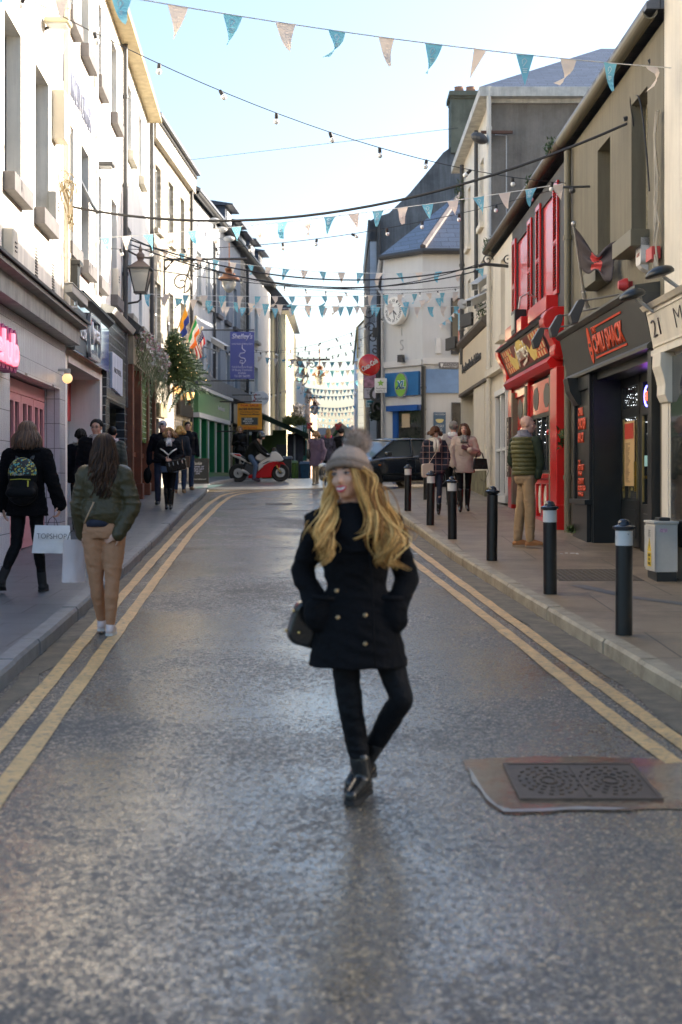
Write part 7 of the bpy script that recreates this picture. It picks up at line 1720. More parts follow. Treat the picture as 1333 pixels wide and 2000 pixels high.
# hat
M_hat=wrinkle('taupe_knit',(.38,.27,.20),.95,60,.5);M_hatd=wrinkle('taupe_knit_dark',(.24,.17,.125),.95,60,.5)
b=Blob();b.ell(W.hl((0,.018,.052)),(.094,.106,.100),W.Rh,24,14)
me=union(b,.008,2)
bm=bmesh.new();bm.from_mesh(me);pl_c=W.hl((0,-.09,.058));pl_n=W.Rh@Vector((0,.34,1)).normalized()
bmesh.ops.bisect_plane(bm,geom=bm.verts[:]+bm.edges[:]+bm.faces[:],plane_co=pl_c,plane_no=pl_n,clear_inner=True);bm.to_mesh(me);bm.free()
W.put('hat',me,M_hat)
mb=MB();e1,e2=W.Rh@Vector((1,0,0)),pl_n.cross(W.Rh@Vector((1,0,0)))
cc=pl_c+(W.hl((0,.018,.035))-pl_c)-pl_n*((W.hl((0,.018,.035))-pl_c).dot(pl_n))
for q,rr in((0,.017),(.022,.016)):mb.tube([cc+pl_n*q+e1*.091*math.cos(a)+e2*.107*math.sin(a)for a in[2*math.pi*i/36 for i in range(37)]],rr,8)
W.put('hat_brim',mb.mesh('brim'),M_hatd)
# fur pompom
pc=Vector((.0,.04,1.668));rnd=random.Random(3);mb=MB()
for i in range(2600):
 d=Vector((rnd.gauss(0,1),rnd.gauss(0,1),rnd.gauss(0,1))).normalized();q=d.orthogonal().normalized()*.0022;e_=(d+Vector((rnd.gauss(0,.25),rnd.gauss(0,.25),rnd.gauss(0,.25)))).normalized();l=rnd.uniform(.064,.082)
 mb.m(rnd.choice((0,0,0,1,2))).add([pc+d*.03-q,pc+d*.03+q,pc+e_*l],[(0,1,2)])
mb.m(0).ball(pc,.052,14,10)
W.put('pompom',mb.mesh('pompom',norm=False),[mat('fur_taupe',(.44,.32,.24),.9),mat('fur_dark',(.11,.08,.06),.9),mat('fur_pale',(.62,.53,.43),.9)],smooth=False)
# blonde waves falling to both sides
mb=MB()
def spl(P0,t):
 x=t*(len(P0)-1);k_=min(int(x),len(P0)-2);f_=x-k_;a0,a1,a2,a3=P0[max(k_-1,0)],P0[k_],P0[k_+1],P0[min(k_+2,len(P0)-1)]
 return.5*((2*a1)+(a2-a0)*f_+(2*a0-5*a1+4*a2-a3)*f_*f_+(3*a1-a0-3*a2+a3)*f_**3)
def flow(P0,n,sp0,sp1,r,wv,seed,ncl=8):
 rr_=random.Random(seed);P0=[Vector(p)for p in P0];u=rr_.uniform;cl=[]
 for c in range(ncl):a=u(0,6.3);q=rr_.random()**.5;cl.append((Vector((math.cos(a)*q,math.sin(a)*q*.7,u(-.2,.2))),u(0,6.3),u(1.5,2.3),u(.78,1.0),u(.6,1.25),rr_.choice((0,1,1,2))))
 for i in range(n):
  d0,ph,fq,Le,am,cm=cl[i%ncl];o2=Vector((rr_.gauss(0,1),rr_.gauss(0,.8),rr_.gauss(0,.4)))*.0062;fly=rr_.random()<.10;Le*=u(.86,1.03);ph+=u(-.35,.35);m_=22;P=[]
  if fly:o2*=2.6
  for j in range(m_+1):
   t=min(1,j/m_*Le);w=t**.8*am
   P.append(spl(P0,t)+d0*(sp0+(sp1-sp0)*t)+o2*(.5+t*(1.4 if not fly else 2)-.9*max(0,t-.7))+Vector((wv*math.sin(ph+fq*6.28*t)*w,wv*.8*math.cos(ph+fq*6.28*t)*w,0)))
  mb.m(rr_.choice((cm,cm,0,1,2))).tube(P,[r*(.75+.35*math.sin(math.pi*j/m_))if j<m_*.75 else r*(1.0-.8*((j-m_*.75)/(m_*.25)))for j in range(m_+1)],4)
h_=lambda*v:tuple(W.hl(v))
flow([h_(-.055,-.060,.05),h_(-.084,-.020,.0),h_(-.094,-.010,-.07),(-.150,-.10,1.33),(-.175,-.15,1.23),(-.150,-.165,1.15),(-.180,-.16,1.08)],190,.010,.034,.0029,.044,1,6)
flow([h_(.064,-.045,.05),h_(.090,-.005,.0),h_(.098,.0,-.07),(.09,-.12,1.30),(.130,-.155,1.22),(.120,-.165,1.14),(.150,-.155,1.08)],250,.012,.046,.0029,.046,2,8)
flow([h_(.078,.01,.04),h_(.10,.03,-.03),h_(.12,.03,-.09),(.155,-.05,1.30),(.180,-.07,1.23),(.160,-.09,1.16)],180,.016,.040,.0029,.046,3,6)
flow([h_(.060,-.066,.03),h_(.084,-.070,-.05),(.06,-.13,1.34),(.045,-.165,1.27),(.0,-.17,1.235),(-.045,-.17,1.21)],36,.005,.012,.0026,.014,4,2)
flow([h_(-.078,.02,.04),h_(-.10,.04,-.04),h_(-.12,.03,-.11),(-.185,-.01,1.30),(-.185,-.06,1.22)],90,.013,.030,.0029,.034,5,5)
W.put('hair',mb.mesh('hair'),H_blonde)
# shoulder bag
bg_=root('handbag','black handbag with small gold studs hanging at the smiling woman\'s hip','handbag',W.loc+Vector((-.29,.02,.8)))
b=Blob();c=W.loc+Vector((-.245,.04,.81));mb=MB();f=Fr(c,(1,.3,0));mb.prism(rrect(-.075,.12,-.10,.11,.05),-.04,.04,fr=Fr(c,(.96,.2,-.3),V=(.3,0,1)));obj('bag_body',mb,M_boot,bg_,bevel=.015)
mb=MB();mb.tube([c+Vector((-.02,0,.13)),c+Vector((.03,-.02,.24)),c+Vector((.10,0,.12))],.010,6);obj('strap',mb,M_boot,bg_)
mb=MB()
for x,z in((-.09,-.02),(-.055,.07),(-.03,-.03)):mb.ball(c+Vector((x,-.065,z)),.008,8,5)
obj('studs',mb,mat('gold_stud',(.8,.55,.2),.2,metal=1),bg_,smooth=True)
M_bomb=wrinkle('olive_satin',(.055,.043,.017),.45,8,.9,var=.05);M_tan=wrinkle('tan_chino',(.40,.20,.105),.75,14,.6)
P2=Person('woman with long brown hair in olive bomber jacket and tan trousers, walking away',204,1243,1.665,180,pav=False,vox=.0095,J=dict(
hipL=(-.085,0,.88),hipR=(.085,0,.88),kneeL=(-.075,.03,.47),ankL=(-.045,.14,.115),toeL=(-.045,.24,.05),kneeR=(.075,-.03,.47),ankR=(.055,-.02,.09),toeR=(.060,.11,.03),
shL=(-.165,0,1.37),shR=(.165,0,1.37),elL=(-.225,.03,1.10),wrL=(-.20,.10,.86),elR=(.245,-.02,1.10),wrR=(.145,-.12,.87)))
P2.body(M_skin,hands=[('R',(-.8,.1,-.35),(0,1,-.2),1,.6),('L',(0,.1,-1),(1,0,0),1,.9)])
P2.trousers(M_tan,r=(.104,.062,.040),hipw=.172,hipd=.135,folds=6,vox=.008)
mb=MB();mb.lathe([(.16,.0),(.165,.04),(.15,.08)],(0,0,.93),(0,0,1),28,sx=1,sy=.8);P2.put('shirt_hem',mb.mesh('h'),mat('navy_shirt',(.015,.017,.035),.8))
def bom(b):
 for q in 'LR':
  J=P2.J
  for i in range(5):
   t=.12+i*.2;p=J['el'+q].lerp(J['wr'+q],t);b.ell(p,(.073-.008*i,.073-.008*i,.016))
  for i in range(3):p=J['sh'+q].lerp(J['el'+q],.45+.22*i);b.ell(p,(.082,.082,.02))
 b.loft([((0,0,.955),.178,.138),((0,0,.985),.180,.140),((0,0,1.0),.19,.15),((0,0,1.05),.196,.155),((0,0,1.15),.18,.14)],0)
P2.coat(M_bomb,hem=.96,t=.022,waist=.135,name='bomber_jacket',sleeve=(.070,.064,.050),extra=bom,vox=.0085,collar=True,smooth=2,cuff=.045)
P2.shoes(mat('white_pink_trainer',(.60,.50,.47),.5,var=.1),'shoe',mat('sole_white',(.6,.58,.54),.6),vox=.008)
P2.haircap(H_brown[0],(0,.016,.042),(.084,.096,.092));P2.locks(H_brown,330,.44,az=(60,300),wave=.014,r=.009,spread=.035,seed=2,jitter=.18,freq=2.4)
mb=MB();mb.tube([(-.06,-.16,1.14),(-.11,-.165,1.03),(-.145,-.14,.96)],.007,6);P2.put('bag_strap',mb.mesh('s'),mat('tan_strap',(.45,.28,.16),.6))
def paper_bag(name,lab,c,w,h,d,m_,txt=None,rot=0,seed=1,grp=None,tilt=0,hm=None):
 r_=root(name,lab,'shopping bag',c,grp);rnd=random.Random(seed);c=Vector(c);U=Vector((math.cos(rot),math.sin(rot),tilt)).normalized();f=Fr(c,U,V=Vector((-tilt,0,1)))
 nu,nv=8,8;V=[];Fc=[]
 for sgn in(-1,1):
  for j in range(nv+1):
   for i in range(nu+1):
    u=(i/nu-.5)*w*(1+.14*(1-j/nv));v=-h+h*j/nv;bul=d/2*(1-(j/nv))**.7*(.8+.4*rnd.random())+.012;V.append((u,v,sgn*bul*(1-.25*abs(2*i/nu-1))+rnd.uniform(-.004,.004)))
 n1=(nu+1)*(nv+1);idx=lambda s_,i,j:s_*n1+j*(nu+1)+i
 for s_ in(0,1):
  for j in range(nv):
   for i in range(nu):Fc.append((idx(s_,i,j),idx(s_,i+1,j),idx(s_,i+1,j+1),idx(s_,i,j+1)))
 for j in range(nv):Fc+=[(idx(0,0,j),idx(0,0,j+1),idx(1,0,j+1),idx(1,0,j)),(idx(0,nu,j),idx(0,nu,j+1),idx(1,nu,j+1),idx(1,nu,j))]
 for i in range(nu):Fc.append((idx(0,i,0),idx(0,i+1,0),idx(1,i+1,0),idx(1,i,0)))
 mb=MB(f);mb.add(V,Fc);obj('bag_body',mb,m_,r_,smooth='a')
 for sgn in(-1,1):
  mb=MB(f);mb.tube([(-.05,0,sgn*.01),(-.03,.06,sgn*.008),(.0,.085,0),(.03,.06,sgn*.008),(.05,0,sgn*.01)],.003,5);obj('handle',mb,hm or M_black,r_)
 if txt:text(txt,f.sub(0,-h*.38,d/2+.012),w*.86,.05,M_dgrey,'lettering',r_,depth=.004,bold=-.012)
 return r_
M_bagw=mat('white_bag_plastic',(.80,.79,.78),.35,var=.08,bump=.5,bs=9)
pl2=P2.w((-.20,.12,.77))
paper_bag('shopping_bag','tall pale shopping bag with lilac edge at the side of the bomber jacket woman',pl2+Vector((-.09,.05,.04)),.17,.36,.10,mat('pale_beige_bag',(.62,.52,.50),.6),rot=.25,seed=3)
P3=Person('woman with brown shoulder-length hair and black coat carrying a patterned backpack',54,1157,1.66,180,J=dict(
kneeL=(-.10,-.05,.475),ankL=(-.21,-.19,.15),toeL=(-.23,-.07,.045),kneeR=(.10,.05,.48),ankR=(.14,.05,.085),toeR=(.15,.18,.03),hipL=(-.08,0,.89),hipR=(.08,0,.89),
shL=(-.18,0,1.37),shR=(.18,0,1.37),elL=(-.25,-.02,1.10),wrL=(-.255,.04,.86),elR=(.26,-.03,1.10),wrR=(.32,.02,.88)),vox=.010)
P3.body(M_skin,hands=[('L',(.1,.1,-1),(1,0,0),1,.5),('R',(-.05,0,-1),(-1,0,0),-1,1.0)])
P3.trousers(M_jean,r=(.082,.058,.040),folds=5,vox=.009,ank=.10);P3.coat(wrinkle('black_boucle',(.013,.013,.016),.95,60,.7),hem=.765,t=.028,flare=.02,waist=.14,sleeve=(.066,.060,.058),cuff=.066)
P3.shoes(mat('black_suede',(.012,.012,.013),.8),'boot',mat('sole_black',(.01,.01,.01),.6),vox=.009)
P3.haircap(H_fair[2],(0,.016,.042),(.086,.098,.094));P3.locks([mat('hair_chest_0',(.085,.045,.025),.4),mat('hair_chest_1',(.15,.075,.04),.4),mat('hair_chest_2',(.05,.028,.018),.4)],300,.19,az=(45,315),wave=.010,r=.009,spread=.050,seed=5,jitter=.12,freq=1)
mb=MB();c=P3.J['neck'];mb.tube([c+Vector((.13*math.cos(a),.10*math.sin(a),.0))for a in[2*math.pi*i/20 for i in range(21)]],.038,8);P3.put('collar',mb.mesh('collar'),MATS['black_boucle'])
bp=root('backpack','black backpack with yellow and teal speckled pattern on the woman in the black coat','backpack',P3.w((-.02,-.2,1.1)))
b=Blob();q=lambda v:P3.w(v)
for c_,r_2 in(((-.0,-.215,1.17),(.145,.085,.17)),((-.0,-.225,1.02),(.155,.095,.15))):b.ell(q(c_),r_2)
b.cap(q((-.10,-.30,1.0)),q((.10,-.30,1.0)),.05,.05);o=obj('pack',union(b,.010,3),[wrinkle('black_nylon',(.014,.015,.017),.6,14,.6)],bp,smooth=True)
# speckled upper panel
b=Blob();b.ell(q((0,-.222,1.19)),(.142,.088,.158));me=union(b,.009,2);bm=bmesh.new();bm.from_mesh(me)
bmesh.ops.bisect_plane(bm,geom=bm.verts[:]+bm.edges[:]+bm.faces[:],plane_co=q((0,-.2,1.17)),plane_no=(0,0,1),clear_inner=True);bm.to_mesh(me);bm.free()
msp=bpy.data.materials.new('speckle_pattern');msp.use_nodes=True;nt=msp.node_tree;bs2=nt.nodes['Principled BSDF'];bs2.inputs['Roughness'].default_value=.6
g_=nd(nt,'NewGeometry');v_=nd(nt,'TexVoronoi');v_.inputs['Scale'].default_value=70;nt.links.new(g_.outputs['Position'],v_.inputs[0]);r1=nd(nt,'ValToRGB');r1.color_ramp.interpolation='CONSTANT'
for i_,(p_,c_)in enumerate([(0,(.012,.013,.015)),(.35,(.45,.42,.08)),(.55,(.02,.02,.02)),(.72,(.06,.30,.33)),(.88,(.02,.02,.02))]):
 el_=r1.color_ramp.elements[i_]if i_<2 else r1.color_ramp.elements.new(p_)
 el_.position=p_;el_.color=(*c_,1)
sx_=nd(nt,'SeparateColor');nt.links.new(v_.outputs['Color'],sx_.inputs[0]);nt.links.new(sx_.outputs[0],r1.inputs[0]);nt.links.new(r1.outputs[0],bs2.inputs['Base Color'])
obj('patterned_panel',me,msp,bp,smooth=True)
for s_ in(-1,1):
 mb=MB();mb.tube([q((s_*.07,-.13,1.33)),q((s_*.09,-.05,1.42)),q((s_*.10,.09,1.40)),q((s_*.12,.16,1.25))],.022,6,flat=.5);obj('shoulder_strap',mb,mat('strap_grey',(.05,.055,.06),.7),bp)
mb=MB();mb.tube([q((.075,-.315,1.12)),q((.078,-.335,1.06))],.007,6);mb.tube([q((-.10,-.32,1.13)),q((0,-.335,1.135)),q((.10,-.32,1.13))],.0035,5);obj('yellow_zip',mb,mat('zip_yellow',(.5,.5,.05),.5),bp)
text('rip curl',Fr(q((-.02,-.325,1.18)),(1,0,0)),.11,.03,M_lgrey,'logo_lettering',bp,depth=.004,shear=.3)
c=Vector((X_(103,13.85),13.85,Z_(1026,13.85)));paper_bag('shopping_bag','wide shiny white shopping bag with thin black lettering held by the backpack woman',c,.33,.27,.12,M_bagw,'TOPSHOP',rot=.12,seed=2,tilt=-.02)
P19=Person('bald man in olive padded gilet, grey hood and tan trousers looking at the red shop',1026,1069,1.77,100,male=True,vox=.0105,headyaw=78,J=dict())
dx=lambda k_,v:P19.J.__setitem__(k_,Vector(v))
for k_,v in dict(hipL=(.0,.06,.90),hipR=(.03,-.06,.90),kneeL=(-.045,.08,.48),kneeR=(.055,-.09,.48),ankL=(-.085,.10,.085),ankR=(.055,-.10,.085),toeL=(.03,.08,.035),toeR=(.19,-.14,.035),shL=(-.12,.17,1.37),shR=(.14,-.12,1.37),elL=(-.16,.19,1.12),elR=(.185,-.13,1.11),wrL=(-.06,.17,.96),wrR=(.155,-.10,.92),pel=(.01,0,.92),chest=(0,0,1.25),neck=(.0,0,1.43),head=(.035,-.01,1.585)).items():dx(k_,v)
P19.th=R(25)
P19.body(M_skin);P19.face(mat('lip_plain',(.42,.22,.18),.5,var=0))
P19.trousers(wrinkle('khaki_chino',(.34,.225,.12),.8,9,.8),r=(.088,.072,.056),hipw=.15,hipd=.13,folds=5)
M_gil=wrinkle('olive_quilt',(.105,.095,.030),.5,7,.6)
P19.coat(wrinkle('dark_green_sleeve',(.022,.034,.018),.8,12,.6),hem=.96,t=.005,waist=.13,name='jumper',sleeve=(.064,.055,.045),collar=False)
b=Blob();J=P19.J;rg=[]
for i in range(9):
 z0=.93+i*.055;t=i/8;wx=[.175,.172,.170,.172,.178,.186,.190,.186,.165][i]
 for dz,ex in((0,0),(.014,.012),(.041,.012),(.054,0)):rg.append((Vector((.008*(1-t),0,z0+dz)),wx+ex,wx*.80+ex))
rg+=[(Vector((0,0,1.43)),.10,.09)]
b.loft(rg,P19.th);P19.put('gilet',union(b,.0085,1),M_gil)
b=Blob();n_=J['neck'];b.loft([(n_-Vector((0,0,.03)),.125,.115),(n_+Vector((-.01,0,.01)),.115,.11),(n_+Vector((-.02,0,.05)),.085,.09),(n_+Vector((-.015,0,.09)),.075,.08)],P19.th);b.ell(n_+Vector((-.075,.02,-.03)),(.075,.09,.07));P19.put('hood',union(b,.010,3),wrinkle('grey_jersey',(.21,.20,.22),.9,20,.6))
P19.shoes(mat('tan_suede',(.33,.14,.045),.7,var=.15),'shoe',mat('sole_brown',(.30,.22,.15),.7),vox=.009)
def checkmat():
 m=bpy.data.materials.new('navy_check_wool');m.use_nodes=True;nt=m.node_tree;b=nt.nodes['Principled BSDF'];b.inputs['Roughness'].default_value=.9
 tc=nd(nt,'TexCoord');sp=nd(nt,'SeparateXYZ');nt.links.new(tc.outputs['Object'],sp.inputs[0]);cur=None;fac=[]
 for o_,per,wd in((0,.115,.10),(2,.115,.10)):
  a=nd(nt,'Math',operation='MULTIPLY');nt.links.new(sp.outputs[o_],a.inputs[0]);a.inputs[1].default_value=1/per;f_=nd(nt,'Math',operation='FRACT');nt.links.new(a.outputs[0],f_.inputs[0]);l=nd(nt,'Math',operation='LESS_THAN');nt.links.new(f_.outputs[0],l.inputs[0]);l.inputs[1].default_value=wd;fac.append(l)
 mxm=nd(nt,'Math',operation='MAXIMUM');nt.links.new(fac[0].outputs[0],mxm.inputs[0]);nt.links.new(fac[1].outputs[0],mxm.inputs[1])
 mx=nd(nt,'Mix',data_type='RGBA');nt.links.new(mxm.outputs[0],mx.inputs[0]);mx.inputs[6].default_value=(.012,.015,.028,1);mx.inputs[7].default_value=(.26,.16,.14,1);nt.links.new(mx.outputs[2],b.inputs['Base Color']);return m
P16=Person('woman with short auburn hair in navy checked coat and cream scarf, looking down',850,1006,1.62,12,vox=.011,pitch=14,J=dict(kneeR=(.08,-.09,.49),ankR=(.07,-.05,.09),toeR=(.06,-.20,.03),kneeL=(-.06,.0,.48),ankL=(-.055,.10,.12),toeL=(-.06,-.02,.035),elL=(-.25,.02,1.13),wrL=(-.185,-.08,.93),elR=(.245,.02,1.13),wrR=(.20,-.07,.92)))
P16.body(M_skin);P16.face();P16.trousers(wrinkle('navy_jean',(.015,.02,.04),.7,20,.6),r=(.078,.055,.042));P16.coat(checkmat(),hem=.80,t=.03,flare=.01,waist=.145)
P16.shoes(M_boot,'boot');P16.haircap(H_auburn[0]);P16.locks(H_auburn,190,.085,az=(32,328),wave=.008,r=.011,spread=.045,seed=7,freq=1);P16.locks(H_auburn,22,.002,az=(-28,28),wave=.004,r=.009,spread=.01,seed=8,name='fringe',freq=1)
P16.scarf(mat('cream_scarf',(.60,.55,.47),.9,bump=.5),.036,drop=.24)
hb=root('handbag','cream shoulder bag on a long strap in front of the checked coat','handbag',P16.w((-.1,-.2,.8)));f=Fr(P16.w((-.15,-.22,.87)),(.95,.3,.1));mb=MB(f);mb.prism(rrect(-.12,.10,-.13,.12,.04),-.04,.04);obj('bag_body',mb,mat('cream_leather',(.60,.50,.40),.5),hb,bevel=.01)
mb=MB();mb.tube([P16.w((-.13,-.20,.99)),P16.w((-.01,-.19,1.18)),P16.w((.10,-.13,1.36)),P16.w((.12,-.0,1.42))],.009,6,flat=.5);obj('strap',mb,mat('cream_leather',(.60,.50,.40),.5),hb)
M_beige=wrinkle('beige_wool',(.46,.36,.30),.9,12,.5)
P17=Person('woman in beige coat with grey scarf and one maroon glove raised to her chest',907,1001,1.68,-6,vox=.0105,headyaw=-14,pitch=-8,roll=-6,J=dict(kneeL=(-.075,-.07,.49),ankL=(-.075,-.02,.09),toeL=(-.09,-.17,.03),kneeR=(.075,.03,.49),ankR=(.07,.12,.13),toeR=(.08,.0,.04),elL=(-.24,.03,1.12),wrL=(-.20,-.05,.90),elR=(.25,-.03,1.13),wrR=(.10,-.19,1.20)))
P17.body(M_skin);P17.face();P17.trousers(M_jean,r=(.08,.055,.04))
P17.coat(M_beige,hem=.76,t=.032,flare=.02,waist=.155,sleeve=(.066,.060,.050))
P17.shoes(M_boot,'tall');P17.haircap(H_brown[1]);P17.locks(H_auburn,170,.15,az=(40,320),wave=.008,r=.011,spread=.03,seed=9,freq=1)
P17.scarf(mat('grey_scarf',(.27,.26,.24),.9,var=.6,vs=40,bump=.5),.042,z=-.02,drop=.10)
b=Blob();P17.hand(b,P17.J['wrR'],(-.9,-.1,.35),(0,1,0),-1,.15,1.15);b.cap(P17.J['wrR'],P17.J['wrR']+Vector((.05,.03,-.03)),.034,.036);P17.put('glove',union(b,.0065,2),mat('maroon_leather',(.11,.02,.025),.35))
b=Blob();P17.hand(b,P17.J['wrL'],(0,-.1,-1),(1,0,0),1,.6,1.1);P17.put('glove',union(b,.008,2),M_black)
hb=root('handbag','black handbag with metal rings hanging from the beige coat woman\'s arm','handbag',P17.w((.25,-.1,.95)));f=Fr(P17.w((.285,-.12,.94)),(1,.1,0));mb=MB(f);mb.prism([(-.13,-.11),(.16,-.11),(.13,.09),(-.10,.10)],-.05,.05);obj('bag_body',mb,M_boot,hb,bevel=.012)
mb=MB(f)
for w_ in(-.04,.04):mb.tube([(-.07,.09,w_),(-.055,.19,w_*.6),(.0,.225,0),(.05,.19,w_*.6),(.08,.085,w_)],.007,6)
mb.tube([(.12,.05,0),(.17,-.15,0),(.10,-.36,0),(.02,-.3,0)],.006,5);obj('handles',mb,M_black,hb)
# person behind with grey beanie and purple strap
P18=Person('person in grey knitted beanie and pale jacket with purple bag strap',886,0,1.72,180,Y=29.5,vox=.014)
P18.body();P18.trousers(M_jean);P18.coat(wrinkle('pale_grey_coat',(.36,.32,.29),.9),hem=.8,t=.025);P18.shoes(M_boot)
mb=MB();mb.ball(P18.hl((0,.02,.052)),(.096,.108,.098),20,12);P18.put('beanie',mb.mesh('b'),wrinkle('grey_knit',(.24,.23,.21),.95,70,.6));P18.scarf(M_white,.035)
mb=MB();mb.tube([P18.J['neck']+Vector(v)for v in((-.12,-.10,-.02),(0,-.16,-.10),(.12,-.17,-.22))],.018,6,flat=.4);P18.put('strap',mb.mesh('s'),mat('purple_strap',(.16,.05,.2),.6))
P7=Person('fair-haired woman in black jacket with white trim, holding a black handbag',331,996,1.60,4,vox=.0115,headyaw=2,pitch=6,J=dict(kneeL=(-.06,-.0,.48),ankL=(-.05,.04,.09),toeL=(-.05,-.1,.03),kneeR=(.06,-.05,.48),ankR=(.045,-.05,.09),toeR=(.05,-.2,.03),elL=(-.27,.03,1.14),wrL=(-.09,-.20,1.05),elR=(.26,.02,1.12),wrR=(.12,-.17,1.0)))
P7.body(M_skin,hands=[('L',(1,-.1,-.15),(0,1,-.3),1,.4)]);P7.face(brows=H_fair[2]);P7.trousers(M_jean,r=(.085,.06,.042));P7.coat(wrinkle('black_jacket',(.012,.014,.02),.7,14,.6),hem=.90,t=.028,flare=.01,waist=.155)
b=Blob();b.loft([((0,0,.78),.175,.14),((0,0,.86),.180,.145),((0,0,.95),.17,.13)],0);P7.put('denim_skirt',union(b,.012,2),mat('pale_denim',(.13,.19,.32),.8))
P7.shoes(M_boot,'tall');P7.haircap(H_fair[0]);P7.locks(H_fair,190,.12,az=(35,325),wave=.006,r=.012,spread=.055,seed=12,freq=1,pull=(.03,0,0))
P7.scarf(mat('white_blue_scarf',(.60,.60,.64),.8,var=.5,vs=30),.034,drop=.14)
mb=MB()
for s_ in(-1,1):mb.tube([(s_*.17,-.11,1.27),(s_*.09,-.155,1.22),(0,-.165,1.14)],.016,6)
mb.tube([(0,-.172,1.14),(0,-.17,.95)],.004,5);P7.put('white_collar_trim',mb.mesh('c'),M_white)
hb=root('handbag','shiny black handbag with silver buckles held by the fair-haired woman','handbag',P7.w((.2,-.2,.9)));f=Fr(P7.w((.17,-.24,.93)),(.97,0,.22),V=(-.2,0,1));mb=MB(f);mb.prism(rrect(-.19,.20,-.12,.10,.05),-.06,.06);obj('bag_body',mb,M_boot,hb,bevel=.015)
mb=MB(f)
for u in(-.12,-.04,.05,.14):mb.ball((0,0,0),.001)if False else mb.box(u-.008,u+.008,.0,.07,.062,.070)
obj('buckles',mb,M_sil,hb)
P8=Person('man in pale backwards cap and dark jacket behind the fair-haired woman',318,0,1.74,0,Y=29.6,male=True,vox=.014,J=dict(elL=(-.27,.03,1.1),wrL=(-.27,-.02,.86)))
P8.body();P8.face();P8.trousers(wrinkle('dark_jean',(.03,.04,.07),.8),r=(.09,.07,.06));P8.coat(wrinkle('navy_jacket',(.012,.014,.024),.7),hem=.86,t=.025);P8.shoes(M_boot,'boot')
mb=MB();mb.ball(P8.hl((0,.018,.055)),(.088,.1,.088),20,12);P8.put('cap',mb.mesh('c'),mat('pale_lilac_cap',(.42,.39,.43),.8));mb=MB();mb.ball(P8.hl((0,-.075,.062)),(.035,.016,.022),12,8);P8.put('cap_opening',mb.mesh('c'),M_black)
hb=root('shopping_bag','soft black carrier bag hanging beside the brown timber columns','shopping bag',P8.w((-.3,-.05,.8)));b=Blob();b.ell(P8.w((-.30,-.04,.60)),(.09,.05,.17));b.cap(P8.w((-.27,-.03,.84)),P8.w((-.29,-.03,.7)),.012,.04);obj('bag_body',union(b,.012,3),wrinkle('black_plastic',(.012,.012,.013),.3,9,.8),hb,smooth=True)
P9=Person('blonde woman in long dark coat seen from behind with brown shoulder bag',352,0,1.64,180,Y=35.0,vox=.014,J=dict(wrR=(.25,-.03,.86),elR=(.24,-.02,1.1)))
P9.body();P9.trousers(wrinkle('blue_jean',(.03,.05,.10),.8));P9.coat(wrinkle('charcoal_coat',(.025,.028,.038),.85),hem=.80,t=.025,waist=.14);P9.shoes(mat('tan_boot',(.30,.19,.10),.7));P9.haircap(H_blonde[1]);P9.locks(H_blonde,130,.13,az=(50,310),wave=.008,r=.013,spread=.05,seed=14,freq=1.2)
hb=root('handbag','brown shoulder bag on a tan strap beside the blonde woman','handbag',P9.w((.2,-.15,.9)));mb=MB();c=P9.w((.17,-.17,.86));mb.box(c.x-.09,c.x+.10,c.y-.05,c.y+.04,c.z-.20,c.z+.08);obj('bag_body',mb,mat('brown_leather',(.10,.055,.03),.5),hb,bevel=.02);mb=MB();mb.tube([P9.w((.13,-.19,.94)),P9.w((.08,-.17,1.2)),P9.w((.06,-.08,1.42))],.014,6,flat=.4);obj('strap',mb,mat('tan_leather',(.35,.16,.06),.5),hb)
P10=Person('dark-haired man in navy jacket partly hidden behind the blonde woman',367,0,1.76,20,Y=36.6,male=True,vox=.015);P10.body();P10.face();P10.trousers(wrinkle('blue_jean',(.03,.05,.10),.8),r=(.09,.07,.06));P10.coat(wrinkle('navy_jacket',(.012,.014,.024),.7),hem=.88,t=.02);P10.shoes(mat('tan_boot',(.30,.19,.10),.7));P10.haircap(H_dark[0])
P4=Person('young man with glasses and dark coat standing in front of the phone shop',189,0,1.72,10,Y=21.0,male=True,vox=.0105,headyaw=-8,J=dict());P4.body();P4.face(mat('lip_plain',(.42,.22,.18),.5,var=0),glasses=True);P4.trousers(M_jean);P4.coat(wrinkle('dark_parka',(.018,.020,.026),.8,12,.7),hem=.80,t=.035,waist=.15);P4.shoes(M_boot)
P4.haircap(H_dark[0],(0,.026,.056),(.082,.088,.082));P4.locks(H_dark,90,.01,az=(60,300),wave=.003,r=.010,spread=.0,seed=20,freq=1);P4.scarf(mat('pale_check_scarf',(.42,.41,.40),.9,var=.6,vs=50),.03,drop=.16)
P5=Person('black-haired person with fur-trimmed collar turned away beside the black drainpipe',158,0,1.58,190,Y=22.3,vox=.012);P5.body();P5.trousers(M_jean);P5.coat(wrinkle('dark_navy_coat',(.014,.016,.026),.8),hem=.80,t=.03);P5.shoes(M_boot);P5.haircap(H_dark[1],(0,.014,.036),(.086,.098,.094));P5.locks(H_dark,90,.05,az=(60,300),wave=.004,r=.011,spread=.01,seed=22,freq=1)
def furcollar(P,m,r=.045):
 rnd=random.Random(7);mb=MB();c=P.J['neck']+Vector((0,0,.02))
 for i in range(900):
  a=rnd.uniform(0,6.28);p=c+Vector((.11*math.cos(a),.095*math.sin(a),rnd.uniform(-.02,.02)));d=Vector((math.cos(a)*1.0+rnd.gauss(0,.6),math.sin(a)+rnd.gauss(0,.6),rnd.gauss(0,.8))).normalized();q_=d.orthogonal().normalized()*.004;mb.add([p-q_,p+q_,p+d*r*rnd.uniform(.7,1.3)],[(0,1,2)])
 P.put('fur_collar',mb.mesh('fur',norm=False),m,smooth=False)
furcollar(P5,mat('fur_grey',(.30,.28,.25),.9))
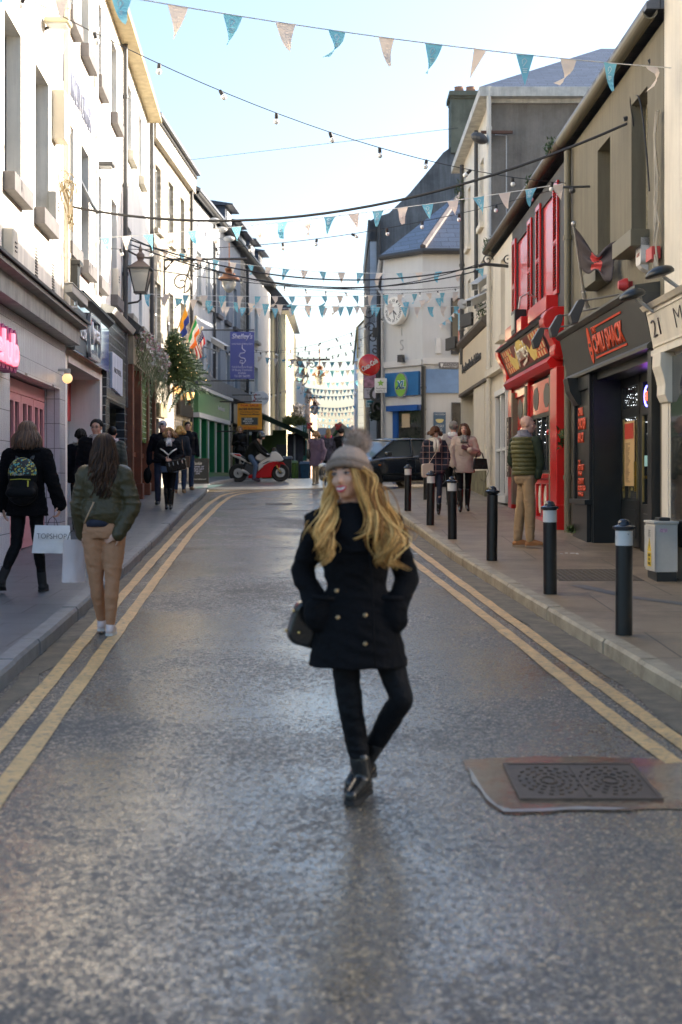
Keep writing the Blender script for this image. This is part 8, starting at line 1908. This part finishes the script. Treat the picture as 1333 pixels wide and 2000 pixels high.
P6=Person('dark-haired person in grey green jacket with pale hood, right of the man with glasses',220,0,1.62,180,Y=24.6,vox=.013);P6.body();P6.trousers(M_jean);P6.coat(wrinkle('grey_green_jacket',(.08,.09,.075),.8),hem=.86,t=.03);P6.shoes(M_boot);P6.haircap(H_dark[2],(0,.014,.04),(.084,.096,.092));P6.scarf(mat('pale_pink_hood',(.48,.42,.44),.9),.035)
P12=Person('blonde woman in shiny black jacket leaning by the dark shopfront',469,0,1.66,15,Y=47.6,vox=.016,J=dict(wrL=(-.06,-.16,1.15),elL=(-.22,0,1.1),wrR=(.1,-.16,1.1)));P12.loc.z=GP(47.6);P12.r.location=P12.loc;WL[P12.r.name]=P12.loc
P12.body();P12.face();P12.trousers(M_jean);P12.coat(wrinkle('shiny_black',(.012,.012,.014),.3),hem=.86,t=.03);P12.shoes(M_boot);P12.haircap(H_fair[0]);P12.locks(H_fair,80,.10,az=(40,320),r=.014,spread=.02,seed=31)
P13=Person('woman in long purple padded coat with fur hood walking away up the street',618,948,1.62,180,pav=False,vox=.014,J=dict(wrL=(-.21,.02,.90),elR=(.26,-.02,1.10),wrR=(.20,-.10,.84),kneeL=(-.07,0,.48),ankL=(-.07,-.0,.09),toeL=(-.07,.13,.03),kneeR=(.05,.05,.48),ankR=(.03,.12,.12)))
P13.body(hands=[('R',(-.3,0,-1),(-1,0,0),1,.5)]);P13.trousers(wrinkle('khaki_trouser',(.22,.18,.12),.8),r=(.08,.06,.05));P13.coat(wrinkle('purple_quilt',(.085,.06,.105),.7,9,.9),hem=.60,t=.04,flare=.01,waist=.165,sleeve=(.07,.065,.055));P13.shoes(mat('grey_trainer',(.3,.28,.25),.7));P13.haircap(H_fair[0],(0,.014,.04),(.09,.10,.095));P13.locks(H_fair,120,.085,az=(40,320),wave=.004,r=.014,spread=.035,seed=33,freq=1);furcollar(P13,mat('fur_beige',(.42,.36,.29),.9),.05)
hb=root('handbag','dark shoulder bag at the left side of the purple coat','handbag',P13.w((-.25,0,1)));b=Blob();b.ell(P13.w((-.24,-.02,.98)),(.07,.1,.16));obj('bag_body',union(b,.014,3),M_black,hb,smooth=True)
P14=Person('woman with fair ponytail and pink scarf in patterned jacket walking away',642,0,1.70,180,Y=44.5,vox=.016);P14.loc.z=G(44.5);P14.r.location=P14.loc;WL[P14.r.name]=P14.loc.copy();P14.body();P14.trousers(M_jean);P14.coat(wrinkle('patterned_navy',(.05,.05,.08),.8,20,.6,var=.9),hem=.7,t=.02);P14.shoes(M_boot);P14.haircap(H_fair[0]);P14.locks(H_fair,60,.22,az=(140,220),r=.014,spread=.02,seed=35,freq=1);P14.scarf(mat('pink_scarf',(.50,.03,.10),.8),.035)
P15=Person('dark-haired person in black coat walking away with a small framed sign under the arm',667,0,1.70,180,Y=43.6,vox=.016,J=dict(wrR=(.14,-.12,1.05),elR=(.24,0,1.1)));P15.loc.z=G(43.6);P15.r.location=P15.loc;WL[P15.r.name]=P15.loc.copy();P15.body();P15.trousers(M_jean);P15.coat(wrinkle('black_long',(.013,.014,.018),.8),hem=.55,t=.03);P15.shoes(M_boot);P15.haircap(H_dark[0]);P15.locks(H_dark,40,.03,az=(60,300),r=.014,spread=.0,seed=37)
fs=root('framed_sign','small white sign in a red frame carried under the arm','sign',P15.w((.2,-.2,1.1)));f=Fr(P15.w((.15,-.20,1.12)),(1,0,0));mb=MB(f);mb.box(-.12,.14,-.13,.13,-.03,0);obj('frame',mb,mat('frame_maroon',(.2,.05,.05),.5),fs);mb=MB(f);mb.box(-.095,.115,-.105,.105,0,.006);p_=obj('panel',mb,M_white,fs);text('FR',f.sub(.01,0,.006),.13,.12,mat('teal_text',(.02,.2,.28),.5),'lettering',p_,depth=.003)
car=root('parked_car','dark blue hatchback car turning at the corner behind the bollards','car')
M_car=mat('dark_blue_car_paint',(.014,.022,.036),.18,var=0,coat=.9,spec=.6);M_cg=mat('car_glass',(.09,.11,.12),.03,var=0,spec=1.0);M_tyre=mat('tyre_rubber',(.018,.018,.018),.8,var=.2);M_rim=mat('wheel_silver',(.35,.36,.37),.3,metal=.8)
stn=[]
for row in[(2.03,.30,.48,.60,.45,.50,.42,.60),(1.98,.22,.45,.66,.66,.70,.58,.68),(1.80,.20,.48,.74,.76,.81,.70,.77),(1.30,.20,.55,.84,.78,.83,.76,.88),(.95,.20,.55,.91,.78,.83,.77,.96),(.3,.20,.55,.94,.78,.83,.78,.97),(-.5,.20,.55,.96,.78,.83,.78,.98),(-1.3,.20,.55,.98,.78,.83,.77,1.0),(-1.75,.22,.55,.98,.75,.80,.72,1.0),(-1.95,.26,.50,.92,.68,.74,.64,.94),(-2.03,.32,.50,.80,.5,.6,.5,.82)]:
 x,zb,zm,zt,wb,wm,wt,zc_=row
 stn.append([(x,0,zb),(x,wb*.9,zb),(x,wm,zb+.10),(x,wm,zm+.1),(x,wt,zt),(x,wt*.6,(zt+zc_)/2+.01),(x,0,zc_),(x,-wt*.6,(zt+zc_)/2+.01),(x,-wt,zt),(x,-wm,zm+.1),(x,-wm,zb+.10),(x,-wb*.9,zb)])
mb=MB();n=12;V=[p for s_ in stn for p in s_];Fc=[(i*n+k_,i*n+(k_+1)%n,(i+1)*n+(k_+1)%n,(i+1)*n+k_)for i in range(len(stn)-1)for k_ in range(n)]+[tuple(range(n-1,-1,-1)),tuple((len(stn)-1)*n+k_ for k_ in range(n))]
mb.add(V,Fc);o=obj('body',mb,M_car,car,smooth=True);sb=o.modifiers.new('sub','SUBSURF');sb.levels=sb.render_levels=2
base=[(1.05,.90),(-1.78,.97)];roofp=[(.28,1.36),(-.25,1.42),(-1.1,1.39),(-1.45,1.33)]
def gh(wb,wt,dz=0):
 B=[(1.05,0),(.95,1),(-1.65,1),(-1.80,0)];return B
V=[(1.08,-.66,.90),(1.08,.66,.90),(-1.70,.70,.96),(-1.70,-.70,.96),(.25,-.53,1.37),(.25,.53,1.37),(-1.30,.55,1.37),(-1.30,-.55,1.37)]
mb=MB();mb.add(V,[(0,1,2,3),(4,5,6,7),(0,1,5,4),(1,2,6,5),(2,3,7,6),(3,0,4,7)]);obj('windows',mb,M_cg,car)
rows=[(.30,.50,1.375),(.0,.54,1.405),(-.5,.56,1.42),(-1.0,.56,1.405),(-1.38,.55,1.36)]
mb=MB();V=[]
for x,w,z in rows:V+=[(x,-w-.03,z-.035),(x,-w*.8,z),(x,0,z+.02),(x,w*.8,z),(x,w+.03,z-.035),(x,0,z-.05)]
mb.add(V,[(i*6+k_,i*6+(k_+1)%6,(i+1)*6+(k_+1)%6,(i+1)*6+k_)for i in range(4)for k_ in range(6)]+[(5,4,3,2,1,0),tuple(24+k_ for k_ in range(6))]);obj('roof',mb,M_car,car,smooth=True,bevel=0)
for s_ in(-1,1):
 for nm,a,b,r in(('a_pillar',(1.10,s_*.67,.90),(.27,s_*.545,1.375),.03),('b_pillar',(-.28,s_*.715,.94),(-.33,s_*.575,1.39),.035),('c_pillar',(-1.20,s_*.72,.96),(-1.05,s_*.58,1.38),.03),('rear_pillar',(-1.72,s_*.70,.96),(-1.33,s_*.565,1.36),.06)):
  mb=MB();mb.tube([a,b],r,6);obj('pillar',mb,M_car,car)
for x in(1.22,-1.23):
 for s_ in(-1,1):
  mb=MB();mb.lathe([(.345,0),(.345,.02),(.25,.02)],(x,s_*.815,.29),(0,s_,0),28);obj('wheel_arch',mb,M_black,car)
  mb=MB();mb.lathe([(.18,-.08),(.27,-.08),(.295,-.05),(.295,.05),(.27,.075),(.19,.075),(.18,.04)],(x,s_*.775,.295),(0,s_,0),28);w=obj('wheel',mb,M_tyre,car,smooth='a')
  mb=MB();mb.lathe([(.19,.04),(.185,.07),(.15,.055),(.05,.07),(0,.075)],(x,s_*.775,.295),(0,s_,0),20);obj('rim',mb,M_rim,w,smooth='a')
for s_ in(-1,1):
 mb=MB();mb.ball((1.86,s_*.60,.655),(.15,.13,.085),16,10);obj('headlight',mb,mat('headlamp_glass',(.6,.6,.55),.08,var=0,coat=.8),car,smooth=True)
 mb=MB();mb.box(.62,.80,s_*.80,s_*.93,.93,1.06);obj('wing_mirror',mb,M_car,car,bevel=.03)
 mb=MB();mb.ball((.98,s_*.832,.70),(.05,.012,.022),10,6);obj('indicator',mb,mat('amber_lens',(.8,.2,.02),.2,var=0),car,smooth=True)
 for x in(-.12,-1.0):mb=MB();mb.box(x-.09,x+.09,s_*.815,s_*.845,.80,.825);obj('door_handle',mb,M_black,car,bevel=.005)
 mb=MB();mb.box(-1.0,.95,s_*.825,s_*.842,.42,.46);obj('side_strip',mb,M_black,car)
 mb=MB()
 for x in(.85,-.30):mb.tube([(x,s_*.825,.30),(x,s_*.828,.70),(x-.02,s_*.79,.93)],.004,4)
 obj('door_gap',mb,M_black,car)
f=Fr((2.045,0,.42),(0,1,0),N=(1,0,0));mb=MB(f);mb.box(-.26,.26,-.055,.055,0,.012);np2=obj('number_plate',mb,mat('plate_cream',(.65,.62,.45),.4),car)
text('04-MO-2953',f.sub(.02,0,.013),.42,.07,M_ink,'plate_lettering',np2,depth=.003,bold=.02);mb=MB(f);mb.box(-.26,-.22,-.055,.055,.012,.014);obj('blue_strip',mb,mat('plate_blue',(.02,.10,.35),.4),np2)
mb=MB();mb.box(1.90,2.01,-.45,.45,.28,.34);mb.box(1.9,2.02,-.28,.28,.50,.555);obj('grille',mb,M_black,car,bevel=.01)
mb=MB();mb.ball((1.99,0,.625),(.012,.055,.025),12,6);obj('badge',mb,M_sil,car,smooth=True)
mb=MB();mb.tube([(-.1,.2,1.43),(-.55,.2,1.75)],.004,4);obj('aerial',mb,M_black,car)
for s_ in(-1,1):mb=MB();mb.ball((-.05,s_*.33,1.0),(.08,.22,.26));obj('front_seat',mb,M_dgrey,car)
car.location=(1.35,40.3,G(40.3)+.01);car.rotation_euler=Euler((0,0,R(217)),'XYZ')
car.rotation_euler=(Matrix.Rotation(math.atan(SLOPE),3,'X')@Matrix.Rotation(R(217),3,'Z')).to_euler()
Yb=45.3;bx0=X_(465.8,Yb);bz=G(Yb)+.012;bk=root('motorcycle','red and white sports motorcycle standing across the street with its rider','motorcycle',(bx0,Yb,bz))
C_=lambda cx,cy:((cx/6.665+420-465.8)/61.0,(942-(cy/6.665+700))/61.0)
fB=Fr((bx0,Yb,bz),(1,.10,0),N=(.10,-1,0))
M_bred=mat('bike_red',(.40,.003,.006),.4,var=0,spec=.25);M_bwh=mat('bike_white',(.55,.54,.52),.35,var=.03);M_eng=mat('engine_dark',(.05,.05,.055),.4,metal=.6)
def bpart(name,poly,w,m,par=None,bev=.03,w0=None):
 mb=MB(fB);mb.prism([C_(*p)for p in poly],-w if w0 is None else w0,w);return obj(name,mb,m,par or bk,bevel=bev,smooth=False)
bpart('upper_fairing',[(560,1390),(620,1340),(700,1290),(735,1225),(790,1220),(850,1265),(888,1325),(860,1350),(800,1352),(700,1365),(600,1440),(560,1475)],.20,M_bwh)
bpart('lower_fairing',[(540,1500),(600,1440),(700,1365),(800,1350),(835,1365),(765,1420),(735,1480),(730,1560),(430,1565),(440,1530)],.19,M_bred)
bpart('red_flash',[(620,1410),(680,1375),(760,1350),(800,1362),(700,1400),(640,1430)],.215,M_bred,bev=.01)
bpart('dark_vent',[(600,1385),(680,1345),(720,1340),(650,1375)],.212,M_black,bev=.005)
bpart('tank',[(520,1300),(550,1262),(640,1235),(700,1250),(705,1290),(620,1345),(540,1340)],.14,M_bwh,bev=.05)
bpart('seat',[(330,1265),(400,1300),(520,1335),(530,1370),(420,1345),(340,1295)],.11,M_black)
bpart('tail_fairing',[(195,1240),(325,1252),(370,1290),(520,1372),(500,1400),(380,1345),(240,1285)],.09,M_bwh)
bpart('tail_flash',[(230,1250),(320,1256),(360,1290),(300,1282)],.10,M_bred,bev=.005)
bpart('engine',[(400,1380),(560,1400),(560,1500),(520,1545),(420,1530),(380,1450)],.13,M_eng)
bpart('swingarm',[(300,1485),(430,1440),(440,1480),(310,1515)],.10,M_lgrey,bev=.01)
bpart('windscreen',[(735,1222),(755,1180),(790,1180),(848,1262),(790,1235)],.11,mat('smoke_screen',(.06,.07,.08),.05),bev=.03)
bpart('headlight',[(838,1290),(870,1290),(892,1330),(862,1338)],.17,mat('headlamp_glass',(.6,.6,.55),.08),bev=.02)
bpart('front_mudguard',[(790,1405),(800,1370),(845,1352),(890,1360),(920,1400),(885,1385),(850,1385),(835,1460),(815,1450)],.07,M_bred,bev=.02)
pt=lambda cx,cy,w:fB.P(*C_(cx,cy),w)
mb=MB()
for w in(-.09,.09):mb.tube([pt(775,1370,w),pt(850,1492,w)],.026,8)
obj('front_fork',mb,mat('fork_gold',(.55,.36,.10),.25,metal=.9),bk)
mb=MB();mb.tube([pt(440,1515,.13),pt(410,1495,.17),pt(350,1465,.18)],[.035,.05,.05],10);obj('exhaust',mb,M_lgrey,bk,smooth='a')
mb=MB();mb.tube([pt(700,1262,-.3),pt(715,1250,0),pt(700,1262,.3)],.014,6);obj('handlebar',mb,M_black,bk)
for w in(-.28,.28):mb=MB();mb.ball(pt(765,1182,w),(.06,.03,.035));mb.tube([pt(765,1182,w),pt(755,1230,w*.5)],.01,5);obj('mirror',mb,M_black,bk)
mb=MB();mb.tube([pt(330,1360,.12),pt(370,1385,.12),pt(385,1340,.12)],.014,5);obj('footpeg_hanger',mb,M_lgrey,bk)
for cx,cy in((305,1500),(850,1492)):
 c=fB.P(*C_(cx,cy),0);ax=fB.N;rr=.29
 mb=MB();mb.lathe([(.21,-.05),(.26,-.07),(rr,-.03),(rr+.008,0),(rr,.03),(.26,.07),(.21,.05)],c,ax,30);w=obj('wheel',mb,M_tyre,bk,smooth='a')
 mb=MB();mb.lathe([(.212,-.04),(.20,-.03),(.195,.03),(.212,.04)],c,ax,30)
 a=ax.orthogonal().normalized();b_=ax.cross(a)
 for i in range(5):th=2*math.pi*i/5;mb.tube([c+(a*math.cos(th)+b_*math.sin(th))*.03,c+(a*math.cos(th)+b_*math.sin(th))*.20],.016,5)
 mb.lathe([(.045,-.08),(.045,.08)],c,ax,12);obj('rim',mb,M_eng,w)
 mb=MB();mb.lathe([(.15,.075),(.15,.082),(.09,.082),(.09,.075)],c,ax,24);obj('brake_disc',mb,M_lgrey,w)
# rider
rk=Person('motorcyclist in black jacket, jeans and dark helmet sitting on the red and white motorcycle',470,0,1.72,90,Y=45.3,vox=.014,headyaw=60,pitch=8,pav=False)
rk.loc=Vector((bx0,Yb,bz));rk.r.location=rk.loc;WL[rk.r.name]=rk.loc.copy();rk.S=1.0
sc_=61.0
def vp(cx,cy,w):x,z=C_(cx,cy);return Vector((x,.10*x-w,z))
for k_,v in dict(pel=vp(455,1265,0)+Vector((0,0,.0)),hipL=vp(465,1290,-.10),hipR=vp(465,1290,.10),kneeR=vp(535,1400,.27),ankR=vp(515,1560,.28),toeR=vp(575,1600,.30),kneeL=vp(560,1400,-.27),ankL=vp(520,1555,-.28),toeL=vp(575,1600,-.30),
chest=vp(505,1160,0),neck=vp(545,1095,0),head=vp(598,1022,.02),shL=vp(530,1110,-.17),shR=vp(520,1115,.18),elL=vp(620,1190,-.25),elR=vp(590,1210,.26),wrL=vp(685,1262,-.26),wrR=vp(675,1275,.26)).items():rk.J[k_]=v
rk.th=R(90)
b=Blob();rk.head_into(b,True);b.chain([rk.J['pel'],rk.J['chest'],rk.J['neck']],[.10,.11,.06])
for q in 'LR':b.chain([rk.J['hip'+q],rk.J['knee'+q],rk.J['ank'+q]],[.07,.05,.035]);b.chain([rk.J['sh'+q],rk.J['el'+q],rk.J['wr'+q]],[.045,.035,.03]);b.cap(rk.J['ank'+q],rk.J['toe'+q],.03,.025)
rk.put('body',union(b,.014,2),M_skin)
b=Blob();b.chain([rk.J['pel']-Vector((.02,0,.10)),rk.J['pel'],rk.J['chest'],rk.J['neck']],[.17,.165,.165,.085]);b.ell(rk.J['chest'],(.15,.2,.16))
for q in 'LR':b.chain([rk.J['sh'+q],rk.J['el'+q],rk.J['wr'+q]],[.085,.068,.055]);b.ell(rk.J['wr'+q]+Vector((.05,0,-.01)),(.07,.045,.04))
rk.put('jacket',union(b,.013,2),wrinkle('rider_black',(.018,.020,.018),.7,12,.7))
b=Blob()
for q in 'LR':b.chain([rk.J['hip'+q],rk.J['knee'+q],rk.J['ank'+q]],[.10,.075,.055])
rk.put('jeans',union(b,.013,2),mat('mid_denim',(.05,.09,.17),.8,var=.2));rk.shoes(mat('plum_boot',(.05,.02,.035),.5))
mb=MB();mb.ball(rk.hl((0,.005,.02)),(.125,.145,.14),20,14,rk.Rh);rk.put('helmet',mb.mesh('helmet'),mat('helmet_black',(.02,.022,.026),.12,coat=.5,var=0))
mb=MB();mb.ball(rk.hl((0,-.045,.03)),(.112,.108,.05),20,12,rk.Rh);hv=rk.put('visor',mb.mesh('visor'),mat('visor_glass',(.10,.13,.16),.05));mb=MB();mb.ball(rk.hl((0,-.085,-.045)),(.06,.055,.04),14,10,rk.Rh);rk.put('face_gap',mb.mesh('f'),M_skin)
